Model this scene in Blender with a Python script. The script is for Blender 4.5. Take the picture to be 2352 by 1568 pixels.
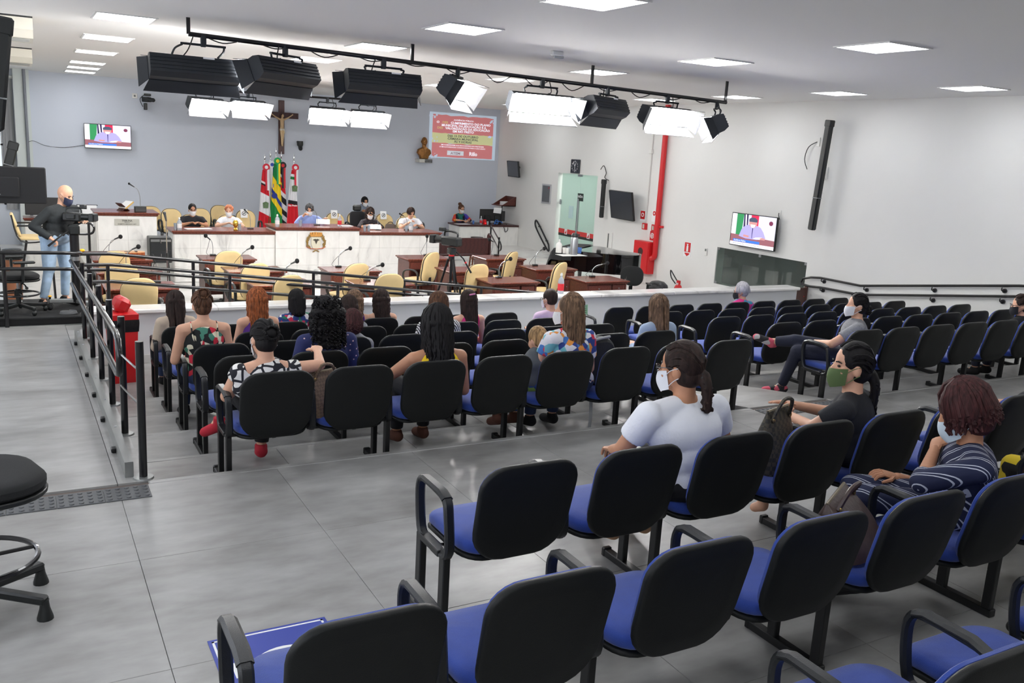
import bpy, math, random
import numpy as np
from mathutils import Vector, Matrix, Euler, noise as mnoise
PI = math.pi
random.seed(7)
for _o in list(bpy.data.objects): bpy.data.objects.remove(_o)
SC = bpy.context.scene
COL = SC.collection
# ---------------------------------------------------------------- camera
CH = 2.10
FPX = 2023.19; YAW, PIT, ROL = 0.517262, 0.211261, 0.057823
_f = Vector((math.sin(YAW)*math.cos(PIT), math.cos(YAW)*math.cos(PIT), -math.sin(PIT)))
_r = Vector((math.cos(YAW), -math.sin(YAW), 0)); _u = _r.cross(_f)
_r2 = _r*math.cos(ROL) + _u*math.sin(ROL); _u2 = -_r*math.sin(ROL) + _u*math.cos(ROL)
cam = bpy.data.cameras.new('camera'); camo = bpy.data.objects.new('camera', cam); COL.objects.link(camo)
cam.sensor_width = 36; cam.lens = FPX/2352*36; cam.clip_start = 0.05; cam.clip_end = 200
M = Matrix((_r2, _u2, -_f)).transposed().to_4x4(); M.translation = (0, 0, CH)
camo.matrix_world = M
SC.camera = camo
# ---------------------------------------------------------------- world, exposure
W = bpy.data.worlds.new('world'); SC.world = W; W.use_nodes = True
W.node_tree.nodes['Background'].inputs[0].default_value = (0.80, 0.90, 1.0, 1)
W.node_tree.nodes['Background'].inputs[1].default_value = 1.0
VS = SC.view_settings
VS.view_transform = 'Standard'; VS.look = 'None'; VS.gamma = 1; VS.use_curve_mapping = False
VS.exposure = 0.5
PANEL_W = 10.5      # ceiling panels
STUDIO_W = 125.0     # studio tubes that are switched on
# ---------------------------------------------------------------- pixel helpers (reference frame 2352 x 1568)
def ray(x, y): return _f + _r2*((x-1176)/FPX) - _u2*((y-784)/FPX)
def atz(x, y, z):
    d = ray(x, y); return Vector((0, 0, CH)) + d*((z-CH)/d.z)
def aty(x, y, Y):
    d = ray(x, y); return Vector((0, 0, CH)) + d*(Y/d.y)
def atx(x, y, X):
    d = ray(x, y); return Vector((0, 0, CH)) + d*(X/d.x)
# ---------------------------------------------------------------- materials
_mats = {}
def srgb(c):
    return tuple(((v/255)/12.92 if v/255 <= 0.04045 else ((v/255+0.055)/1.055)**2.4) for v in c)
def mat(name, col=(128, 128, 128), rough=0.5, metal=0.0, var=0.0, vscale=8, bump=0.0, bscale=60, emit=0, trans=0.0, spec=0.5, coat=0.0, sheen=0.0, alpha=1.0):
    if name in _mats: return _mats[name]
    m = bpy.data.materials.new(name); m.use_nodes = True; _mats[name] = m
    nt = m.node_tree; b = nt.nodes['Principled BSDF']; L = nt.links
    c = (*srgb(col), 1)
    b.inputs['Base Color'].default_value = c
    b.inputs['Roughness'].default_value = rough; b.inputs['Metallic'].default_value = metal
    b.inputs['Specular IOR Level'].default_value = spec
    if coat: b.inputs['Coat Weight'].default_value = coat
    if sheen: b.inputs['Sheen Weight'].default_value = sheen
    if trans: b.inputs['Transmission Weight'].default_value = trans
    if alpha < 1: b.inputs['Alpha'].default_value = alpha
    if emit:
        b.inputs['Emission Color'].default_value = c; b.inputs['Emission Strength'].default_value = emit
    if var or bump:
        tc = nt.nodes.new('ShaderNodeTexCoord')
    if var:
        n = nt.nodes.new('ShaderNodeTexNoise'); n.inputs['Scale'].default_value = vscale; n.inputs['Detail'].default_value = 5
        L.new(tc.outputs['Object'], n.inputs['Vector'])
        r = nt.nodes.new('ShaderNodeValToRGB')
        r.color_ramp.elements[0].position = 0.3; r.color_ramp.elements[1].position = 0.7
        r.color_ramp.elements[0].color = tuple(v*(1-var) for v in c[:3])+(1,)
        r.color_ramp.elements[1].color = tuple(min(1, v*(1+var)) for v in c[:3])+(1,)
        L.new(n.outputs['Fac'], r.inputs['Fac']); L.new(r.outputs['Color'], b.inputs['Base Color'])
    if bump:
        n2 = nt.nodes.new('ShaderNodeTexNoise'); n2.inputs['Scale'].default_value = bscale; n2.inputs['Detail'].default_value = 3
        L.new(tc.outputs['Object'], n2.inputs['Vector'])
        bp = nt.nodes.new('ShaderNodeBump'); bp.inputs['Strength'].default_value = bump; bp.inputs['Distance'].default_value = 0.01
        L.new(n2.outputs['Fac'], bp.inputs['Height']); L.new(bp.outputs['Normal'], b.inputs['Normal'])
    return m
def pattern(name, kind, cols, scale=20, rough=0.85, pos=None, rot=(0, 0, 0), coord='Object', stretch=(1, 1, 1), interp='CONSTANT', dist=0):
    """printed cloth, wood grain, marble: a texture through a colour ramp"""
    if name in _mats: return _mats[name]
    m = bpy.data.materials.new(name); m.use_nodes = True; _mats[name] = m
    nt = m.node_tree; b = nt.nodes['Principled BSDF']; L = nt.links
    b.inputs['Roughness'].default_value = rough
    tc = nt.nodes.new('ShaderNodeTexCoord'); mp = nt.nodes.new('ShaderNodeMapping')
    mp.inputs['Rotation'].default_value = rot; mp.inputs['Scale'].default_value = stretch
    L.new(tc.outputs[coord], mp.inputs['Vector'])
    if kind == 'voronoi':
        t = nt.nodes.new('ShaderNodeTexVoronoi'); t.inputs['Scale'].default_value = scale
        src = t.outputs['Color']; sx = nt.nodes.new('ShaderNodeSeparateColor'); L.new(src, sx.inputs[0]); out = sx.outputs[0]
    elif kind == 'spots':
        t = nt.nodes.new('ShaderNodeTexVoronoi'); t.inputs['Scale'].default_value = scale; out = t.outputs['Distance']
    elif kind == 'cells':
        t = nt.nodes.new('ShaderNodeTexVoronoi'); t.feature = 'DISTANCE_TO_EDGE'; t.inputs['Scale'].default_value = scale; out = t.outputs['Distance']
    elif kind == 'wave':
        t = nt.nodes.new('ShaderNodeTexWave'); t.inputs['Scale'].default_value = scale; t.inputs['Distortion'].default_value = dist; out = t.outputs['Fac']
        t.inputs['Detail'].default_value = 3
    elif kind == 'checker':
        t = nt.nodes.new('ShaderNodeTexChecker'); t.inputs['Scale'].default_value = scale; out = t.outputs['Fac']
    else:
        t = nt.nodes.new('ShaderNodeTexNoise'); t.inputs['Scale'].default_value = scale; t.inputs['Detail'].default_value = 6
        t.inputs['Distortion'].default_value = dist; out = t.outputs['Fac']
    L.new(mp.outputs['Vector'], t.inputs['Vector'])
    r = nt.nodes.new('ShaderNodeValToRGB'); r.color_ramp.interpolation = interp
    n = len(cols); pos = pos or [i/n for i in range(n)]
    while len(r.color_ramp.elements) < n: r.color_ramp.elements.new(0.5)
    for e, p, c in zip(r.color_ramp.elements, pos, cols):
        e.position = p; e.color = (*srgb(c), 1)
    L.new(out, r.inputs['Fac']); L.new(r.outputs['Color'], b.inputs['Base Color'])
    return m
def emission(name, col, s):
    if name in _mats: return _mats[name]
    m = bpy.data.materials.new(name); m.use_nodes = True; _mats[name] = m
    nt = m.node_tree; nt.nodes.remove(nt.nodes['Principled BSDF'])
    e = nt.nodes.new('ShaderNodeEmission'); e.inputs[0].default_value = (*srgb(col), 1); e.inputs[1].default_value = s
    nt.links.new(e.outputs[0], nt.nodes['Material Output'].inputs[0]); return m
# ---------------------------------------------------------------- mesh builder
class MB:
    def __init__(s): s.v = []; s.f = []; s.m = []; s.cur = 0
    def add(s, vs, fs):
        o = len(s.v); s.v.extend([tuple(p) for p in vs])
        for f in fs: s.f.append([i+o for i in f]); s.m.append(s.cur)
        return s
    def mi(s, i): s.cur = i; return s
    def box(s, c, d, b=0.0, R=None):
        hx, hy, hz = d[0]/2, d[1]/2, d[2]/2; c = Vector(c)
        b = min(b, hx*.98, hy*.98, hz*.98)
        if b <= 0:
            vs = [Vector((x, y, z)) for x in (-hx, hx) for y in (-hy, hy) for z in (-hz, hz)]
            fs = [(0, 1, 3, 2), (4, 6, 7, 5), (0, 4, 5, 1), (2, 3, 7, 6), (0, 2, 6, 4), (1, 5, 7, 3)]
        else:
            vs = []; idx = {}
            for sx in (-1, 1):
                for sy in (-1, 1):
                    for sz in (-1, 1):
                        for a in range(3):
                            p = [sx*(hx-b), sy*(hy-b), sz*(hz-b)]
                            p[a] = (sx*hx, sy*hy, sz*hz)[a]
                            idx[(sx, sy, sz, a)] = len(vs); vs.append(Vector(p))
            fs = []
            def q(*k): fs.append([idx[i] for i in k])
            for t in (-1, 1):
                q((t, -1, -1, 0), (t, 1, -1, 0), (t, 1, 1, 0), (t, -1, 1, 0))
                q((-1, t, -1, 1), (1, t, -1, 1), (1, t, 1, 1), (-1, t, 1, 1))
                q((-1, -1, t, 2), (1, -1, t, 2), (1, 1, t, 2), (-1, 1, t, 2))
            for p in (-1, 1):
                for r in (-1, 1):
                    q((p, r, -1, 0), (p, r, 1, 0), (p, r, 1, 1), (p, r, -1, 1))
                    q((p, -1, r, 0), (p, 1, r, 0), (p, 1, r, 2), (p, -1, r, 2))
                    q((-1, p, r, 1), (1, p, r, 1), (1, p, r, 2), (-1, p, r, 2))
            for sx in (-1, 1):
                for sy in (-1, 1):
                    for sz in (-1, 1): q((sx, sy, sz, 0), (sx, sy, sz, 1), (sx, sy, sz, 2))
        if R is not None: vs = [R @ v for v in vs]
        return s.add([v+c for v in vs], fs)
    def bx(s, x0, x1, y0, y1, z0, z1, b=0.0):
        return s.box(((x0+x1)/2, (y0+y1)/2, (z0+z1)/2), (abs(x1-x0), abs(y1-y0), abs(z1-z0)), b)
    def tube(s, path, r, n=8, closed=False, cap=True, flat=None, up=(0, 0, 1)):
        P = [Vector(p) for p in path]; k = len(P); vs = []; fs = []
        rr = r if isinstance(r, list) else [r]*k
        prevx = None
        for i in range(k):
            if closed: t = P[(i+1) % k]-P[i-1]
            else: t = P[min(i+1, k-1)]-P[max(i-1, 0)]
            if t.length < 1e-9: t = Vector((0, 0, 1))
            t.normalize()
            if flat is not None:
                x = Vector(flat); x = (x-t*x.dot(t)).normalized()
            elif prevx is None:
                u = Vector(up)
                if abs(t.dot(u)) > .95: u = Vector((1, 0, 0))
                x = u.cross(t).normalized()
            else:
                x = (prevx-t*prevx.dot(t)); x = x.normalized() if x.length > 1e-6 else prevx
            prevx = x; y = t.cross(x)
            ri = rr[i]; ra, rb = ri if isinstance(ri, (tuple, list)) else (ri, ri)
            for j in range(n):
                a = 2*PI*j/n; vs.append(P[i]+x*(ra*math.cos(a))+y*(rb*math.sin(a)))
        for i in range(k if closed else k-1):
            i2 = (i+1) % k
            for j in range(n):
                j2 = (j+1) % n; fs.append((i*n+j, i*n+j2, i2*n+j2, i2*n+j))
        if cap and not closed:
            fs.append(tuple(range(n))[::-1]); fs.append(tuple((k-1)*n+j for j in range(n)))
        return s.add(vs, fs)
    def rtube(s, path, a, b, closed=False, flat=(1, 0, 0), ch=.25):
        """rectangular bar (2a along flat, 2b across) following a path"""
        P = [Vector(p) for p in path]; k = len(P); vs = []; fs = []
        pr = []
        for sx, sy in ((1, -1), (1, 1), (-1, 1), (-1, -1)):
            pr += [(sx*(a-ch*min(a, b)), sy*b), (sx*a, sy*(b-ch*min(a, b)))] if sx*sy < 0 and False else []
        c = ch*min(a, b)
        pr = [(a, -b+c), (a, b-c), (a-c, b), (-a+c, b), (-a, b-c), (-a, -b+c), (-a+c, -b), (a-c, -b)]
        n = 8
        for i in range(k):
            t = (P[(i+1) % k]-P[i-1]) if closed else (P[min(i+1, k-1)]-P[max(i-1, 0)])
            t.normalize(); x = Vector(flat); x = (x-t*x.dot(t)).normalized(); y = t.cross(x)
            sc = 1.0
            for px, py in pr: vs.append(P[i]+x*px+y*py)
        for i in range(k if closed else k-1):
            i2 = (i+1) % k
            for j in range(n): fs.append((i*n+j, i*n+(j+1) % n, i2*n+(j+1) % n, i2*n+j))
        if not closed:
            fs.append(tuple(range(n))[::-1]); fs.append(tuple((k-1)*n+j for j in range(n)))
        return s.add(vs, fs)
    def cyl(s, p0, p1, r0, r1=None, n=12): return s.tube([p0, p1], [r0, r0 if r1 is None else r1], n)
    def lathe(s, prof, n=20, c=(0, 0, 0), R=None):
        c = Vector(c); vs = []; fs = []
        for r, z in prof:
            for j in range(n):
                a = 2*PI*j/n; p = Vector((r*math.cos(a), r*math.sin(a), z))
                vs.append((R @ p if R is not None else p)+c)
        for i in range(len(prof)-1):
            for j in range(n):
                j2 = (j+1) % n; fs.append((i*n+j, i*n+j2, (i+1)*n+j2, (i+1)*n+j))
        if prof[0][0] > 1e-5: fs.append(tuple(range(n))[::-1])
        if prof[-1][0] > 1e-5: fs.append(tuple((len(prof)-1)*n+j for j in range(n)))
        return s.add(vs, fs)
    def ell(s, c, r, n=12, m=8, R=None):
        c = Vector(c); r = r if isinstance(r, (tuple, list)) else (r, r, r)
        vs = [Vector((0, 0, -r[2]))]; fs = []
        for i in range(1, m):
            t = -PI/2+PI*i/m
            for j in range(n):
                a = 2*PI*j/n; vs.append(Vector((r[0]*math.cos(t)*math.cos(a), r[1]*math.cos(t)*math.sin(a), r[2]*math.sin(t))))
        vs.append(Vector((0, 0, r[2])))
        for j in range(n): fs.append((0, 1+(j+1) % n, 1+j))
        for i in range(m-2):
            for j in range(n):
                j2 = (j+1) % n; fs.append((1+i*n+j, 1+i*n+j2, 1+(i+1)*n+j2, 1+(i+1)*n+j))
        for j in range(n): fs.append((len(vs)-1, 1+(m-2)*n+j, 1+(m-2)*n+(j+1) % n))
        if R is not None: vs = [R @ v for v in vs]
        return s.add([v+c for v in vs], fs)
    def cone(s, p0, p1, r0, r1, n=12, round0=True, round1=True):
        """tapered limb with rounded or flat ends"""
        p0 = Vector(p0); p1 = Vector(p1); d = (p1-p0); L = d.length
        if L < 1e-6: return s.ell(p0, r0)
        d /= L; pts = []; rr = []
        if round0:
            for a in (-80, -55, -25): pts.append(p0+d*(r0*math.sin(math.radians(a)))); rr.append(r0*math.cos(math.radians(a)))
        pts.append(p0); rr.append(r0); pts.append(p1); rr.append(r1)
        if round1:
            for a in (25, 55, 80): pts.append(p1+d*(r1*math.sin(math.radians(a)))); rr.append(r1*math.cos(math.radians(a)))
        return s.tube(pts, rr, n)
    def slab(s, out, f0, f1, inset=0.0):
        """closed outline (list of 2-D points) swept between two maps f0,f1: (u,v)->Vector; inset shrinks the outer faces for a rounded edge"""
        n = len(out); cx = sum(p[0] for p in out)/n; cy = sum(p[1] for p in out)/n
        vs = []; fs = []
        def ring(f, sh, k):
            for u, v in out:
                du, dv = u-cx, v-cy; l = math.hypot(du, dv); q = max(0, (l-sh)/l) if l > 0 else 0
                a = f(cx+du*q, cy+dv*q); vs.append(a)
        lay = []
        def lerp(t): return lambda u, v: Vector(f0(u, v)).lerp(Vector(f1(u, v)), t)
        if inset > 0: seq = [(0, inset), (.12, inset*.35), (.3, 0), (.7, 0), (.88, inset*.35), (1, inset)]
        else: seq = [(0, 0), (1, 0)]
        for t, sh in seq: ring(lerp(t), sh, 0)
        for i in range(len(seq)-1):
            for j in range(n): fs.append((i*n+j, i*n+(j+1) % n, (i+1)*n+(j+1) % n, (i+1)*n+j))
        for k, (t, sh) in ((0, seq[0]), (len(seq)-1, seq[-1])):
            c0 = len(vs)
            # inner rings so that curved maps stay curved
            prev = [k*n+j for j in range(n)]
            for q in (.66, .33):
                b0 = len(vs)
                for u, v in out: vs.append(lerp(t)(cx+(u-cx)*q, cy+(v-cy)*q))
                cur = [b0+j for j in range(n)]
                for j in range(n): fs.append((prev[j], prev[(j+1) % n], cur[(j+1) % n], cur[j]) if k else (prev[(j+1) % n], prev[j], cur[j], cur[(j+1) % n]))
                prev = cur
            vs.append(lerp(t)(cx, cy)); c1 = len(vs)-1
            for j in range(n): fs.append((prev[j], prev[(j+1) % n], c1) if k else (prev[(j+1) % n], prev[j], c1))
        return s.add(vs, fs)
    def poly(s, pts): return s.add(pts, [tuple(range(len(pts)))])
    def grid(s, fn, nu, nv, closeu=False):
        vs = [fn(i/nu, j/nv) for j in range(nv+1) for i in range(nu+1)]
        fs = [(j*(nu+1)+i, j*(nu+1)+i+1, (j+1)*(nu+1)+i+1, (j+1)*(nu+1)+i) for j in range(nv) for i in range(nu)]
        return s.add(vs, fs)
    def mesh(s, name, mats, smooth=True):
        me = bpy.data.meshes.new(name); me.from_pydata(s.v, [], s.f)
        for m in (mats if isinstance(mats, (list, tuple)) else [mats]): me.materials.append(m)
        me.polygons.foreach_set('material_index', s.m)
        if smooth:
            me.polygons.foreach_set('use_smooth', [True]*len(s.f))
            try: me.set_sharp_from_angle(angle=math.radians(smooth if smooth > 1 else 38))
            except Exception: pass
        me.validate(); me.update()
        return me
    def build(s, name, mats, parent=None, smooth=True, loc=None):
        o = bpy.data.objects.new(name, s.mesh(name, mats, smooth)); COL.objects.link(o)
        if parent is not None: o.parent = parent
        if loc is not None: o.location = loc
        return o
def tag(o, label, cat, group=None):
    o['label'] = label; o['category'] = cat
    if group: o['group'] = group
    return o
def struct(o): o['kind'] = 'structure'; return o
def thing(name, label, cat, loc=(0, 0, 0), rz=0, group=None):
    o = bpy.data.objects.new(name, None); COL.objects.link(o); o.empty_display_size = .1
    o.location = loc; o.rotation_euler = (0, 0, rz)
    return tag(o, label, cat, group)
def dup(root, loc=None, rz=None, label=None, skip=()):
    def cp(o, par):
        c = o.copy(); COL.objects.link(c)
        if par is not None: c.parent = par
        for ch in o.children:
            if ch.name.split('.')[0] not in skip: cp(ch, c)
        return c
    r = cp(root, None)
    if loc is not None: r.location = loc
    if rz is not None: r.rotation_euler = (0, 0, rz)
    if label: r['label'] = label
    return r
def rrect(w, h, r, n=5, cx=0, cy=0, taper=0.0):
    """rounded rectangle; r = radius or (bottom, top); taper narrows the bottom"""
    rb, rt = r if isinstance(r, (tuple, list)) else (r, r)
    o = []
    for (sx, sy, rad, a0) in ((1, -1, rb, -90), (1, 1, rt, 0), (-1, 1, rt, 90), (-1, -1, rb, 180)):
        for i in range(n+1):
            a = math.radians(a0+90*i/n)
            x = sx*(w/2-rad)+rad*math.cos(a); y = sy*(h/2-rad)+rad*math.sin(a)
            x *= 1-taper*(0.5-y/h)
            o.append((x+cx, y+cy))
    return o
def text(name, s, size, m, parent=None, loc=(0, 0, 0), rot=(PI/2, 0, 0), align='CENTER', bold=0.0, ext=0.001, sx=1.0):
    c = bpy.data.curves.new(name, 'FONT'); c.body = s; c.size = size; c.align_x = align; c.extrude = ext; c.offset = bold*size; c.resolution_u = 2
    t = bpy.data.objects.new(name, c)
    me = bpy.data.meshes.new_from_object(t); bpy.data.objects.remove(t); bpy.data.curves.remove(c)
    me.materials.clear(); me.materials.append(m)
    o = bpy.data.objects.new(name, me); COL.objects.link(o); o.location = loc; o.rotation_euler = rot; o.scale = (sx, 1, 1)
    if parent is not None: o.parent = parent
    return o
def arc(c, r, a0, a1, n, plane='xz'):
    o = []
    for i in range(n+1):
        a = math.radians(a0+(a1-a0)*i/n); p, q = r*math.cos(a), r*math.sin(a)
        o.append({'xz': Vector((c[0]+p, c[1], c[2]+q)), 'xy': Vector((c[0]+p, c[1]+q, c[2])), 'yz': Vector((c[0], c[1]+p, c[2]+q))}[plane])
    return o
def smoothpath(pts, k=4, closed=False):
    """Catmull-Rom through the points"""
    P = [Vector(p) for p in pts]; n = len(P); o = []
    for i in range(n if closed else n-1):
        if closed: a, b, c, d = P[i-1], P[i], P[(i+1) % n], P[(i+2) % n]
        else: a, b, c, d = P[max(i-1, 0)], P[i], P[i+1], P[min(i+2, n-1)]
        for j in range(k):
            t = j/k
            o.append(0.5*((2*b)+(c-a)*t+(2*a-5*b+4*c-d)*t*t+(3*b-a-3*c+d)*t**3))
    if not closed: o.append(P[-1])
    return o
# ---------------------------------------------------------------- shared materials
BLACK = mat('black_plastic', (24, 27, 27), .42, bump=.08, bscale=250)
BLACKM = mat('black_metal', (22, 22, 24), .35, .3)
RAILM = mat('rail_black_paint', (20, 20, 23), .28, .2, coat=.4)
CHROME = mat('chrome', (205, 207, 210), .18, 1.0)
STEEL = mat('steel', (165, 168, 170), .32, .9)
WHITEP = mat('white_plastic', (228, 228, 224), .45)
PAPER = mat('paper', (238, 239, 240), .8)
RED = mat('red_paint', (205, 30, 35), .35)
REDSIGN = mat('red_sign', (200, 28, 32), .5)
YELLOW = mat('yellow_knob', (238, 176, 30), .4)
GLASSM = mat('clear_glass', (245, 250, 252), .03, trans=.95, spec=.5)
WOOD = pattern('reddish_wood', 'wave', [(74, 34, 28), (98, 48, 38), (84, 40, 32)], 3.0, .32, stretch=(1, 6, 6), interp='LINEAR', dist=6)
WOODTOP = pattern('polished_wood', 'wave', [(96, 46, 36), (122, 66, 52), (108, 54, 42)], 2.5, .22, stretch=(1, 7, 7), interp='LINEAR', dist=6)
DARKWOOD = pattern('dark_wood', 'wave', [(52, 22, 22), (66, 30, 28)], 3, .35, stretch=(1, 6, 6), interp='LINEAR', dist=5)
MARBLE = pattern('white_marble', 'noise', [(196, 195, 192), (226, 225, 221), (236, 235, 231), (228, 226, 222)], 1.6, .22, pos=[.30, .38, .55, .75], rot=(.3, .9, .5), stretch=(1.6, 1, .6), interp='LINEAR', dist=1.6)
MARBLE2 = pattern('white_marble_cap', 'noise', [(196, 195, 193), (232, 231, 228), (240, 239, 236)], 1.2, .16, pos=[.32, .42, .7], rot=(.2, .4, .7), interp='LINEAR', dist=1.2)
# ================================================================ room
F = -.735; XR, YB, ZC = 12.95, 24.28, 3.33
XL, YR = -1.6, -4.2
YS = [5.455, 6.336, 7.36, 8.37, 9.40, 11.54]
ZS = [-.18, -.318, -.456, -.596, F]
def floor_mat(name, tint=0.0):
    m = bpy.data.materials.new(name); m.use_nodes = True
    nt = m.node_tree; L = nt.links; b = nt.nodes['Principled BSDF']
    g = nt.nodes.new('ShaderNodeNewGeometry')
    n1 = nt.nodes.new('ShaderNodeTexNoise'); n1.inputs['Scale'].default_value = 1.3; n1.inputs['Detail'].default_value = 6; n1.inputs['Roughness'].default_value = .55
    n2 = nt.nodes.new('ShaderNodeTexNoise'); n2.inputs['Scale'].default_value = 5; n2.inputs['Detail'].default_value = 8
    mp = nt.nodes.new('ShaderNodeMapping'); mp.inputs['Scale'].default_value = (1, 2.2, 1)
    L.new(g.outputs['Position'], mp.inputs[0]); L.new(mp.outputs[0], n1.inputs['Vector']); L.new(mp.outputs[0], n2.inputs['Vector'])
    r = nt.nodes.new('ShaderNodeValToRGB'); e = r.color_ramp.elements
    e[0].position = .32; e[0].color = (*srgb((126+tint, 124+tint, 121+tint)), 1); e[1].position = .68; e[1].color = (*srgb((170+tint, 170+tint, 168+tint)), 1)
    mx = nt.nodes.new('ShaderNodeMix'); mx.inputs['Factor'].default_value = .35
    L.new(n1.outputs['Fac'], mx.inputs[2]); L.new(n2.outputs['Fac'], mx.inputs[3]); L.new(mx.outputs[0], r.inputs['Fac'])
    L.new(r.outputs['Color'], b.inputs['Base Color'])
    rr = nt.nodes.new('ShaderNodeMapRange'); rr.inputs[3].default_value = .24; rr.inputs[4].default_value = .42
    L.new(n1.outputs['Fac'], rr.inputs[0]); L.new(rr.outputs[0], b.inputs['Roughness'])
    return m
FLOORM = floor_mat('grey_cement_tile'); RAMPM = floor_mat('grey_ramp_tile', 6)
GROUT = mat('dark_joint', (104, 94, 88), .9)
WALLW = mat('white_wall_paint', (228, 228, 225), .75, var=.02, vscale=.8, bump=.03, bscale=120)
WALLG = mat('grey_wall_paint', (204, 210, 221), .8, var=.015, vscale=.8, bump=.03, bscale=120)
CEILM = mat('white_ceiling_paint', (238, 237, 234), .85)
KERBW = mat('white_kerb_paint', (214, 210, 202), .6)
PFLOOR = pattern('white_floor_tile', 'noise', [(200, 199, 195), (226, 225, 222), (218, 217, 213)], 2.0, .18, pos=[.3, .5, .7], interp='LINEAR')
# rear floor slab and its tiles
fl = struct(MB().bx(XL, XR, YR, YS[0]+.055, -.30, -.012).build('floor', GROUT, smooth=False))
TW, TD = .948, 1.035
xs = [XL]+[.445+TW*i for i in range(-2, 14) if XL+.05 < .445+TW*i < XR-.05]+[XR]
ys = [YR]+[YS[0]-TD*i for i in range(9, -1, -1) if YS[0]-TD*i > YR+.05]
tmesh = {}
for i in range(len(xs)-1):
    for j in range(len(ys)-1):
        w, d = round(xs[i+1]-xs[i]-.0022, 3), round(ys[j+1]-ys[j]-.0022, 3)
        if (w, d) not in tmesh:
            tmesh[(w, d)] = MB().box((0, 0, -.006), (w, d, .012), .0015).mesh('tile', FLOORM, False)
        o = bpy.data.objects.new('tile', tmesh[(w, d)]); COL.objects.link(o); o.parent = fl
        o.location = ((xs[i]+xs[i+1])/2, (ys[j]+ys[j+1])/2, 0)
for x0, x1 in ((.62, 5.6), (6.58, XR)):
    MB().bx(x0, x1, YS[0]+.004, YS[0]+.06, -.18, 0, .006).build('nosing', FLOORM, fl, False)
# steps down to the front, left and right of the middle ramp
for side, (x0, x1) in enumerate(((.62, 5.6), (6.58, XR))):
    st = struct(MB().bx(x0, x1, YS[0]+.06, YS[5]+.1, F-.2, F-.01).build('floor', GROUT, smooth=False))
    for k in range(5):
        y0, y1 = YS[k]+.06 if k == 0 else YS[k]+.055, YS[k+1]
        n = 5
        cuts = [x0+(x1-x0)*q/n for q in range(n+1)]
        for q in range(n):
            MB().bx(cuts[q]+.002, cuts[q+1]-.002, y0, y1-.002, ZS[k]-.15, ZS[k], .002).build('tread_tile', FLOORM, st, False)
        if k < 4:
            MB().bx(x0, x1, y1+.003, y1+.055, ZS[k]-.15, ZS[k], .006).build('nosing', FLOORM, st, False)
# left ramp, middle ramp
def ramp(name, x0, x1, y0, z0, y1, z1, m, drop=.9):
    mb = MB(); b = F-.15
    vs = [(x0, y0, z0), (x1, y0, z0), (x1, y1, z1), (x0, y1, z1), (x0, y0, b), (x1, y0, b), (x1, y1, b), (x0, y1, b)]
    mb.add(vs, [(0, 1, 2, 3), (7, 6, 5, 4), (0, 4, 5, 1), (1, 5, 6, 2), (2, 6, 7, 3), (3, 7, 4, 0)])
    return struct(mb.build(name, m, smooth=False))
SL = .045
def rz_(y): return -SL*max(0, y-5.5)
r1 = ramp('floor', XL, .445, YS[0]+.06, 0, 13.4, rz_(13.4), RAMPM)
r1b = ramp('floor', .449, .62, YS[0]+.06, 0, 11.9, rz_(11.9), RAMPM)
r2 = ramp('floor', 5.604, 6.576, YS[0]+.06, 0, 10.6, F+.001, RAMPM)
# audience floor strip in front of the middle ramp
struct(MB().bx(5.6, 6.58, 10.6, 11.6, F-.15, F).build('floor', FLOORM, smooth=False))
# plenary floor and raised dais
struct(MB().bx(XL, XR, 11.6, YB, F-.2, F-.006).build('floor', PFLOOR, smooth=False))
dais = struct(MB().bx(1.1, 9.2, 18.75, YB, F, -.47).build('floor', PFLOOR, smooth=False))
d2 = struct(MB().bx(9.2, XR, 19.9, YB, F, -.60).build('floor', PFLOOR, smooth=False))
struct(MB().bx(9.2, XR, 19.5, 19.9, F, -.67).build('floor', PFLOOR, smooth=False))
# cross ramp behind the low wall
mb = MB(); vs = [(.62, 11.83, rz_(12)), (.62, 12.12, rz_(12)), (5.2, 12.12, F), (5.2, 11.83, F), (.62, 11.83, F-.1), (.62, 12.12, F-.1), (5.2, 12.12, F-.1), (5.2, 11.83, F-.1)]
mb.add(vs, [(0, 3, 2, 1), (4, 5, 6, 7), (0, 1, 5, 4), (1, 2, 6, 5), (2, 3, 7, 6), (3, 0, 4, 7)])
struct(mb.build('floor', RAMPM, smooth=False))
# ceiling and walls
struct(MB().bx(XL-.2, XR+.2, YR-.2, YB+.2, ZC, ZC+.2).build('ceiling', CEILM, smooth=False))
struct(MB().bx(XL-.2, XR+.2, YR-.2, YR, F-.3, ZC).build('wall_rear', WALLW, smooth=False))
wl = MB(); WY = [(-3.0, -.6), (.2, 2.6), (3.4, 5.8), (6.6, 9.0), (9.8, 12.2)]
wl.bx(XL-.2, XL, YR, YB, F-.3, .75); wl.bx(XL-.2, XL, YR, YB, 2.55, ZC)
_e = [YR]+[v for p in WY for v in p]+[YB]
for a_, b_ in zip(_e[0::2], _e[1::2]): wl.bx(XL-.2, XL, a_, b_, .75, 2.55)
struct(wl.build('wall_left', WALLW, smooth=False))
WINFILL = emission('added_window_glow', (240, 245, 255), 2.6)  # glowing panes for assumed windows out of view, added as soft daylight fill
for k, (a_, b_) in enumerate(WY):
    w = thing('window_%d' % (k+3), '', ''); del w['label']; del w['category']; struct(w)
    MB().bx(XL-.14, XL-.13, a_, b_, .75, 2.55).build('added_window_glow', WINFILL, w, False)
    f3 = MB()
    for y in (a_+.02, (a_+b_)/2, b_-.02): f3.bx(XL-.12, XL-.06, y-.02, y+.02, .75, 2.55)
    for z in (.77, 2.53): f3.bx(XL-.12, XL-.06, a_, b_, z-.02, z+.02)
    f3.build('window_frame', mat('alu_frame', (190, 192, 195), .4, .6), w, False)
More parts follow.
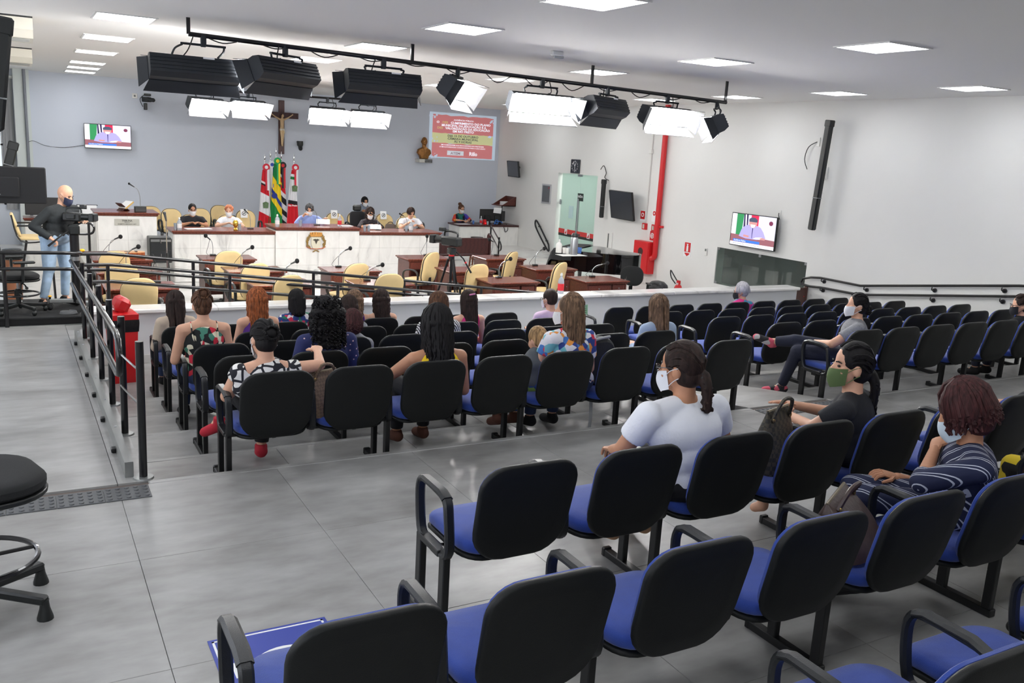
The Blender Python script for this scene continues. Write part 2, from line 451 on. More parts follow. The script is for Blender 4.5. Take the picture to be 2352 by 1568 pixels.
wb = MB(); wb.bx(-.20, XR, YB, YB+.2, F-.3, ZC); wb.bx(XL, -.20, YB, YB+.2, F-.3, .2); wb.bx(XL, -.20, YB, YB+.2, 3.1, ZC)
struct(wb.build('wall_back', WALLG, smooth=False))
DY0, DY1, DZ = 18.85, 20.74, 1.63
BY0, BY1, BZ0, BZ1 = 11.72, 14.2, -.39, .385
wr = MB()
for (y0, y1, z0, z1) in ((YR, BY0, F-.3, ZC), (BY0, BY1, F-.3, BZ0), (BY0, BY1, BZ1, ZC), (BY1, DY0, F-.3, ZC), (DY0, DY1, DZ, ZC), (DY1, YB, F-.3, ZC)):
    wr.bx(XR, XR+.2, y0, y1, z0, z1)
struct(wr.build('wall_right', WALLW, smooth=False))
# window at the far left end of the back wall
w1 = thing('window_1', '', ''); del w1['label']; del w1['category']; struct(w1)
MB().bx(XL, -.20, YB+.12, YB+.125, .2, 3.1).build('pane', GLASSM, w1, False)
fr = MB()
for x in (XL+.02, -.9, -.22): fr.bx(x-.02, x+.02, YB+.08, YB+.14, .2, 3.1)
for z in (.22, 1.6, 3.08): fr.bx(XL, -.20, YB+.08, YB+.14, z-.02, z+.02)
fr.build('window_frame', mat('alu_frame', (190, 192, 195), .4, .6), w1, False)
# corner column, conduit, roller blind
struct(MB().bx(.08, .41, YB-.30, YB, F, ZC).build('trim_1', mat('column_paint', (205, 212, 210), .7), smooth=False))
c = tag(MB().cyl((.31, YB-.33, F), (.31, YB-.33, ZC), .032).build('conduit', mat('grey_conduit', (120, 124, 132), .5)), 'thin grey conduit pipe running up the white corner column', 'pipe')
bl = thing('roller_blind', 'pale grey blind hanging beside the far left window', 'blind', (-.08, YB-.06, 0))
MB().grid(lambda u, v: Vector((-.11+.24*u, .02*math.sin(u*14), .1+v*3.0)), 14, 2).build('fabric', mat('blind_fabric', (165, 166, 168), .9), bl)
MB().cyl((-.13, 0, 3.14), (.15, 0, 3.14), .035).build('roller', WHITEP, bl)
# low wall with marble cap
lw = struct(MB().bx(.74, 12.58, 11.54, 11.78, F-.05, -.098).build('wall_low', mat('low_wall_paint', (208, 210, 212), .7), smooth=False))
for i in range(8):
    x0, x1 = .70+(12.62-.70)*i/8, .70+(12.62-.70)*(i+1)/8
    MB().bx(x0+.001, x1-.001, 11.49, 11.84, -.098, -.045, .012).build('cap_slab', MARBLE2, lw, False)
MB().bx(.74, 12.58, 11.525, 11.54, F, F+.11, .004).build('baseboard_low', mat('baseboard_grey', (196, 196, 193), .4), lw, False)
# ---------------------------------------------------------------- booth window and door in the right wall
DARKROOM = mat('booth_dark', (60, 62, 60), .8)
w2 = thing('window_2', '', ''); del w2['label']; del w2['category']; struct(w2)
bt = MB()
bt.bx(XR+.19, XR+2.2, BY0-.4, BY1+.4, F, F+.05); bt.bx(XR+.19, XR+2.2, BY0-.4, BY1+.4, 1.6, 1.65)
bt.bx(XR+2.15, XR+2.2, BY0-.4, BY1+.4, F, 1.6); bt.bx(XR+.19, XR+2.2, BY0-.45, BY0-.4, F, 1.6); bt.bx(XR+.19, XR+2.2, BY1+.4, BY1+.45, F, 1.6)
struct(bt.build('wall_booth', DARKROOM, smooth=False))
BGLASS = mat('booth_glass', (200, 215, 208), .02, trans=.9, spec=1.0)
MB().bx(XR+.02, XR+.03, BY0, BY1, BZ0, BZ1).build('pane', BGLASS, w2, False)
MB().bx(XR+.03, XR+.2, BY1-.02, BY1, BZ0, BZ1).bx(XR+.03, XR+.2, BY0, BY1, BZ0, BZ0+.012).build('window_sill', mat('pale_green_reveal', (176, 190, 184), .6), w2, False)
cl = MB()
for y in (BY0+.04, BY1-.04):
    for z in (BZ0+.03, BZ1-.03): cl.bx(XR+.01, XR+.022, y-.03, y+.03, z-.025, z+.025)
cl.bx(XR+.01, XR+.022, 12.93, 12.99, BZ1-.06, BZ1)
cl.build('glass_clamp', STEEL, w2, False)
d1 = thing('door_1', '', ''); del d1['label']; del d1['category']; struct(d1)
dg = bpy.data.materials.new('frosted_green_glass'); dg.use_nodes = True
_b = dg.node_tree.nodes['Principled BSDF']; _b.inputs['Base Color'].default_value = (*srgb((216, 228, 223)), 1); _b.inputs['Transmission Weight'].default_value = .8; _b.inputs['Roughness'].default_value = .35; _b.inputs['IOR'].default_value = 1.15
MB().bx(XR+.10, XR+.112, DY0, 19.78, F, DZ).bx(XR+.10, XR+.112, 19.80, DY1-.06, F, DZ).build('glass_panel', dg, d1, False)
MB().bx(XR+.085, XR+.10, DY0, DY1-.06, .02, .14).build('red_band', mat('band_red', (205, 60, 58), .5), d1, False)
MB().bx(XR+.085, XR+.10, DY0, DY1-.06, -.05, .02).build('black_band', mat('band_black', (40, 44, 42), .5), d1, False)
for y in (19.2, 20.3):
    MB().bx(XR+.076, XR+.085, y-.06, y+.06, .0, .14).build('band_logo', PAPER, d1, False)
    MB().add([(XR+.07, y-.04, .02), (XR+.07, y+.045, .02), (XR+.07, y-.04, .12)], [(0, 1, 2)]).build('logo_mark', REDSIGN, d1, False)
MB().bx(XR+.06, XR+.12, 19.76, 19.82, -.4, 1.0, .01).build('door_handle', STEEL, d1, False)
MB().bx(XR+.07, XR+.13, DY1-.09, DY1-.03, .78, .92, .008).bx(XR+.07, XR+.13, 19.7, 19.88, DZ-.06, DZ).build('hinge', STEEL, d1, False)
MB().bx(XR+.08, XR+.095, 20.02, 20.22, .45, .78).build('notice', mat('pale_blue_notice', (196, 222, 224), .7), d1, False)
sg = MB().bx(XR+.07, XR+.08, 19.56, 19.82, .94, 1.14).build('exit_sign', mat('exit_green', (28, 44, 38), .5), d1, False)
text('sign_lettering', 'SAÍDA', .085, PAPER, sg, (XR+.068, 19.69, 1.03), (PI/2, 0, -PI/2), bold=.02)
# corridor behind the door
cr = MB()
cr.bx(XR+.2, XR+2.4, DY0-.8, DY1+.8, F-.05, F); cr.bx(XR+.2, XR+2.4, DY0-.8, DY1+.8, 2.2, 2.25)
cr.bx(XR+2.35, XR+2.4, DY0-.8, DY1+.8, F, 2.2); cr.bx(XR+.2, XR+2.4, DY0-.85, DY0-.8, F, 2.2); cr.bx(XR+.2, XR+2.4, DY1+.8, DY1+.85, F, 2.2)
struct(cr.build('wall_corridor', mat('corridor_paint', (206, 214, 210), .7), smooth=False))
cl_ = thing('corridor_fill_light', 'bright corridor lamp glowing behind the glass exit door', 'lamp', (XR+1.3, 19.8, 2.12))  # assumed lamp, added so the corridor reads bright through the glass
MB().bx(-.5, .5, -.7, .7, 0, .05).build('diffuser', emission('corridor_glow', (235, 246, 240), 9), cl_, False)
# ---------------------------------------------------------------- ceiling light panels
PANEM = emission('panel_glow', (250, 252, 255), PANEL_W)
FRM = mat('panel_frame', (222, 222, 220), .5)
pf = MB()
for (a, b_, c_, d_) in ((-.32, .32, -.34, -.315), (-.32, .32, .315, .34), (-.32, -.295, -.315, .315), (.295, .32, -.315, .315)): pf.bx(a, b_, c_, d_, -.012, .004)
pfm = pf.mesh('frame', FRM, False); pdm = MB().bx(-.295, .295, -.315, .315, -.006, .004).mesh('diffuser', PANEM, False)
colname = {0: 'leftmost column by the window side', 1: 'second column from the left', 2: 'third column over the middle aisle', 3: 'rightmost column along the white wall'}
ordw = ['nearest the camera', 'second nearest', 'third nearest', 'fourth nearest', 'fifth nearest', 'sixth nearest', 'seventh nearest', 'eighth nearest', 'farthest back']
CX = {0: [1.17, 1.17, 1.17, 1.22, 1.28, 1.38, 1.40, 1.46, 1.17, 1.17], 1: 4.17, 2: 7.63, 3: 11.75}
CY = [1.1, 3.7, 6.3, 8.75, 11.3, 14.0, 16.75, 19.6]
for ci in range(4):
    yy = list(CY) + ([21.35, 23.0] if ci == 0 else [])
    if ci == 3: yy = [1.2, 4.6, 8.05, 10.4, 12.75, 15.2, 18.0, 21.0]
    for k, y in enumerate(yy):
        x = {0: 1.17+max(0, y-11.3)*.022, 1: 4.17, 2: 7.63, 3: 11.72}[ci]
        vis = [q for q in yy if q > 5.2]
        kk = vis.index(y) if y in vis else None
        lab = ('square white ceiling panel, number %d from the rear in the %s' % (k+1, colname[ci]))
        words = ['first', 'second', 'third', 'fourth', 'fifth', 'sixth', 'seventh', 'eighth', 'ninth', 'tenth']
        lab = 'glowing square ceiling panel, %s from the rear in the %s' % (words[k], colname[ci])
        t = thing('ceiling_light', lab, 'ceiling light', (x, y, ZC), 0, 'square ceiling light panels')
        for nm, me in (('frame', pfm), ('diffuser', pdm)):
            o = bpy.data.objects.new(nm, me); COL.objects.link(o); o.parent = t
sd = thing('smoke_detector', 'small white sensor box on the ceiling above the light bar', 'sensor', atz(1280, 117, ZC))
MB().box((0, 0, -.03), (.16, .07, .06), .012).build('housing', WHITEP, sd); MB().box((.02, 0, -.07), (.14, .05, .03), .008).build('lens_cover', STEEL, sd)
# ================================================================ audience seating
BLUE = mat('blue_fabric', (38, 66, 150), .9, var=.10, vscale=14, bump=.25, bscale=420, sheen=.3)
SHELL = mat('black_shell', (17, 19, 19), .5, bump=.12, bscale=320, spec=.3)
ARMP = mat('black_arm_rubber', (24, 26, 28), .36, bump=.15, bscale=300)
FRAMEM = mat('black_frame', (18, 18, 19), .4)
PITCH = .57
def back_map(off):
    tl = math.radians(13)
    def f(u, v):
        y = -.265+off+.22*u*u*1.0
        z = v
        return Vector((u, y-math.sin(tl)*z, .405+math.cos(tl)*z))
    return f
bo = rrect(.478, .475, (.155, .12), 6, 0, .2175, .05)
shell_me = MB().slab(bo, back_map(0), back_map(.036), .012).mesh('back_shell', SHELL)
bi = rrect(.445, .445, (.15, .113), 6, 0, .2175, .05)
cush_me = MB().slab(bi, back_map(.034), back_map(.064), .02).mesh('back_cushion', BLUE)
so = rrect(.47, .46, (.12, .10), 6, 0, .02)
def seat_map(z0):
    def f(u, v): return Vector((u, v, z0+.02*math.cos(v*6)-.10*max(0, v-.12)**1.0*.6+.05*(v-.0)*.3))
    return f
seat_me = MB().slab(so, seat_map(.385), seat_map(.445), .022).mesh('seat', BLUE)
pan_me = MB().slab(rrect(.478, .468, (.12, .10), 6, 0, .02), seat_map(.366), seat_map(.388), .008).mesh('seat_shell', SHELL)
ap = smoothpath([(0, .135, .42), (0, .160, .56), (0, .150, .632), (0, .105, .655), (0, -.06, .652), (0, -.125, .635), (0, -.145, .58), (0, -.165, .45), (0, -.150, .395), (0, -.09, .380), (0, .08, .385)], 3, True)
arm = MB(); arm.rtube(ap, .022, .014, True, ch=.6)
arm.rtube([(0, .14, .646), (0, .10, .662), (0, -.07, .660), (0, -.125, .642)], .026, .013, ch=.8)
arm_me = arm.mesh('armrest', ARMP)
leg_me = MB().box((0, 0, .20), (.034, .05, .38), .004).mesh('leg', FRAMEM, False)
foot = MB().box((0, .05, .02), (.045, .42, .04), .004); foot.box((0, .265, .024), (.052, .03, .05), .006)
foot_me = foot.mesh('foot_bar', FRAMEM, False)
def beam_mesh(pitch):
    beam = MB().box((-.013, 0, .355), (pitch-.026, .06, .03), .004); beam.box((0, -.03, .372), (.2, .22, .012)); beam.tube(smoothpath([(0, -.10, .37), (0, -.20, .378), (0, -.235, .40), (0, -.25, .43)], 3), .016, 6)
    return beam.mesh('beam', FRAMEM)
brk_me = MB().box((0, .0, .385), (.05, .20, .03), .004).box((0, -.13, .40), (.03, .05, .05), .006).mesh('arm_bracket', FRAMEM, False)
def inst(name, me, par, loc=(0, 0, 0)):
    o = bpy.data.objects.new(name, me); COL.objects.link(o); o.parent = par; o.location = loc; return o
ORD = ['first', 'second', 'third', 'fourth', 'fifth', 'sixth', 'seventh', 'eighth', 'ninth', 'tenth', 'eleventh', 'twelfth']
ROWS = {}
def row(key, x0, n, yarm, z, pitch, legs, rowlabel, endarm=True, group=None, start=0):
    """x0: left arm; yarm: front of the armrests"""
    L = []; beam_me = beam_mesh(pitch)
    for i in range(n):
        cx = x0+(i+.5)*pitch; cy = yarm-.15
        c = thing('audience_chair', 'blue chair with black back, %s from left, %s' % (ORD[i+start], rowlabel), 'chair', (cx, cy, z), 0, group or 'linked audience chairs')
        inst('seat', seat_me, c); inst('seat_shell', pan_me, c); inst('back_shell', shell_me, c); inst('back_cushion', cush_me, c); inst('beam', beam_me, c)
        inst('armrest', arm_me, c, (-pitch/2, 0, 0)); inst('arm_bracket', brk_me, c, (-pitch/2, 0, 0))
        if endarm and i == n-1: inst('armrest', arm_me, c, (pitch/2, 0, 0)); inst('arm_bracket', brk_me, c, (pitch/2, 0, 0))
        for side, k in ((-1, i), (1, i+1)):
            if (side < 0 and k in legs) or (side > 0 and i == n-1 and k in legs):
                x = side*pitch/2
                inst('leg', leg_me, c, (x, .125, 0)); inst('leg', leg_me, c, (x, -.125, 0)); inst('foot_bar', foot_me, c, (x, 0, 0))
        L.append(c)
    ROWS[key] = L
EV = lambda n: [0, 2, 4, 6, 8, 10, n]
LN = ['rear row of left block', 'second rearmost row of left block', 'middle row of left block', 'second row of left block', 'front row of left block']
RN = [s.replace('left', 'right') for s in LN]
LX = [1.12, 1.16, 1.18, 1.20, 1.22]; RX = [6.64, 6.70, 6.82, 6.86, 6.90]
AY = [5.88, 6.93, 7.95, 9.02, 10.10]
for k in range(5):
    row('L%d' % (k+1), LX[k], 8, AY[k], ZS[k], .545, EV(8), LN[k])
    row('R%d' % (k+1), RX[k], 9, AY[k]+.03, ZS[k], .54, EV(9), RN[k])
row('B', 1.535, 9, 3.45, 0, .578, EV(9), 'second row from the camera')
row('A', .497, 9, 2.565, 0, .598, EV(9), 'nearest full row to the camera')
row('C', 1.975, 5, 1.70, 0, .625, EV(5), 'bottom right corner row')
# ================================================================ front of the chamber: desks, dais, chairs
def wood_top(mb, x0, x1, y0, y1, z, t=.06, o=.05):
    mb.bx(x0-o, x1+o, y0-o, y1+o, z-.028, z, .008); mb.bx(x0-o*.55, x1+o*.55, y0-o*.55, y1+o*.55, z-t, z-.028, .010)
def marble_face(par, x0, x1, z0, z1, y, cols, rows, th=.02):
    """tiled marble facing towards -y"""
    xs_ = [x0+(x1-x0)*i/cols for i in range(cols+1)]; zs_ = [z0+(z1-z0)*i/rows for i in range(rows+1)]
    for i in range(cols):
        for j in range(rows):
            MB().bx(xs_[i]+.0012, xs_[i+1]-.0012, y-th, y, zs_[j]+.0012, zs_[j+1]-.0012, .002).build('marble_panel', MARBLE, par, False)
JOINT = mat('marble_joint', (190, 188, 182), .7)
md = thing('dais_desk', 'long white marble desk with reddish wooden top on the dais', 'desk', (5.4, 18.3, F))
def dm(mb, nm, m, par=None, sm=False):
    o = mb.build(nm, m, par or md, sm); return o
DO = Vector((5.4, 18.3, F))
def off(b): b.v = [tuple(Vector(v)-DO) for v in b.v]; return b
for nm, x0, x1, zt, y0, nc in (('left_wing', 2.62, 4.55, .225, 17.95, 4), ('centre', 4.55, 6.32, .315, 17.90, 4), ('right_wing', 6.32, 8.20, .225, 17.95, 4)):
    w = MB().bx(x0, x1, y0+.02, 18.68, F, zt-.03); off(w).build('body', JOINT, md, False)
    n0 = len(bpy.data.objects)
    zs_ = [F, F+.31, F+.66, zt-.035]
    for i in range(nc):
        for j in range(3):
            p = MB().bx(x0+(x1-x0)*i/nc+.0012, x0+(x1-x0)*(i+1)/nc-.0012, y0, y0+.02, zs_[j]+.0012, zs_[j+1]-.0012, .002); off(p).build('marble_panel', MARBLE, md, False)
    t = MB(); wood_top(t, x0+(.03 if nm == 'centre' else 0), x1-(.03 if nm == 'centre' else 0), y0, 18.70, zt+.04); off(t).build('desktop', WOODTOP, md, False)
for x in (2.62, 8.20):
    p = MB().bx(x-.012, x+.012, 17.97, 18.68, F, .19); off(p).build('side_panel', MARBLE, md, False)
# crest on the desk front
CZ = aty(725, 556, 17.9)
cr_ = thing('crest', 'painted coat of arms with wreath and shield on the marble desk front', 'crest', (CZ.x, 17.885, CZ.z))
GOLD = mat('crest_gold', (146, 116, 58), .5, .3, var=.3, vscale=60); CREAM = mat('crest_cream', (214, 208, 186), .5); ORG = mat('crest_orange', (196, 138, 62), .5, var=.2, vscale=70)
sh = [(-.10, .12), (-.10, -.05), (-.07, -.11), (0, -.16), (.07, -.11), (.10, -.05), (.10, .12)]
MB().slab([(x, z) for x, z in sh][::-1], lambda u, v: Vector((u, 0, v)), lambda u, v: Vector((u, -.02, v))).build('shield', CREAM, cr_, False)
MB().add([(-.075, -.024, .05), (-.02, -.024, .075), (0, -.024, .06), (.02, -.024, .075), (.075, -.024, .05), (.03, -.024, .03), (.015, -.024, -.01), (0, -.024, -.04), (-.015, -.024, -.01), (-.03, -.024, .03)], [tuple(range(10))]).build('eagle', mat('crest_dark', (60, 54, 44), .6), cr_, False)
ow = MB()
for i, x in enumerate((-.105, -.055, 0, .055, .105)): ow.bx(x-.022, x+.022, -.022, 0, .17, .21-.004*abs(i-2))
ow.slab([(x, z) for x, z in ((-.13, .17), (-.105, .11), (.105, .11), (.13, .17))], lambda u, v: Vector((u, 0, v)), lambda u, v: Vector((u, -.02, v)))
ow.build('crown', ORG, cr_, False)
random.seed(3)
for sx in (-1, 1):
    lf = MB()
    for k in range(26):
        a = k/25; z = -.12+a*.26; x = sx*(.10+.08*math.sin(PI*(.15+a*.75))+random.uniform(-.025, .025))
        lf.ell((x, -.01, z), (.012, .012, .028), 6, 4, R=Euler((0, sx*random.uniform(.1, .8), 0)).to_matrix())
    lf.build('wreath', GOLD, cr_)
rb = MB(); rb.tube(smoothpath([(-.2, -.012, -.09), (-.12, -.014, -.125), (0, -.016, -.135), (.12, -.014, -.125), (.2, -.012, -.09)], 4), (.020, .008), 8, flat=None)
rb.build('ribbon', mat('crest_ribbon', (196, 104, 76), .6), cr_)
MB().ell((-.03, -.01, -.18), (.05, .012, .012), R=Euler((0, -.5, 0)).to_matrix()).ell((.03, -.01, -.18), (.05, .012, .012), R=Euler((0, .5, 0)).to_matrix()).build('bow', GOLD, cr_)
# speaker outlet on desk front
sp = thing('floor_speaker', 'small round grey grille low on the marble desk front', 'speaker', aty(725, 625, 17.89))
MB().lathe([(.0, 0), (.062, 0), (.062, .02), (.05, .026), (0, .026)], 20, R=Euler((PI/2, 0, 0)).to_matrix()).build('grille', mat('grille_grey', (168, 170, 168), .5, .4), sp)
# ---------------------------------------------------------------- tribune
tb = thing('tribune', 'marble lectern block with wooden top and brass name plate', 'lectern', (1.76, 18.0, F))
MB().bx(-.50, .50, -.46, .30, 0, 1.30).build('body', JOINT, tb, False)
for i in range(2):
    for j in range(3): MB().bx(-.5+.5*i+.001, -.5+.5*(i+1)-.001, -.485, -.46, .433*j+.001, .433*(j+1)-.001, .002).build('marble_panel', MARBLE, tb, False)
MB().bx(-.52, -.50, -.46, .30, 0, 1.30).build('side_panel', MARBLE, tb, False)
t = MB(); wood_top(t, -.50, .50, -.47, .32, 1.365); t.build('top', WOODTOP, tb, False)
pl = MB().bx(-.22, .20, -.494, -.485, 1.13, 1.25, .003).build('name_plate', mat('plate_brass', (196, 196, 186), .35, .5), tb, False)
text('plate_text', 'TRIBUNA', .042, mat('plate_ink', (70, 68, 62), .6), pl, (-.01, -.496, 1.205), bold=.03)
text('plate_text', 'VEREADOR', .018, mat('plate_ink'), pl, (-.01, -.496, 1.182), bold=.02)
text('plate_text', 'ROBERTO ABDALLA CURY', .026, mat('plate_ink'), pl, (-.01, -.496, 1.148), bold=.02)
# open book on its stand, mic box
bk = thing('open_book', 'large open book lying on a wooden cross stand on the lectern', 'book', aty(283, 478, 17.95)); bk.location.z = F+1.365; bk.rotation_euler = (0, 0, .5); bk.scale = (.85, .85, .85)
s_ = MB(); s_.box((0, 0, .07), (.02, .20, .30), .004, Euler((0, .9, 0)).to_matrix()); s_.box((0, 0, .07), (.02, .20, .30), .004, Euler((0, -.9, 0)).to_matrix()); s_.build('stand', DARKWOOD, bk, False)
MB().box((.065, 0, .125), (.25, .26, .03), .006, Euler((0, -.62, 0)).to_matrix()).build('pages', PAPER, bk, False)
MB().box((.07, -.13, .123), (.25, .012, .032), .002, Euler((0, -.62, 0)).to_matrix()).build('gilt_edge', mat('gilt', (206, 168, 96), .5), bk, False)
def gooseneck(name, label, loc, bend, rz=0, base=(.11, .14, .05), par_group=None, h=.30, fat=.028, cable=True, cat='microphone'):
    m = thing(name, label, cat, loc, rz, par_group)
    MB().box((0, 0, base[2]/2), base, .008).build('base', BLACK, m)
    pth = smoothpath([(0, 0, base[2]-.002), (0, 0, base[2]+h*.5), (bend*.35, 0, base[2]+h*.85), (bend, 0, base[2]+h)], 4)
    MB().tube(pth, .006, 6).build('stem', STEEL, m)
    e = pth[-1]; d = (pth[-1]-pth[-3]).normalized()
    MB().cone(e-d*.01, e+d*.07, .010, .014, 8).build('capsule', BLACK, m)
    MB().ell(e+d*.09, (fat, fat, fat*1.1), 10, 8).build('foam', mat('mic_foam', (18, 19, 20), .95, bump=.5, bscale=300), m)
    if cable: MB().tube(smoothpath([e+d*.0, (e.x*.3-.06, .02, base[2]+h*.5), (-.10, .05, base[2]+.02), (-.07, .05, .01)], 4), .0035, 5).build('cable', BLACK, m)
    return m
p = aty(323, 484, 17.7); tm = gooseneck('lectern_microphone', 'tall thin gooseneck microphone in a black box on the lectern', (p.x, 17.75, F+1.365), -.10, 0, (.20, .16, .10), h=.36, fat=.02, cable=False)
# ---------------------------------------------------------------- back-left counter
ct = thing('side_counter', 'white marble counter with wooden top beside the lectern', 'counter', (.75, 20.6, F))
MB().bx(-.62, .72, -.25, .25, 0, .93).build('body', JOINT, ct, False)
for i in range(3):
    for j in range(2): MB().bx(-.62+.4467*i+.001, -.62+.4467*(i+1)-.001, -.27, -.25, .46*j+.001, .46*(j+1)-.001, .002).build('marble_panel', MARBLE, ct, False)
t = MB(); wood_top(t, -.62, .72, -.26, .26, .99, .05, .03); t.build('top', WOODTOP, ct, False)
# ---------------------------------------------------------------- right marble desk
rd = thing('side_desk', 'white marble desk with dark wooden top in the right corner', 'desk', (12.0, 23.1, -.60))
MB().bx(-.95, .945, -.30, .40, 0, .55).build('body', JOINT, rd, False)
for i in range(3): MB().bx(-.95+.6317*i+.001, -.95+.6317*(i+1)-.001, -.325, -.30, .0, .55, .002).build('marble_panel', MARBLE, rd, False)
MB().bx(-.97, -.95, -.30, .40, 0, .55).build('side_panel', MARBLE, rd, False)
t = MB(); t.bx(-1.0, .945, -.37, .45, .55, .60, .008); t.build('top', DARKWOOD, rd, False)
# ---------------------------------------------------------------- pew and stool
pw = thing('wooden_pew', 'dark brown wooden pew standing behind the tripod camera', 'bench', (8.98, 18.55, F))
MB().bx(-.72, .72, .10, .14, .46, .83, .01).build('backrest', DARKWOOD, pw, False); MB().bx(-.72, .72, -.34, .10, .40, .44, .01).build('seat', DARKWOOD, pw, False)
for x in (-.74, .74):
    MB().slab([(-.36, 0), (.16, 0), (.17, .55), (.14, .88), (.08, .94), (.02, .88), (-.02, .60), (-.36, .55)], lambda u, v: Vector((x-.02, u, v)), lambda u, v: Vector((x+.02, u, v))).build('end_panel', DARKWOOD, pw, False)
pw.rotation_euler = (0, 0, PI)
st_ = thing('bar_stool', 'tall wooden stool with round black seat before the side desk', 'stool', (9.75, 19.15, F))
MB().lathe([(0, .74), (.15, .74), (.155, .755), (.15, .775), (0, .78)], 24).build('seat', BLACK, st_)
for a in range(4):
    x, y = math.cos(a*PI/2+.6), math.sin(a*PI/2+.6)
    MB().cone((x*.10, y*.10, .74), (x*.19, y*.19, 0), .02, .022, 8, False, False).build('leg', mat('stool_wood', (120, 66, 40), .4), st_)
MB().tube(arc((0, 0, .25), .165, 0, 330, 16, 'xy'), .012, 6).build('foot_ring', mat('stool_wood'), st_)
# ---------------------------------------------------------------- members' desks
DW, DD, DH = .83, .56, .755
dk = MB(); dk.bx(-DW/2-.045, DW/2+.045, -.045, DD+.045, DH-.026, DH, .007); dk.bx(-DW/2-.022, DW/2+.022, -.022, DD+.022, DH-.055, DH-.026, .012)
dtop = dk.mesh('desktop', WOODTOP, False)
bd = MB(); bd.bx(-DW/2, -DW/2+.03, 0, DD, 0, DH-.055); bd.bx(DW/2-.03, DW/2, 0, DD, 0, DH-.055); bd.bx(-DW/2, DW/2, DD-.03, DD, .05, DH-.055); bd.bx(.09, .12, .02, DD, .05, DH-.055); bd.bx(.12, DW/2-.03, .03, DD-.03, .06, .09)
bd.bx(-DW/2+.03, .09, .05, DD-.03, DH-.23, DH-.215)
dbody = bd.mesh('body', WOOD, False)
ddl = MB().bx(-DW/2+.035, .085, -.004, .02, DH-.20, DH-.065, .006).mesh('drawer', WOOD, False)
ddr = MB().bx(.125, DW/2-.035, -.004, .02, DH-.20, DH-.065, .006).mesh('drawer', WOOD, False)
ddr2 = MB().bx(.125, DW/2-.035, -.004, .02, .09, DH-.21, .006).mesh('cupboard_door', WOOD, False)
knob = MB().lathe([(0, 0), (.010, 0), (.013, .008), (.009, .016), (0, .018)], 10, R=Euler((PI/2, 0, 0)).to_matrix()).mesh('knob', CHROME)
DESKS = [('back', 'first', 1.07, 15.60), ('middle', 'first', 1.03, 14.20), ('front', 'first', 1.02, 12.68), ('back', 'second', 2.76, 15.60), ('middle', 'second', 2.89, 14.10), ('front', 'second', 2.95, 12.72),
         ('middle', 'third', 4.46, 13.98), ('front', 'third', 4.45, 12.52), ('back', 'fourth', 6.44, 15.42), ('middle', 'fourth', 6.52, 13.74), ('front', 'fourth', 6.67, 12.46), ('back', 'fifth', 8.05, 15.33), ('middle', 'fifth', 8.30, 13.82), ('front', 'fifth', 8.44, 12.36)]
DP = []
for (rw, cn, x, y) in DESKS:
    d = thing('member_desk', 'reddish wooden desk, %s row of the plenary, %s column from the left' % (rw, cn), 'desk', (x+DW/2, y, F), 0, 'plenary desks')
    inst('desktop', dtop, d); inst('body', dbody, d)
    for me, kx, kz in ((ddl, -.17, DH-.13), (ddr, .25, DH-.13), (ddr2, .25, DH-.33)):
        q = inst(me.name.split('.')[0], me, d); inst('knob', knob, q, (kx, -.004, kz))
    DP.append((x+DW/2, y))
# members' chairs
BEIGE = mat('beige_leatherette', (222, 196, 142), .55, var=.03, vscale=10, bump=.12, bscale=160)
PIPING = mat('dark_piping', (40, 36, 40), .6)
def exec_chair(name, label, cat, group, h=.60, w=.47, base=True):
    c = thing(name, label, cat, (0, 0, 0), 0, group)
    tl = math.radians(11)
    def bm_(offy):
        def f(u, v): return Vector((u, -.24+offy+.35*u*u-math.sin(tl)*v-.10*(v-.3)**2, .42+math.cos(tl)*v))
        return f
    o = rrect(w, h, (.17, .19), 7, 0, h/2-.02, .10)
    MB().slab(o, bm_(0), bm_(.04), .02).build('backrest', BEIGE, c)
    MB().slab([(u*1.01, v) for u, v in o], bm_(.038), bm_(.05), .004).build('piping', PIPING, c)
    MB().slab([(u*.96, (v-h/2)*.97+h/2) for u, v in o], bm_(.05), bm_(.09), .025).build('cushion', BEIGE, c)
    MB().slab(rrect(.50, .48, .14, 6, 0, .02), lambda u, v: Vector((u, v, .40)), lambda u, v: Vector((u, v, .475-.03*max(0, v))), .03).build('seat', BEIGE, c)
    MB().slab(rrect(.505, .485, .14, 6, 0, .02), lambda u, v: Vector((u, v, .375)), lambda u, v: Vector((u, v, .402)), .006).build('seat_shell', PIPING, c)
    for sx in (-1, 1):
        MB().rtube(smoothpath([(sx*.27, .08, .40), (sx*.29, .13, .52), (sx*.29, .10, .63), (sx*.29, -.05, .66), (sx*.29, -.17, .62), (sx*.285, -.19, .50), (sx*.26, -.12, .39)], 4), .024, .013, flat=(1, 0, 0), ch=.7).build('armrest', BLACK, c)
    if base:
        MB().cyl((0, 0, .10), (0, 0, .39), .028, n=10).box((0, -.16, .40), (.09, .22, .05), .01).box((0, -.25, .46), (.09, .03, .14), .01).build('column', BLACKM, c)
        for k in range(5):
            a = k*2*PI/5+.3; x, y = math.cos(a), math.sin(a)
            l = MB(); l.cone((0, 0, .11), (x*.30, y*.30, .075), .028, .018, 6); l.build('base_arm', BLACK, c)
            MB().ell((x*.30, y*.30, .032), (.03, .03, .032), 8, 6).build('caster', BLACK, c)
    else:
        for sx in (-1, 1):
            for sy in (-1, 1): MB().cone((sx*.20, sy*.18, .39), (sx*.22, sy*.22, 0), .013, .013, 8, False, False).build('leg', BLACKM, c)
    return c
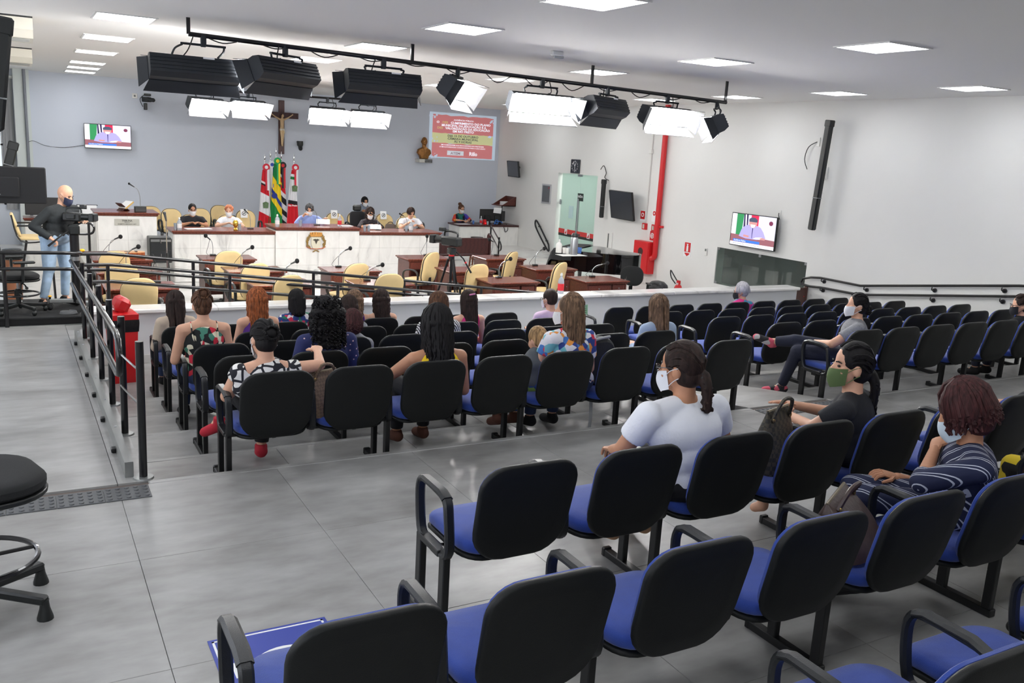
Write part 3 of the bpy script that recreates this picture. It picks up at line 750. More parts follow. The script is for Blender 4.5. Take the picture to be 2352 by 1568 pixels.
MCH = [('back', 'first', (263, 570), 15.2, .05), ('middle', 'first', (280, 596), 13.8, 0), ('front', 'first', (320, 628), 12.42, .02), ('back', 'second', (527, 571), 15.2, .06), ('middle', 'second', (591, 602), 13.7, .22), ('front', 'second', (668, 635), 12.45, .28),
       ('middle', 'third', (825, 601), 13.55, .25), ('front', 'third', (898, 624), 12.42, 0), ('back', 'fourth', (1000, 570), 14.85, .55), ('middle', 'fourth', (1103, 601), 13.3, .2), ('back', 'fifth', (1186, 571), 14.85, .62), ('middle', 'fifth', (1298, 592), 13.35, .55)]
proto = None
for (rw, cn, px, Y, a) in MCH:
    P = aty(px[0], px[1], Y-.33); lab = 'beige swivel chair with black arms, %s row, %s desk column from the left' % (rw, cn)
    if proto is None: proto = exec_chair('swivel_chair', lab, 'chair', 'beige plenary swivel chairs'); o = proto
    else: o = dup(proto, label=lab)
    o.location = (P.x-.33*math.sin(a)*1.0, Y, F); o.rotation_euler = (0, 0, a)
# microphones on the desks
MICS = [(0, (245, 580), .10), (1, (272, 592), .1), (2, (357, 645), -.02), (3, (483, 583), -.05), (4, (546, 609), .10), (5, (654, 650), .1), (6, (772, 611), .12), (7, (843, 645), .16), (8, (977, 586), 0), (10, (1145, 638), .12), (11, (1133, 585), -.10), (12, (1224, 609), .10), (13, (1360, 636), .22)]
for (i, px, bend) in MICS:
    x, y = DP[i]; P = atz(px[0], px[1], F+DH)
    lx = max(-DW/2+.08, min(DW/2-.08, P.x-x)); ly = max(.1, min(.48, P.y-y))
    rw, cn = DESKS[i][0], DESKS[i][1]
    gooseneck('desk_microphone', 'black desk microphone with foam ball, %s row desk, %s column' % (rw, cn), (x+lx, y+ly, F+DH), bend, 0, (.10, .08, .03), 'desk microphones', h=.26 if abs(bend) < .15 else .20, fat=.034)
# ---------------------------------------------------------------- chairs on the dais
FZ = -.47
dch = None
DCH = [('behind the lectern at far left', (350, 478), 21.6, .2), ('left of the man in black', (394, 477), 21.0, .1), ('under the man in black', (437, 492), 19.55, 0), ('just behind the man in black', (458, 478), 21.2, 0), ('behind the red-haired woman, partly hidden', (503, 479), 22.3, 0), ('under the red-haired woman', (522, 492), 19.55, 0), ('with a paper, right of the red-haired woman', (562, 480), 21.0, 0),
       ('under the man in blue shirt', (715, 492), 19.5, 0), ('with a paper, right of the man in blue', (767, 483), 20.6, 0), ('behind the dark-haired woman', (815, 485), 21.0, 0), ('with a paper and a brown handbag', (880, 486), 20.6, 0), ('behind the man in white, far row', (935, 487), 21.2, 0), ('under the man in white shirt', (930, 494), 19.55, .15)]
for (w_, px, Y, a) in DCH:
    P = aty(px[0], px[1], Y+.33); lab = 'beige armchair on the dais %s' % w_
    if dch is None: dch = exec_chair('dais_chair', lab, 'chair', 'beige dais armchairs', h=.50, base=False); o = dch
    else: o = dup(dch, label=lab)
    o.location = (P.x, Y, FZ); o.rotation_euler = (0, 0, PI+a)
# no-sitting notices taped to three backrests
for nm, px, Y in (('the red-haired woman', (560, 490), 21.0), ('the man in blue', (767, 492), 20.6), ('the woman in dark print', (880, 494), 20.6)):
    P = aty(px[0], px[1], Y+.20)
    n = thing('seat_notice', 'white do-not-sit paper taped to the beige chair beside %s' % nm, 'notice', (P.x, Y+.178, P.z), 0, 'do not sit notices'); n.rotation_euler = (-.18, 0, 0)
    MB().box((0, 0, 0), (.16, .004, .20)).build('sheet', PAPER, n, False)
    k = MB(); k.tube(arc((0, -.004, .0), .045, 0, 360, 20, 'xz'), .006, 5); k.tube([(-.03, -.004, -.03), (.03, -.004, .03)], .006, 5); k.tube([(-.01, -.004, .02), (.0, -.004, -.01), (.025, -.004, -.012)], .006, 5); k.build('symbol', mat('ink_black', (30, 30, 32), .7), n)
# ================================================================ things on the walls
INK = mat('ink_black', (30, 30, 32), .7)
def screen_picture(par, w, h, y0, S=1.15):
    """the broadcast picture: flags, the man in blue at the desk, caption bars. Local x right, z up, facing -y"""
    def E(n, c): return emission('scr_'+n, c, S)
    def sh(nm, pts, m, k): MB().add([(x*w/2, y0-.0006*k, z*h/2) for x, z in pts], [tuple(range(len(pts)))]).build(nm, m, par, False)
    sh('picture', [(-1, -1), (1, -1), (1, 1), (-1, 1)], E('bg', (206, 204, 226)), 0)
    sh('picture_flag', [(-1, -.3), (-.8, -.3), (-.8, 1), (-1, 1)], E('white', (240, 240, 246)), 1)
    sh('picture_flag', [(-.78, -.45), (-.52, -.45), (-.46, 1), (-.78, 1)], E('green', (60, 140, 90)), 1)
    sh('picture_flag', [(-.44, -.1), (-.24, -.1), (-.26, 1), (-.46, 1)], E('dark', (60, 52, 84)), 1)
    sh('picture_flag', [(-.36, .2), (-.30, .2), (-.34, 1), (-.40, 1)], E('white', (240, 240, 246)), 2)
    sh('picture_flag', [(-.12, .2), (.22, .2), (.22, 1), (-.12, 1)], E('red', (214, 52, 84)), 1)
    sh('picture_chair', [(.62, -.5), (.95, -.5), (.98, .3), (.86, .45), (.70, .45), (.62, .2)], E('chair', (214, 204, 210)), 1)
    sh('picture_desk', [(-1, -1), (1, -1), (1, -.42), (-1, -.30)], E('desk', (146, 96, 104)), 2)
    sh('picture_shirt', [(-.62, -.40), (-.52, .05), (-.36, .30), (-.16, .40), (.12, .40), (.34, .28), (.48, .02), (.60, -.35), (.2, -.5), (-.3, -.5)], E('shirt', (168, 160, 226)), 3)
    sh('picture_head', [(-.20, .50), (-.17, .34), (-.06, .22), (.06, .22), (.14, .34), (.17, .50), (.15, .68), (.04, .76), (-.10, .76), (-.19, .68)], E('skin', (196, 142, 140)), 4)
    sh('picture_hair', [(-.20, .58), (.17, .58), (.18, .74), (.06, .86), (-.10, .86), (-.21, .74)], E('hair', (78, 84, 104)), 5)
    sh('picture_mask', [(-.14, .42), (.10, .42), (.08, .28), (0, .22), (-.08, .24)], E('white', (240, 240, 246)), 6)
    sh('picture_mic', [(-.02, -.45), (.0, -.45), (.01, .2), (-.03, .2)], E('dark', (60, 52, 84)), 6)
    sh('picture_hand', [(-.42, -.40), (-.16, -.42), (-.14, -.30), (-.40, -.26)], E('skin', (196, 142, 140)), 6)
    sh('picture_hand', [(.34, -.46), (.58, -.46), (.58, -.34), (.36, -.32)], E('skin', (196, 142, 140)), 6)
    sh('picture_paper', [(.04, -.46), (.36, -.46), (.44, -.30), (.16, -.36)], E('white', (240, 240, 246)), 6)
    sh('caption_bar', [(-.86, -.76), (.36, -.76), (.36, -.60), (-.86, -.60)], E('cap', (70, 120, 214)), 7)
    sh('ticker', [(-1, -1), (1, -1), (1, -.78), (-1, -.78)], E('white', (240, 240, 246)), 7)
    sh('logo', [(.78+.09*math.cos(a), .62+.14*math.sin(a)) for a in [i*PI/6 for i in range(12)]], E('logo', (120, 60, 84)), 7)
    text('caption_text', 'Audiência Pública', h*.075, E('white', (240, 240, 246)), par, (-.82*w/2, y0-.006, -.73*h/2), (PI/2, 0, 0), 'LEFT', ext=.0003)
    text('ticker_text', 'CÂMARA MUNICIPAL   AUDIÊNCIA PÚBLICA', h*.06, E('dark', (60, 52, 84)), par, (-.9*w/2, y0-.006, -.93*h/2), (PI/2, 0, 0), 'LEFT', ext=.0003)
def tv(name, label, loc, w, h, rot, picture=True, tilt=0):
    t = thing(name, label, 'television', loc); t.rotation_euler = rot
    MB().box((0, 0, 0), (w, .05, h), .008).build('casing', BLACK, t, False)
    fr = MB(); b = .012
    fr.bx(-w/2, w/2, -.032, -.02, h/2-b, h/2); fr.bx(-w/2, w/2, -.032, -.02, -h/2, -h/2+b*1.4); fr.bx(-w/2, -w/2+b, -.032, -.02, -h/2, h/2); fr.bx(w/2-b, w/2, -.032, -.02, -h/2, h/2)
    fr.build('bezel', BLACK, t, False)
    if picture: screen_picture(t, w-2*b, h-2.4*b, -.027)
    else: MB().bx(-w/2+b, w/2-b, -.027, -.025, -h/2+b, h/2-b).build('screen', mat('dark_screen', (26, 30, 38), .12, spec=.8), t, False)
    MB().box((0, .06, 0), (.3, .10, .3), .01).build('wall_bracket', BLACKM, t, False)
    return t
T1 = tv('television', 'wall television showing the man in blue on the grey wall', (2.05, YB-.12, 1.91), 1.05, .585, (0, 0, 0))
T2 = tv('television', 'wall television showing the man in blue above the booth window', (XR-.12, 13.07, .83), 1.24, .66, (0, 0, -PI/2))
a = atx(1420, 471, XR-.35)
T3 = tv('television', 'switched-off flat television tilted out from the white wall by the door', (XR-.24, a.y, a.z), 1.06, .68, (.18, 0, -PI/2-.10), False)
MB().tube([(0, .03, 0), (0, .22, .05)], .03, 8).build('bracket_arm', BLACKM, T3)
a = atx(1181, 388, XR-.2)
T4 = tv('television', 'small dark flat screen near the corner of the white wall', (XR-.22, a.y, a.z), .92, .46, (.14, 0, -PI/2-.16), False)
MB().tube([(0, .03, 0), (0, .2, .03)], .03, 8).build('bracket_arm', BLACKM, T4)
tc = tag(MB().tube(smoothpath([(.33, YB-.36, 1.70), (.45, YB-.34, 1.72), (.7, YB-.02, 1.62), (1.1, YB-.015, 1.60), (1.52, YB-.015, 1.68)], 4), .006, 5).build('television_cable', BLACK), 'thin black cable sagging from the column to the wall television', 'cable')
# projected slide: coloured, faintly glowing sheet standing in for the projector's light
SLW, SLH = 2.20, 1.30
ps = thing('projected_slide', 'red and yellow projected slide with white lettering on the grey wall', 'projection', (11.73, YB-.006, 2.47))
def sl(n, c, e=.32): return mat('slide_'+n, c, .8, emit=e)
MB().bx(-SLW/2, SLW/2, -.002, .002, -SLH/2, SLH/2).build('slide_border', sl('border', (184, 200, 214)), ps, False)
def spl(z0, z1, seed):
    random.seed(seed); pts = []
    x = SLW/2-.10
    n = 14
    for i in range(n+1): pts.append((-x+2*x*i/n, z0+random.uniform(-.006, .006)))
    for i in range(n+1): pts.append((x-2*x*i/n, z1+random.uniform(-.02, .02)))
    return pts
for nm, z0, z1, c in (('red_field', .06, .58, (196, 120, 122)), ('yellow_field', -.22, .06, (198, 200, 150)), ('red_field', -.62, -.22, (196, 120, 122))):
    MB().add([(x, -.004, z) for x, z in spl(z0, z1, 3)], [tuple(range(30))]).build(nm, sl(nm, c), ps, False)
random.seed(9)
for (cx, cz) in ((-.98, .56), (.98, .52), (-.94, -.10), (.96, .02), (-.92, -.58)):
    b_ = MB()
    for k in range(7):
        x, z, r = cx+random.uniform(-.12, .12), cz+random.uniform(-.08, .08), random.uniform(.012, .045)
        b_.add([(x+r*math.cos(a_)*random.uniform(.7, 1.2), -.0055, z+r*math.sin(a_)*random.uniform(.7, 1.2)) for a_ in [i*PI/4 for i in range(8)]], [tuple(range(8))])
    b_.build('paint_splash', sl('splash', (186, 198, 214)), ps, False)
SW = sl('white', (226, 226, 236), .5); SG = sl('grey', (112, 116, 104), .1); SY = sl('gold', (208, 178, 130))
def st(s, z, size, m, x=0, b=.03, al='CENTER', sx=1.25): text('slide_text', s, size, m, ps, (x, -.007, z), (PI/2, 0, 0), al, b, .0004, sx)
st('AUDIÊNCIA PÚBLICA', .44, .055, SW)
st('O', .345, .085, SW, -.83, .04); st('DES', .345, .085, SY, -.60, .04); st('CUMPRIMENTO DO PLANO', .345, .085, SW, .24, .04)
st('MUNICIPAL DA EDUCAÇÃO E A', .265, .085, SW, .02, .04, sx=1.2)
st('DES', .185, .085, SY, -.76, .04); st('VALORIZAÇÃO DA EDUCAÇÃO', .185, .085, SW, .15, .04, sx=1.2)
st('EM RIO PRETO', .105, .085, SW, 0, .04)
st('DIA 15 DE OUTUBRO', -.03, .085, SG, 0, .03); st('CÂMARA MUNICIPAL', -.11, .085, SG, 0, .03); st('ÀS 9 HORAS', -.19, .085, SG, 0, .03)
st('EM HOMENAGEM AOS EDUCADORES RIO-PRETENSES', -.285, .047, SW, 0, .02); st('COM AUTORIDADES CONVOCADAS PARA A DISCUSSÃO', -.345, .047, SW, 0, .02)
MB().bx(-.50, .04, -.006, -.004, -.56, -.43).build('logo_box', sl('logo', (206, 212, 220)), ps, False)
st('ATEM', -.535, .10, sl('logo_ink', (150, 130, 140)), -.23, .03); st('Rillo', -.545, .15, SW, .36, .03, sx=1.0)
# crucifix
cx_ = thing('crucifix', 'large dark wooden crucifix hanging on the grey wall above the flags', 'crucifix', (6.31, YB-.06, 2.40))
MB().bx(-.075, .075, -.03, .03, -.70, .70, .006).build('upright', DARKWOOD, cx_, False); MB().bx(-.45, .45, -.032, .028, .24, .39, .006).build('crossbar', DARKWOOD, cx_, False)
SKN = mat('carved_skin', (206, 176, 136), .6)
f_ = MB(); f_.cone((0, -.07, .20), (0, -.07, .0), .055, .045); f_.cone((0, -.075, 0), (0, -.08, -.08), .05, .052)
for sx in (-1, 1):
    f_.cone((sx*.05, -.07, .20), (sx*.17, -.065, .26), .024, .018); f_.cone((sx*.17, -.065, .26), (sx*.27, -.055, .33), .017, .013); f_.ell((sx*.285, -.05, .345), (.02, .012, .018), 8, 6)
    f_.cone((sx*.025, -.08, -.09), (sx*.018, -.10, -.25), .036, .027); f_.cone((sx*.018, -.10, -.25), (sx*.008, -.075, -.44), .026, .016); f_.cone((sx*.008, -.075, -.44), (sx*.006, -.095, -.48), .016, .012)
f_.cone((0, -.07, .22), (.0, -.075, .27), .022, .022); f_.ell((.01, -.085, .30), (.036, .042, .05), 12, 8)
f_.build('figure', SKN, cx_)
MB().ell((0, -.078, -.06), (.066, .056, .055), 12, 8).cone((.05, -.08, -.06), (.075, -.07, -.16), .022, .012).build('loincloth', mat('carved_cloth', (222, 216, 200), .7), cx_)
MB().ell((.008, -.072, .315), (.045, .045, .048), 12, 8).cone((-.03, -.07, .29), (-.035, -.06, .20), .02, .012).cone((.045, -.07, .29), (.045, -.06, .20), .02, .012).build('hair', mat('carved_hair', (70, 48, 36), .8), cx_)
# bust on a bracket
bu = thing('bronze_bust', 'bronze head-and-shoulders bust on a small wall bracket beside the slide', 'bust', (10.42, YB-.16, 1.76))
BRZ = mat('bronze', (142, 98, 52), .35, .7, var=.2, vscale=20)
b_ = MB(); b_.slab([(-.12, 0), (.12, 0), (.15, .08), (.23, .17), (.20, .27), (.08, .33), (-.08, .33), (-.20, .27), (-.23, .17), (-.15, .08)], lambda u, v: Vector((u*.92, .10-.1*abs(u), v)), lambda u, v: Vector((u, -.10+.2*abs(u), v)), .03)
b_.cone((0, 0, .28), (.0, -.01, .40), .065, .06); b_.ell((0, -.01, .50), (.085, .10, .125), 16, 12); b_.ell((0, -.045, .445), (.06, .065, .06), 12, 8); b_.ell((0, -.115, .48), (.014, .02, .022), 8, 6)
for sx in (-1, 1): b_.ell((sx*.088, 0, .49), (.012, .022, .034), 8, 6)
b_.add([(-.05, -.105, .33), (.0, -.125, .16), (.05, -.105, .33), (0, -.10, .36)], [(0, 1, 2, 3)])
b_.build('bust', BRZ, bu)
MB().bx(-.20, .20, -.16, .16, -.10, -.0, .008).build('bracket', mat('stone_bracket', (206, 204, 196), .5), bu, False)
bp = MB().bx(-.03, .20, -.172, -.16, -.095, -.005).build('plaque', mat('plaque_black', (40, 40, 40), .4), bu, False)
text('plaque_text', 'REI DOM PEDRO', .030, PAPER, bp, (.085, -.174, -.045)); text('plaque_text', 'DO RIO PRETO', .030, PAPER, bp, (.085, -.174, -.085))
# robotic camera and small camera
pc = thing('robotic_camera', 'black domed robotic camera fixed to the grey wall right of the flags', 'camera', (6.80, YB-.12, 1.94))
MB().box((0, .06, .10), (.13, .12, .05), .01).build('mount', BLACK, pc); MB().lathe([(0, .13), (.08, .13), (.085, .05), (.075, 0), (0, 0)], 18).build('yoke', BLACK, pc)
MB().cone((0, -.0, .03), (0, -.05, -.07), .06, .055, 14).build('head', BLACK, pc); MB().cyl((0, -.07, -.06), (0, -.10, -.08), .035, n=14).build('lens', mat('lens_glass', (20, 22, 28), .08), pc)
sc = thing('wall_camera', 'small black video camera mounted high on the grey wall at left', 'camera', (2.95, YB-.2, 2.86))
MB().box((0, .02, 0), (.12, .22, .12), .012, Euler((0, 0, .6)).to_matrix()).build('body', BLACK, sc); MB().cone((.05, -.08, 0), (.13, -.16, -.01), .045, .05, 12).build('lens_hood', BLACK, sc)
MB().box((.02, -.02, .11), (.16, .06, .06), .01).build('handle', BLACK, sc); MB().box((-.02, .10, -.17), (.07, .18, .16), .01).build('wall_arm', BLACK, sc); MB().tube(smoothpath([(-.05, .05, .1), (-.14, .1, .0), (-.08, .1, -.18)], 4), .008, 6).build('cable', BLACK, sc)
ob = thing('socket_box', 'small white socket box beside the wall camera', 'socket', (2.70, YB-.012, 2.93)); MB().box((0, 0, 0), (.12, .024, .12), .006).build('plate', WHITEP, ob); MB().lathe([(0, 0), (.025, 0), (.02, .012), (0, .012)], 12, R=Euler((PI/2, 0, 0)).to_matrix()).build('socket', mat('socket_grey', (120, 120, 118), .6), ob).location = (0, -.01, 0)
# ---------------------------------------------------------------- flags
def flagmat(name, z0, bands, split=None):
    """vertical layers of colour by height (local z), with a noisy lateral shift so bands look folded"""
    m = bpy.data.materials.new(name); m.use_nodes = True; nt = m.node_tree; L = nt.links; b = nt.nodes['Principled BSDF']; b.inputs['Roughness'].default_value = .85
    tc = nt.nodes.new('ShaderNodeTexCoord'); sp = nt.nodes.new('ShaderNodeSeparateXYZ'); L.new(tc.outputs['Object'], sp.inputs[0])
    mu = nt.nodes.new('ShaderNodeMath'); mu.operation = 'MULTIPLY'; mu.inputs[1].default_value = split if split else .0; L.new(sp.outputs[0], mu.inputs[0])
    ad = nt.nodes.new('ShaderNodeMath'); L.new(sp.outputs[2], ad.inputs[0]); L.new(mu.outputs[0], ad.inputs[1])
    mr = nt.nodes.new('ShaderNodeMapRange'); mr.inputs[1].default_value = 0; mr.inputs[2].default_value = 1.6; L.new(ad.outputs[0], mr.inputs[0])
    r = nt.nodes.new('ShaderNodeValToRGB'); r.color_ramp.interpolation = 'CONSTANT'
    while len(r.color_ramp.elements) < len(bands): r.color_ramp.elements.new(.5)
    for e, (p, c) in zip(r.color_ramp.elements, bands): e.position = p; e.color = (*srgb(c), 1)
    L.new(mr.outputs[0], r.inputs[0]); L.new(r.outputs[0], b.inputs['Base Color']); return m
FR, FW, FB, FK, FGn, FY = (206, 28, 44), (232, 232, 236), (36, 60, 150), (34, 34, 38), (22, 130, 66), (240, 208, 40)
FLAGS = [('red and white flag with black stripe ends, leftmost of the five', (608, 372), (605, 519), [(0, FR), (.30, FW), (.34, FR if 0 else FW), (.60, FR), (.72, FK), (.75, FW), (.78, FR)], .5, (200, 40, 60), FW),
         ('plain white flag with blue ribbon, second from the left', (621, 366), (618, 517), [(0, FW), (.5, FW)], 0, (240, 240, 245), (50, 80, 180)),
         ('green and yellow national flag, third from the left', (634, 358), (632, 518), [(0, FGn), (.12, FGn), (.30, FY), (.42, FB), (.50, FY), (.70, FGn)], 1.6, (30, 150, 80), FY),
         ('black and white striped flag with red corner, fourth from the left', (646, 368), (644, 517), [(0, FK), (.08, FW), (.14, FK), (.20, FW), (.28, FK), (.36, FW), (.45, FK), (.55, FW), (.62, FR), (.70, FY), (.74, FR), (.82, FW), (.86, FK)], .9, (40, 40, 44), (200, 40, 50)),
         ('red and white flag with lettered band, standing apart at right', (675, 373), (668, 517), [(0, FR), (.44, FK), (.50, FW), (.82, FGn), (.86, FW), (.90, FR)], .15, (205, 40, 60), FW)]
for i, (lab, tp, bt_, bands, spt, ros, ros2) in enumerate(FLAGS):
    T_ = aty(tp[0], tp[1], 21.9+.08*(i % 2)); hgt = T_.z-FZ
    fl_ = thing('flag', lab, 'flag', (T_.x, T_.y, FZ), 0, 'ceremonial flags')
    MB().cyl((0, 0, .05), (0, 0, hgt+.02), .014, n=8).build('pole', CHROME, fl_)
    MB().lathe([(0, hgt+.22), (.012, hgt+.16), (.03, hgt+.10), (.014, hgt+.05), (.022, hgt+.035), (.016, hgt), (0, hgt)], 10).build('finial', CHROME, fl_)
    MB().lathe([(.13, 0), (.13, .03), (.03, .06), (.02, .06)], 16).build('foot', CHROME, fl_)
    random.seed(i+20); ph = random.uniform(0, 6)
    def cloth(u, v, ph=ph, hgt=hgt, i=i):
        z = hgt-.18-v*1.55; w = .05+.13*v**.8
        return Vector((w*(2*u-1)*.95+.02*math.sin(v*3+ph)-.05*v, -.035+.045*math.sin(u*11+ph)*(.3+v*.7), z+.10*abs(u-.5)*v))
    cl2 = MB().grid(cloth, 22, 20)
    o = cl2.build('cloth', flagmat('flag_cloth_%d' % i, 0, bands, spt), fl_)
    o.data.transform(Matrix.Translation((0, 0, -(hgt-.18-1.55)))); o.location = (0, 0, hgt-.18-1.55)
    rosm = mat('rosette_%d' % i, ros, .7); ros2m = mat('rosette_in_%d' % i, ros2, .7)
    MB().lathe([(0, 0), (.085, 0), (.09, .012), (.06, .03), (0, .03)], 16, R=Euler((PI/2, 0, 0)).to_matrix()).build('rosette', rosm, fl_).location = (.02, -.06, hgt-.12)
    MB().lathe([(0, .028), (.045, .028), (.03, .04), (0, .04)], 14, R=Euler((PI/2, 0, 0)).to_matrix()).build('rosette_centre', ros2m, fl_).location = (.02, -.06, hgt-.12)
    for sx, mm in ((-.025, rosm), (.02, ros2m)):
        MB().grid(lambda u, v: Vector((.02+sx+.045*u, -.085+.01*math.sin(v*5), hgt-.17-.5*v)), 2, 8).build('ribbon', mm, fl_)
    if i == 2: MB().lathe([(0, 0), (.07, 0), (.07, .006), (0, .006)], 20, R=Euler((PI/2, 0, 0)).to_matrix()).build('blue_disc', mat('flag_blue', (30, 50, 130), .8), fl_).location = (-.06, -.09, hgt-.95)
    if i in (0, 4):
        cst = MB().slab([(-.06, -.08), (.06, -.08), (.07, .05), (0, .08), (-.07, .05)], lambda u, v: Vector((u, -.095, v)), lambda u, v: Vector((u, -.088, v))).build('coat_of_arms', mat('flag_arms', (96, 120, 84), .8, var=.5, vscale=40), fl_); cst.location = (.0, 0, hgt-(1.02 if i == 0 else .62))
    if i == 4: text('band_text', 'Rio Preto', .055, PAPER, fl_, (-.05, -.10, hgt-1.06), (PI/2, 0, 0), 'CENTER', .03, .001)
# ---------------------------------------------------------------- right wall: clock, plaque, handrails, pipe, hydrant, signs, column speakers
WR = -PI/2   # facing -x: local x -> -y
def onwall(y, z, d=0.0): return (XR-d, y, z)
ck = thing('wall_clock', 'square black wall clock with white numerals above the exit door', 'clock', onwall(19.89, 1.83, .02), WR)
MB().bx(-.21, .21, -.02, .02, -.18, .18, .012).build('case', mat('clock_black', (34, 40, 50), .35), ck, False)
for k in range(12):
    a_ = PI/2-(k+1)*PI/6; text('numeral', str(k+1), .055, PAPER, ck, (.14*math.cos(a_), -.022, .125*math.sin(a_)-.018), bold=.02)
for ln, an in ((.10, 1.0), (.13, 2.2), (.12, -1.4)): MB().tube([(0, -.024, 0), (ln*math.cos(an), -.024, ln*math.sin(an))], .006, 5).build('hand', PAPER, ck)
pq = thing('framed_plaque', 'dark framed plaque hanging on the white wall left of the door', 'plaque', onwall(21.28, 1.02, .015), WR)
MB().bx(-.24, .24, -.015, .015, -.27, .27, .006).build('frame', mat('silver_frame', (196, 197, 199), .35, .5), pq, False); MB().bx(-.19, .19, -.02, -.014, -.225, .225).build('plate', mat('plaque_grey', (92, 96, 100), .4, var=.1, vscale=60), pq, False); MB().add([(.11, -.022, .15), (.16, -.022, .15), (.16, -.022, .20)], [(0, 1, 2)]).build('red_corner', REDSIGN, pq, False)
def column_speaker(name, label, p0, p1, w=.11, d=.13):
    p0, p1 = Vector(p0), Vector(p1)
    s = thing(name, label, 'speaker', p0)
    ax = (p1-p0); L_ = ax.length; ax.normalize()
    s.rotation_euler = ax.to_track_quat('Z', 'Y').to_euler()
    MB().box((0, 0, L_/2), (w, d, L_), .02).build('cabinet', BLACK, s); MB().box((0, 0, L_-.05), (w*1.12, d*1.12, .12), .015).build('end_cap', BLACK, s); MB().box((0, 0, L_*.30), (w*1.02, d*1.02, .012), .003).build('joint_ring', STEEL, s)
    return s
a0 = atx(1864, 528, XR-.22); a1 = atx(1907, 277, XR-.22)
column_speaker('column_speaker', 'tall slim black column speaker standing off the white right wall', a0, a1)
wp = thing('wall_bracket', 'white bracket plate holding the tall column speaker', 'bracket', onwall(11.6, 2.05, .01), WR); MB().bx(-.10, .10, -.01, .01, -.11, .11, .004).build('plate', WHITEP, wp, False); MB().bx(-.03, .03, -.12, -.01, -.03, .03, .004).build('arm', STEEL, wp, False)
so = thing('wall_socket', 'white socket plate with black cable above the column speaker bracket', 'socket', onwall(11.82, 2.60, .008), WR); MB().bx(-.05, .05, -.008, .008, -.08, .08, .004).build('plate', WHITEP, so, False); MB().tube(smoothpath([(0, -.02, 0), (-.16, -.05, -.10), (-.22, -.05, -.32), (-.12, -.06, -.50)], 4), .008, 5).build('cable', BLACK, so)
a0 = atx(1381, 500, XR-.15); a1 = atx(1381, 412, XR-.15); a1.x = a0.x; a1.y = a0.y
column_speaker('column_speaker', 'short black column speaker on the wall right of the exit door', a0, a1, .10, .10)
MB_ = thing('speaker_cable', 'black cable curling from the short column speaker to its socket', 'cable', onwall(18.5, 1.75, .03), WR); MB().tube(smoothpath([(-.12, -.06, .05), (-.05, -.02, .15), (.05, 0, -.02), (.0, 0, -.14), (.18, 0, -.20)], 4), .01, 5).build('cord', BLACK, MB_)
# grab rail beside the door (sloping loop)
gr = thing('grab_rail', 'black looped handrail sloping down on the white wall by the pew', 'handrail', (0, 0, 0))
A1, A2 = atx(1231, 517, XR-.08), atx(1258, 572, XR-.08); up = Vector((0, 0, .16)); dr = (A2-A1)
pts = [A1+up*.5+Vector((0, .05, 0)), A1+up+dr*.1, A2+up-dr*.1, A2+up*.6-Vector((0, .04, 0)), A2-up*.2+dr*.0, A1-up*.4+dr*.08]
MB().tube(smoothpath(pts, 5, True), .024, 8, True).build('tube', RAILM, gr)
for t_ in (.2, .8): MB().cyl(A1.lerp(A2, t_)+up*.6, A1.lerp(A2, t_)+up*.6+Vector((.08, 0, 0)), .016, n=8).build('standoff', RAILM, gr)
# long handrail on right wall
hr = thing('wall_handrail', 'long double black handrail fixed along the white right wall', 'handrail', (0, 0, 0))
def railpts(zz): return [(XR-.09, 10.38, .16+zz), (XR-.09, 7.6, .60+zz), (XR-.09, 4.0, .60+zz+.42), (XR-.09, 1.0, 1.05+zz)]
loop = [Vector((XR-.09, 11.72, .02)), Vector((XR-.09, 11.68, .09)), Vector((XR-.09, 11.5, .14)), Vector((XR-.09, 11.27, .165))]
MB().tube(loop+[Vector(p) for p in railpts(0)], .022, 8).build('upper_tube', RAILM, hr)
MB().tube([Vector((XR-.09, 11.72, .02)), Vector((XR-.09, 11.69, -.02)), Vector((XR-.09, 11.5, -.03)), Vector((XR-.09, 11.25, -.01))]+[Vector(p) for p in railpts(-.16)], .022, 8).build('lower_tube', RAILM, hr)
for y, z in ((11.25, .165), (10.3, .165), (9.0, .37), (7.85, .55), (6.5, .73)):
    for dz in (0, -.165):
        MB().tube(smoothpath([(XR-.09, y, z+dz-.015), (XR-.09, y, z+dz-.06), (XR-.03, y, z+dz-.07)], 3), .010, 6).build('bracket_arm', RAILM, hr); MB().cyl((XR-.001, y, z+dz-.07), (XR-.03, y, z+dz-.07), .036, .032, 12).build('rosette', RAILM, hr)
# brown gate at the end of the low wall
gt = thing('swing_gate', 'low brown wooden gate between the low wall and right wall', 'gate', (12.62, 11.62, F)); MB().bx(0, .30, -.02, .02, .05, .66, .005).build('leaf', mat('brown_laminate', (86, 58, 50), .5), gt, False); MB().bx(.26, .30, -.035, .035, 0, .70, .005).build('post', mat('brown_laminate'), gt, False); MB().ell((.22, -.025, .5), .008).build('lock_light', mat('red_dot', (220, 30, 30), .4), gt)
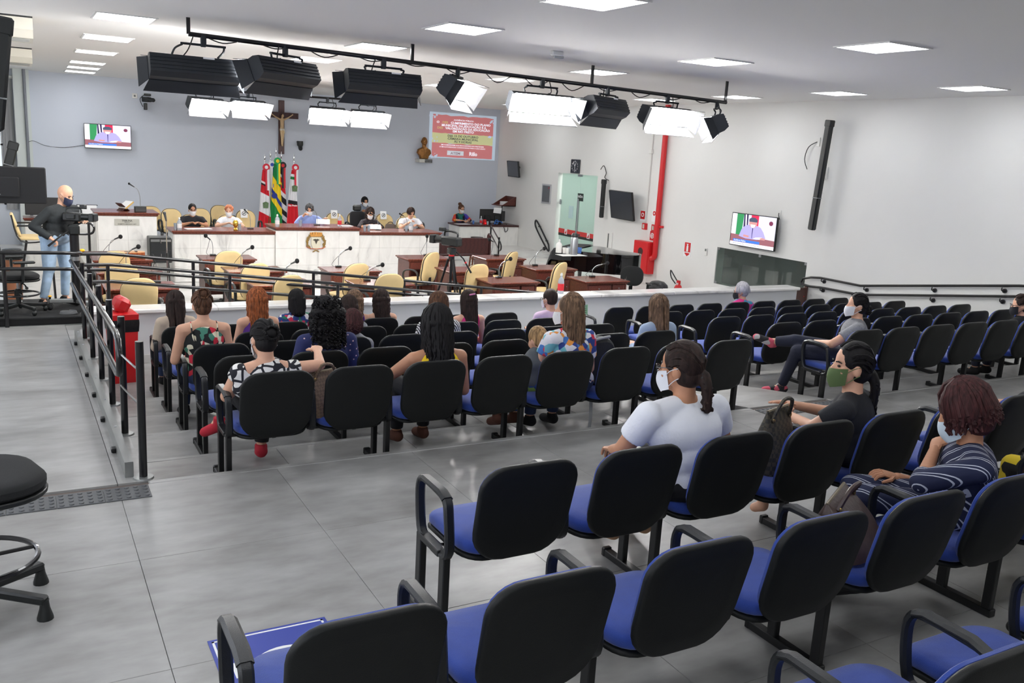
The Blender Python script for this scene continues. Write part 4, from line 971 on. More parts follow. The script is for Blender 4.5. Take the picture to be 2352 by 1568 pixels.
# red fire pipe, hydrant box
rp = thing('fire_pipe', 'red fire main pipe running down the white wall', 'pipe', (0, 0, 0))
MB().cyl((XR-.08, 16.18, -.05), (XR-.08, 16.18, ZC), .062, n=14).build('riser', RED, rp); MB().tube(smoothpath([(XR-.08, 16.18, -.04), (XR-.09, 16.20, -.10), (XR-.12, 16.28, -.13)], 4), .066, 12).build('elbow', RED, rp); MB().box((XR-.04, 16.18, .62), (.07, .30, .05), .006).build('clamp', RED, rp)
for y, z in ((16.50, .75), (16.66, .78)):
    pass
hb = thing('hydrant_cabinet', 'red fire hose cabinet with round glass on the white wall', 'cabinet', onwall(16.55, -.13, .0), WR)
MB().bx(-.29, .29, -.20, -.005, -.37, .37, .006).build('body', RED, hb, False); MB().bx(-.27, .27, -.215, -.20, -.35, .35, .004).build('door', RED, hb, False)
MB().lathe([(0, 0), (.09, 0), (.09, .006), (0, .006)], 24, R=Euler((PI/2, 0, 0)).to_matrix()).build('glass', mat('hydrant_glass', (70, 44, 44), .2), hb).location = (0, -.215, .13); MB().bx(-.235, -.215, -.23, -.215, -.08, .0).build('latch', mat('dark_red', (110, 16, 18), .4), hb, False)
def wsign(name, label, cat, y, z, w, h, parts):
    s = thing(name, label, cat, onwall(y, z, .004), WR); MB().bx(-w/2, w/2, -.004, .004, -h/2, h/2).build('board', PAPER, s, False)
    for nm, pts, m in parts: MB().add([(x, -.006, zz) for x, zz in pts], [tuple(range(len(pts)))]).build(nm, m, s, False)
    return s
R_ = lambda x0, x1, z0, z1: [(x0, z0), (x1, z0), (x1, z1), (x0, z1)]
C_ = lambda cx, cz, r, n=16: [(cx+r*math.cos(i*2*PI/n), cz+r*math.sin(i*2*PI/n)) for i in range(n)]
wsign('fire_sign', 'red and white extinguisher sign with down arrow on the white wall', 'sign', 15.14, .22, .24, .32, [('red_field', R_(-.10, .10, -.06, .15), REDSIGN), ('arrow', [(-.08, -.08), (.08, -.08), (.08, -.10), (0, -.155), (-.08, -.10)], REDSIGN)])
e_ = [o for o in bpy.data.objects if o.name.startswith('fire_sign')][0]
MB().add([(-.03, -.008, -.05), (.03, -.008, -.05), (.03, -.008, .07), (.015, -.008, .09), (.03, -.008, .12), (-.04, -.008, .12), (-.015, -.008, .09), (-.03, -.008, .07)], [tuple(range(8))]).build('extinguisher_symbol', PAPER, e_, False)
s = wsign('hose_sign', 'red hose reel sign right above the red cabinet', 'sign', 16.42, .38, .20, .24, [('red_field', R_(-.09, .09, -.11, .11), REDSIGN)])
MB().tube(arc((0, -.008, 0), .055, 0, 360, 18, 'xz'), .012, 5).build('reel_symbol', PAPER, s); MB().tube(arc((0, -.008, 0), .022, 0, 360, 12, 'xz'), .010, 5).build('reel_symbol', PAPER, s)
s = wsign('alarm_sign', 'red alarm sign with white ring, left of the pair over the hydrant', 'sign', 16.85, .80, .18, .25, [('red_field', R_(-.085, .085, -.07, .12), REDSIGN)]); MB().tube(arc((0, -.008, .03), .04, 0, 360, 16, 'xz'), .01, 5).build('ring', PAPER, s)
s = wsign('alarm_sign', 'white alarm sign with red ring, right of the pair over the hydrant', 'sign', 16.42, .84, .18, .27, [('disc', C_(0, .06, .055), REDSIGN)]); MB().add([(x, -.008, z) for x, z in C_(0, .06, .022)], [tuple(range(16))]).build('ring_centre', PAPER, s, False)
for lab, y in (('left', 16.72), ('right', 16.36)):
    s = thing('call_point', 'small red fire alarm box over the hydrant, %s of two' % lab, 'alarm box', onwall(y, .57, .025), WR); MB().bx(-.08, .08, -.025, .025, -.075, .075, .008).build('box', RED, s, False); MB().bx(-.04, .02, -.03, -.024, -.05, .05).build('window', mat('callpoint_window', (196, 200, 186), .4), s, False)
for lab, y in (('left', 16.70), ('right', 16.32)):
    tag(MB().cyl((XR-.014, y, .65), (XR-.014, y, ZC), .014, n=8).build('wire_conduit', mat('pvc_white', (214, 213, 209), .5)), 'thin white conduit above the alarm boxes, %s of two' % lab, 'pipe')
jb = thing('junction_box', 'small white junction box on the left thin conduit', 'box', onwall(16.72, 2.3, .03), WR); MB().box((0, 0, 0), (.12, .06, .10), .01).build('box', WHITEP, jb)
rc = thing('remote_holder', 'small white remote control holder on the wall left of booth window', 'remote', onwall(14.52, .24, .015), WR); MB().box((0, 0, 0), (.07, .03, .16), .006).build('remote', WHITEP, rc); MB().box((0, -.017, .04), (.045, .004, .05)).build('display', mat('lcd', (110, 116, 112), .4), rc, False)
tvs = thing('tv_socket', 'white socket with plugged cable above the right television', 'socket', onwall(12.55, 1.24, .008), WR); MB().bx(-.04, .04, -.008, .008, -.06, .06, .004).build('plate', WHITEP, tvs, False); MB().tube(smoothpath([(0, -.02, .0), (.02, -.04, -.05), (.05, -.03, -.12)], 3), .008, 5).build('cable', BLACK, tvs)
ic = thing('intercom_panel', 'narrow white panel with dark slot on the wall right of the door', 'panel', onwall(18.15, .05, .012), WR); MB().bx(-.16, .16, -.012, .012, -.24, .24, .004).build('board', WHITEP, ic, False); MB().bx(-.02, .02, -.018, -.011, -.18, .20).build('slot', mat('slot_dark', (90, 92, 90), .5), ic, False)
bs = thing('wall_shelf', 'reddish wooden box shelf with papers on the corner of the white wall', 'shelf', (XR-.001, 23.3, .55), WR)
MB().slab([(-.30, -.02), (.32, -.02), (.32, .26), (.28, .26)], lambda u, v: Vector((-.30, -.50*(1-(u+.3)/.62)+-.0, v)), lambda u, v: Vector((-.28, -.50*(1-(u+.3)/.62), v))).build('side_panel', WOOD, bs, False)
MB().slab([(-.30, -.02), (.32, -.02), (.32, .26), (.28, .26)], lambda u, v: Vector((.28, -.50*(1-(u+.3)/.62)+-.0, v)), lambda u, v: Vector((.30, -.50*(1-(u+.3)/.62), v))).build('side_panel', WOOD, bs, False)
MB().bx(-.30, .30, -.50, 0, -.02, 0).build('bottom', WOOD, bs, False); MB().bx(-.30, .30, -.02, 0, 0, .26).build('back_panel', WOOD, bs, False); MB().bx(-.15, .2, -.3, -.06, .0, .10).build('papers', PAPER, bs, False)
# ================================================================ studio light bars
LAMPB = mat('lamp_housing', (38, 42, 48), .45, .3, bump=.05, bscale=200)
REFL = mat('lamp_reflector', (225, 226, 228), .22, .85)
TUBE = emission('studio_tube', (255, 253, 250), STUDIO_W)
TUBEOFF = mat('tube_off', (225, 226, 228), .4)
CAB = mat('cable_black', (22, 22, 24), .6)
def fixture(label, P, bar, yaw, near, pitch=.45, on=True, s=1.0):
    """long fluorescent studio light; opening faces -y (near) or +y; hangs from the bar point"""
    L_ = 1.02*s
    t = thing('studio_light', label, 'studio light', P, yaw if near else yaw+PI, 'studio lights')
    # rotate about the long axis for pitch: build with R
    R = Euler((pitch, 0, 0)).to_matrix()
    def put(mb): mb.v = [tuple(R @ Vector(v)) for v in mb.v]; return mb
    prof = [(.10, .10), (.02, .13), (-.07, .13), (-.07, -.13), (.02, -.13), (.10, -.10)]
    hb_ = MB()
    for i in range(len(prof)):
        pass
    n = len(prof); vs = [(x, y, z) for x in (-L_/2, L_/2) for y, z in prof]
    fs = [(i, (i+1) % n, n+(i+1) % n, n+i) for i in range(n) if i != 2] + [tuple(range(n))[::-1], tuple(range(n, 2*n))]
    hb_.add(vs, fs)
    for z in (-.06, -.02, .02, .06): hb_.bx(-L_/2, L_/2, .095, .108, z-.006, z+.006)
    put(hb_).build('housing', LAMPB, t, False)
    ref = MB(); ref.add([(-L_/2+.01, -.06, -.12), (L_/2-.01, -.06, -.12), (L_/2-.01, .07, -.08), (-L_/2+.01, .07, -.08)], [(0, 1, 2, 3)]); ref.add([(-L_/2+.01, .07, -.08), (L_/2-.01, .07, -.08), (L_/2-.01, .07, .08), (-L_/2+.01, .07, .08)], [(0, 1, 2, 3)]); ref.add([(-L_/2+.01, .07, .08), (L_/2-.01, .07, .08), (L_/2-.01, -.06, .12), (-L_/2+.01, -.06, .12)], [(0, 1, 2, 3)])
    put(ref).build('reflector', REFL, t, False)
    tb_ = MB()
    for z in (-.075, -.025, .025, .075): tb_.cyl((-L_/2+.04, .02, z), (L_/2-.04, .02, z), .02, n=8)
    put(tb_).build('tubes', TUBE if on else TUBEOFF, t)
    for sz in (-1, 1):
        b_ = MB(); b_.add([(-L_/2, -.07, sz*.13), (L_/2, -.07, sz*.13), (L_/2+.05, -.22, sz*.20), (-L_/2-.05, -.22, sz*.20), (-L_/2, -.068, sz*.136), (L_/2, -.068, sz*.136), (L_/2+.05, -.22, sz*.206), (-L_/2-.05, -.22, sz*.206)], [(0, 1, 2, 3), (7, 6, 5, 4), (0, 4, 5, 1), (1, 5, 6, 2), (2, 6, 7, 3), (3, 7, 4, 0)])
        b_.m = [0, 1, 1, 1, 1, 1]; put(b_).build('barn_door', [REFL, LAMPB], t, False)
    for sx in (-1, 1):
        b_ = MB(); x0 = sx*L_/2; x1 = sx*(L_/2+.09); e = .006*sx
        b_.add([(x0, -.07, -.13), (x0, -.07, .13), (x1, -.20, .17), (x1, -.20, -.17), (x0+e, -.07, -.13), (x0+e, -.07, .13), (x1+e, -.20, .17), (x1+e, -.20, -.17)], [(0, 1, 2, 3), (7, 6, 5, 4), (0, 4, 5, 1), (1, 5, 6, 2), (2, 6, 7, 3), (3, 7, 4, 0)])
        b_.m = [0, 1, 1, 1, 1, 1]; put(b_).build('barn_door', [REFL, LAMPB], t, False)
    lw_ = MB().bx(-.20, -.08, .106, .112, .075, .095); put(lw_).build('label', PAPER, t, False)
    # yoke and clamp up to the bar (bar point in local frame)
    Ri = Euler((0, 0, -(yaw if near else yaw+PI))).to_matrix(); bl_ = Ri @ (Vector(bar)-Vector(P))
    top = Vector((bl_.x, bl_.y, bl_.z-.10))
    yk = MB(); ym = MB()
    for sx in (-1, 1):
        ym.tube(smoothpath([R @ Vector((sx*.26*s, .08, .11)), Vector((sx*.30*s, .06, .22)).lerp(top+Vector((sx*.25*s, 0, -.08)), .5), top+Vector((sx*.24*s, 0, -.01))], 4), .012, 6)
    ym.tube([top+Vector((-.26*s, 0, 0)), top+Vector((.26*s, 0, 0))], .014, 6)
    ym.build('yoke', LAMPB, t)
    MB().box(bl_-Vector((0, 0, .05)), (.06, .05, .14), .008).build('clamp', LAMPB, t)
    MB().tube(smoothpath([bl_+Vector((.1, 0, 0)), bl_+Vector((.16, .03, -.15)), R @ Vector((.12, .10, .10))], 4), .007, 5).build('cable', CAB, t)
    return t
B0, B1 = Vector((1.74, 10.58, 3.16)), Vector((9.52, 10.58, 3.02))
lb = thing('light_bar', 'long black ceiling bar carrying eight studio lights over the audience', 'lighting bar', (0, 0, 0))
MB().cyl(B0, B1, .026, n=10).build('bar', RAILM, lb)
for X in (1.74, 4.37, 7.05, 9.50):
    p = B0.lerp(B1, (X-1.74)/7.78); MB().bx(X-.02, X+.02, p.y-.012, p.y+.012, p.z, ZC+.001).build('hanger', RAILM, lb, False)
random.seed(4)
cb = MB()
for k in range(13):
    x = 1.9+k*.58; p = B0.lerp(B1, (x-1.74)/7.78); q = B0.lerp(B1, min(1, (x+.42-1.74)/7.78))
    cb.tube(smoothpath([p, p.lerp(q, .5)+Vector((0, .03, -random.uniform(.03, .12))), q], 5), .007, 5)
cb.build('loose_cable', CAB, lb)
FX = [((447, 158), 0, False, .36, False, 'black studio light seen from behind, first from left on the near bar'), ((655, 165), .55, False, .45, False, 'black studio light turned askew, second from left on the near bar'), ((880, 190), 0, False, .36, False, 'black studio light seen from behind, third from left on the near bar'),
      ((1050, 203), .85, True, .55, True, 'lit studio light turned right, fourth from left on the near bar'), ((1243, 237), -.05, True, .45, True, 'brightly lit studio light, fifth from left on the near bar'), ((1393, 246), .45, False, .45, False, 'black studio light, sixth from left on the near bar'),
      ((1530, 266), .15, True, .45, True, 'brightly lit studio light, seventh from left on the near bar'), ((1642, 285), 1.0, False, .5, False, 'small-looking black studio light at the right end of the near bar')]
for (px, yaw, near, pit, on, lab) in FX:
    P = aty(px[0], px[1], 10.58); t_ = max(0.02, min(.985, (P.x-1.74)/7.78)); b_ = B0.lerp(B1, t_)
    fixture(lab, P, b_, yaw, near, pit, True, .92)
YF = 20.3
C0, C1 = aty(455, 204, YF), aty(863, 233, YF)
lb2 = thing('light_bar', 'short black ceiling bar carrying four studio lights before the grey wall', 'lighting bar', (0, 0, 0))
MB().cyl(C0, C1, .024, n=8).build('bar', RAILM, lb2)
for t_ in (.01, .5, .985):
    p = C0.lerp(C1, t_); MB().bx(p.x-.02, p.x+.02, p.y-.012, p.y+.012, p.z, ZC+.001).build('hanger', RAILM, lb2, False)
for (px, yaw, lab) in (((472, 238), .40, 'lit studio light at the left end of the far bar'), ((570, 243), .35, 'lit studio light second from left on the far bar'), ((752, 259), 0, 'lit studio light third from left on the far bar'), ((845, 266), 0, 'lit studio light at the right end of the far bar')):
    P = aty(px[0], px[1], YF); t_ = max(.02, min(.98, (P.x-C0.x)/(C1.x-C0.x))); b_ = C0.lerp(C1, t_); fixture(lab, P, b_, yaw, True, .5, True, .78)
# ================================================================ left side: kerb, rails, platform, tactile tiles
kb = thing('ramp_kerb', 'low grey metal kerb bolted along the edge of the left ramp', 'kerb', (0, 0, 0))
KM = mat('kerb_metal', (150, 152, 150), .35, .6)
mb = MB(); y0, y1 = 5.62, 10.9; z0, z1 = rz_(y0), rz_(y1)
mb.add([(.50, y0, z0), (.55, y0, z0), (.55, y0, z0+.10), (.50, y0, z0+.10), (.50, y1, z1), (.55, y1, z1), (.55, y1, z1+.10), (.50, y1, z1+.10)], [(0, 1, 2, 3), (7, 6, 5, 4), (0, 4, 5, 1), (1, 5, 6, 2), (2, 6, 7, 3), (3, 7, 4, 0)]); mb.build('profile', KM, kb, False)
for k in range(6):
    y = 6.2+k*.85; MB().box((.49, y, rz_(y)+.02), (.04, .06, .03), .005).build('foot', BLACKM, kb, False); MB().ell((.527, y+.3, rz_(y+.3)+.102), (.01, .01, .005), 8, 4).build('bolt', STEEL, kb)
lr = thing('ramp_railing', 'black double handrail with posts along the left ramp', 'railing', (0, 0, 0))
PY = [5.57, 6.62, 7.55, 8.55, 9.62, 10.8]
for y in PY:
    MB().cyl((.60, y, rz_(y)), (.60, y, rz_(y)+.87), .024, n=12).build('post', RAILM, lr); MB().lathe([(0, rz_(y)), (.062, rz_(y)), (.058, rz_(y)+.012), (.02, rz_(y)+.014)], 18, (.60, y, .001)).build('flange', KM, lr)
def rp_(y, h): return Vector((.54, y, rz_(y)+h))
yn = 6.22
loop_ = [rp_(11.85, .80), rp_(9, .80), rp_(yn+.12, .80), rp_(yn, .77), rp_(yn-.05, .68), rp_(yn-.05, .62), rp_(yn, .54), rp_(yn+.12, .52), rp_(9, .52), rp_(11.85, .52)]
MB().tube(loop_, .022, 10).build('handrail', RAILM, lr)
for y in PY[:]:
    if y > 6.3:
        for h in (.80, .52): MB().tube(smoothpath([(.60, y, rz_(y)+h-.05), (.56, y, rz_(y)+h-.06), (.54, y, rz_(y)+h-.015)], 3), .008, 6).build('bracket_arm', RAILM, lr)
for h in (.72, .50): MB().tube(smoothpath([(.60, 5.57, h-.03), (.585, 5.75, h-.05), (.545, 6.18, rz_(6.2)+h-.03)], 4), .007, 6).build('bracket_arm', RAILM, lr)
# platform with camera man
pt = thing('camera_platform', 'low black carpeted platform under the camera operator', 'platform', (0, 0, 0))
PZ = -.19; CARP = mat('black_carpet', (30, 31, 32), .95, bump=.3, bscale=200)
MB().bx(XL+.02, .70, 11.98, 13.3, -.33, PZ-.02).build('base', BLACKM, pt, False); MB().bx(XL+.02, .71, 11.96, 13.3, PZ-.02, PZ, .004).build('carpet', CARP, pt, False)
MB().bx(.72, 1.12, 12.05, 12.35, -.33, -.14).build('side_box', CARP, pt, False); MB().bx(XL+.02, .71, 11.93, 11.96, -.31, -.285).build('trim_strip', KM, pt, False)
pr = thing('platform_railing', 'black two-bar railing across the front of the camera platform', 'railing', (0, 0, 0))
for h in (.625, .43): MB().tube([(XL+.05, 11.9, h+.01), (.45, 11.9, h-.02), (.60, 11.93, h-.03), (.66, 12.05, h-.04)], .022, 10).build('handrail', RAILM, pr)
for x in (XL+.2, -.17): MB().cyl((x, 11.92, -.3), (x, 11.92, .62), .024, n=10).build('post', RAILM, pr)
def cross_rail(label, Y, xs0, hz, posts, xend, top, low):
    r_ = thing('cross_railing', label, 'railing', (0, 0, 0)); sl_ = -.105
    zz = lambda x: -max(0, x-1.0)*.105
    for h, xe in ((top, xend), (low, xend-.6)):
        pts = [(xs0, Y, h), (1.0, Y, h)]+[(x, Y, h+zz(x)) for x in (2, 4, 6, xe) if x <= xe]
        MB().tube(pts, .022, 10).build('handrail', RAILM, r_)
    for x in posts: MB().cyl((x, Y, max(F, -.29+zz(x))), (x, Y, top+zz(x)-.01), .022, n=10).build('post', RAILM, r_)
    return r_
cross_rail('black handrail with posts sloping just behind the low wall, near one', 11.90, .66, 0, (.95, 2.42, 3.90, 5.3), 5.8, .455, .245)
cross_rail('black handrail sloping across the plenary behind the low wall, far one', 12.14, .66, 0, (.75, 2.0, 3.62, 5.0, 6.3, 7.3), 7.45, .56, .36)
# tactile tiles
TAC = mat('tactile_grey', (86, 88, 90), .5)
tm_ = MB().box((0, 0, .003), (.248, .20, .006), .002); dm_ = MB()
for i in range(5):
    for j in range(4): dm_.lathe([(.014, .005), (.012, .011), (0, .012)], 8, (-.10+.05*i, -.075+.05*j, 0))
tmm, dmm = tm_.mesh('plate', TAC, False), MB().lathe([(.014, .005), (.012, .011), (0, .012)], 8).mesh('stud', TAC)
def studs(t):
    for i in range(5):
        for j in range(4): inst('stud', dmm, t, (-.10+.05*i, -.075+.05*j, 0))
for k in range(8):
    w = ['first', 'second', 'third', 'fourth', 'fifth', 'sixth', 'seventh', 'eighth'][k]
    t = thing('tactile_tile', 'grey studded tactile tile at the left ramp, %s from the right' % w, 'floor tile', (.485-.25*k, 5.34, 0), 0, 'tactile tiles at left ramp'); inst('plate', tmm, t); studs(t)
for k in range(4):
    w = ORD[k]
    t = thing('tactile_tile', 'grey studded tactile tile at the middle ramp, %s from the left' % w, 'floor tile', (5.72+.25*k, 5.34, 0), 0, 'tactile tiles at middle ramp'); inst('plate', tmm, t); studs(t)
# wheelchair floor sticker
P0, P1 = atz(745, 1417, 0), atz(476, 1474, 0)
stc = thing('floor_sticker', 'blue wheelchair symbol sticker on the grey floor', 'sticker', ((P0.x+P1.x)/2, P0.y-.30, .0015))
wS = abs(P0.x-P1.x); BLS = mat('sticker_blue', (48, 66, 160), .4)
MB().bx(-wS/2, wS/2, -.30, .30, 0, .001).build('sheet', BLS, stc, False)
b_ = MB()
for (x0, x1, y0, y1) in ((-wS/2+.015, wS/2-.015, .275, .285), (-wS/2+.015, wS/2-.015, -.285, -.275), (-wS/2+.015, -wS/2+.025, -.285, .285), (wS/2-.025, wS/2-.015, -.285, .285)): b_.bx(x0, x1, y0, y1, .001, .0014)
b_.build('border', PAPER, stc, False)
g_ = MB(); n = 24; r0, r1_ = .125, .16
pts = [(r*math.cos(a_), r*math.sin(a_)) for r, rng in ((r1_, range(n+1)), (r0, range(n, -1, -1))) for a_ in [math.radians(70-260*i/n+180) for i in rng]]
for i in range(n):
    a_, b2 = math.radians(250-260*i/n), math.radians(250-260*(i+1)/n)
    g_.add([(.02+r0*math.cos(a_), -.02+r0*math.sin(a_), .0015), (.02+r1_*math.cos(a_), -.02+r1_*math.sin(a_), .0015), (.02+r1_*math.cos(b2), -.02+r1_*math.sin(b2), .0015), (.02+r0*math.cos(b2), -.02+r0*math.sin(b2), .0015)], [(0, 3, 2, 1)])
g_.add([(-.17, .02, .0015), (-.12, -.01, .0015), (-.16, .05, .0015)], [(0, 1, 2)]); g_.add([(-.2, -.02, .0015), (-.09, -.02, .0015), (-.09, .02, .0015), (-.2, .1, .0015)], [(0, 1, 2, 3)])
g_.build('symbol', PAPER, stc, False)
# red waste bin
rb_ = thing('waste_bin', 'red swing-top waste bin with black bag beside the ramp railing', 'bin', (.98, 10.75, F), .1)
MB().lathe([(.17, 0), (.21, .70), (.20, .71)], 4, R=Euler((0, 0, PI/4)).to_matrix()).build('body', RED, rb_, 60)
MB().lathe([(.215, .60), (.225, .70), (.222, .74), (.21, .73)], 4, R=Euler((0, 0, PI/4)).to_matrix()).build('bin_bag', mat('black_bag', (24, 24, 26), .35, bump=.6, bscale=25), rb_, 60)
MB().lathe([(.215, .73), (.22, .80), (.18, .82)], 4, R=Euler((0, 0, PI/4)).to_matrix()).box((0, 0, .90), (.16, .26, .17), .04, Euler((0, .5, 0)).to_matrix()).build('lid', RED, rb_)
# ---------------------------------------------------------------- monitor from behind, air conditioners, column speakers at left
mo = thing('studio_monitor', 'large black monitor seen from behind above the camera platform', 'monitor', (-.13, 11.2, 1.44), .05)
MB().box((0, 0, 0), (.87, .05, .40), .012).build('back_cover', mat('monitor_black', (33, 33, 34), .5), mo); MB().box((-.08, -.04, -.02), (.50, .04, .22), .012).build('rear_box', mat('monitor_black'), mo); MB().box((-.15, -.065, -.02), (.10, .02, .10), .004).build('mount_plate', BLACKM, mo, False)
for x, z in ((-.22, .07), (-.02, .07), (-.22, -.1), (-.02, -.1)): MB().ell((x, -.062, z), (.006, .004, .006), 6, 4).build('screw', STEEL, mo)
MB().tube(smoothpath([(-.3, -.06, .02), (-.26, -.075, -.05), (-.31, -.075, -.09), (-.28, -.07, -.12)], 4), .005, 5).build('cable', PAPER, mo); MB().cyl((-.36, .03, -.15), (-.36, .03, -1.66), .025, n=8).build('stand_pole', BLACKM, mo); MB().box((-.42, .03, -1.67), (.4, .4, .03), .005).build('stand_base', BLACKM, mo)
for nm, Y, lab in (('near', 12.25, 'white ceiling air conditioner at far left, nearer of two'), ('far', 17.3, 'white ceiling air conditioner at far left, farther of two')):
    A = atz(74, 47 if nm == 'near' else 113, 3.30)
    ac = thing('air_conditioner', lab, 'air conditioner', (A.x, Y, ZC-.02), 0, 'ceiling air conditioners')
    b_ = MB(); b_.slab([(0, 0), (0, -.13), (.10, -.22), (.62, -.24), (.66, -.20), (.66, 0)], lambda u, v: Vector((-1.5, u, v)), lambda u, v: Vector((0, u, v))); b_.build('casing', mat('ac_ivory', (224, 220, 206), .4), ac, 25)
    g_ = MB()
    for k in range(7): g_.box((-.35+.0, .16+k*.06, -.232), (.62, .012, .012), 0)
    g_.build('louvre', mat('ac_slot', (150, 150, 146), .5), ac, False); MB().bx(-1.4, .0, .0, .66, 0, .02).build('mounting_frame', mat('ac_dark', (40, 40, 40), .6), ac, False)
column_speaker('column_speaker', 'black column speaker at the upper left edge of the picture', aty(-14, 300, 7.0), aty(6, 42, 7.0), .10, .12)
column_speaker('column_speaker', 'black tilted column speaker behind the studio monitor at left', aty(14, 400, 14.0), aty(32, 327, 14.0), .11, .12)
# ================================================================ people
PENDING = []
def skinm(n, c): return mat('skin_'+n, c, .55, var=.05, vscale=12)
SKIN = {'light': skinm('light', (214, 164, 136)), 'tan': skinm('tan', (188, 134, 102)), 'brown': skinm('brown', (150, 100, 74)), 'pale': skinm('pale', (222, 176, 150))}
def hairm(n, c, v=.35):
    if 'hair_'+n in _mats: return _mats['hair_'+n]
    m = pattern('hair_'+n, 'noise', [tuple(x*(1-v) for x in c), c, tuple(min(255, x*(1+v)) for x in c)], 22, .62, pos=[.3, .5, .7], stretch=(3, 3, .5), interp='LINEAR')
    m.node_tree.nodes['Principled BSDF'].inputs['Specular IOR Level'].default_value = .22
    return m
HAIR = {'dark': hairm('dark', (46, 34, 30)), 'black': hairm('black', (22, 20, 21)), 'brown': hairm('brown', (84, 58, 42)), 'red': hairm('red', (136, 76, 42)), 'grey': hairm('grey', (170, 168, 172), .15), 'wine': hairm('wine', (62, 34, 34)), 'blond': hairm('blond', (150, 120, 84)), 'ash': hairm('ash', (104, 82, 64)), 'ginger': hairm('ginger', (176, 110, 80)), 'salt': hairm('salt', (78, 78, 80))}
def rem(mb, name, mats, parent, vox, sm=4, extra=None, emats=None, disp=None):
    me = mb.mesh(name, mats, False); o = bpy.data.objects.new(name, me); COL.objects.link(o); o.parent = parent
    m = o.modifiers.new('r', 'REMESH'); m.mode = 'VOXEL'; m.voxel_size = vox; m.use_smooth_shade = True
    s = o.modifiers.new('s', 'SMOOTH'); s.iterations = sm; s.factor = .5
    if disp:
        tx = bpy.data.textures.new('curl', 'CLOUDS'); tx.noise_scale = disp[1]; tx.noise_depth = 1
        d = o.modifiers.new('d', 'DISPLACE'); d.texture = tx; d.strength = disp[0]; d.mid_level = .4
    PENDING.append((o, extra)); return o
def finalize():
    import bmesh
    dg = bpy.context.evaluated_depsgraph_get()
    for o, ex in PENDING:
        me = bpy.data.meshes.new_from_object(o.evaluated_get(dg)); 
        if ex is not None and ex.v:
            em = ex.mesh('x', list(o.data.materials), True)
            bm = bmesh.new(); bm.from_mesh(me); bm.from_mesh(em); bm.to_mesh(me); bm.free(); bpy.data.meshes.remove(em)
        me.polygons.foreach_set('use_smooth', [True]*len(me.polygons))
        o.modifiers.clear(); old = o.data; o.data = me; bpy.data.meshes.remove(old)
def hand(mb, wr, d, nrm, side, curl=.5, s=1.0):
    """palm and five fingers from wrist point along d; nrm = back-of-hand normal"""
    d = Vector(d).normalized(); nrm = Vector(nrm); nrm = (nrm-d*nrm.dot(d)).normalized(); x = d.cross(nrm)*side
    w = Vector(wr); pl = .085*s
    mb.tube([w-d*.01, w+d*.03*s, w+d*.065*s, w+d*pl], [(.026*s, .017*s), (.036*s, .017*s), (.041*s, .015*s), (.038*s, .012*s)], 10, flat=x)
    for k, (off_, ln) in enumerate(((-.030, .062), (-.010, .074), (.010, .078), (.029, .070))):
        p = w+d*(pl-.006)+x*off_*s; a = 0; pts = [p]; dd = d.copy()
        for seg in (.45, .32, .23):
            a += curl*(.75+.1*k); dd = d*math.cos(a)-nrm*math.sin(a); pts.append(pts[-1]+dd*ln*seg*s)
        mb.tube(pts, [.0095*s, .009*s, .008*s, .006*s], 7)
    p = w+d*.028*s+x*.034*s; t1 = (d*.7+x*.7-nrm*.25).normalized(); t2 = (d*.9+x*.25-nrm*.45).normalized()
    mb.tube([p-x*.012*s, p+t1*.032*s, p+t1*.032*s+t2*.03*s, p+t1*.032*s+t2*.05*s], [.0125*s, .0115*s, .0095*s, .0065*s], 7)
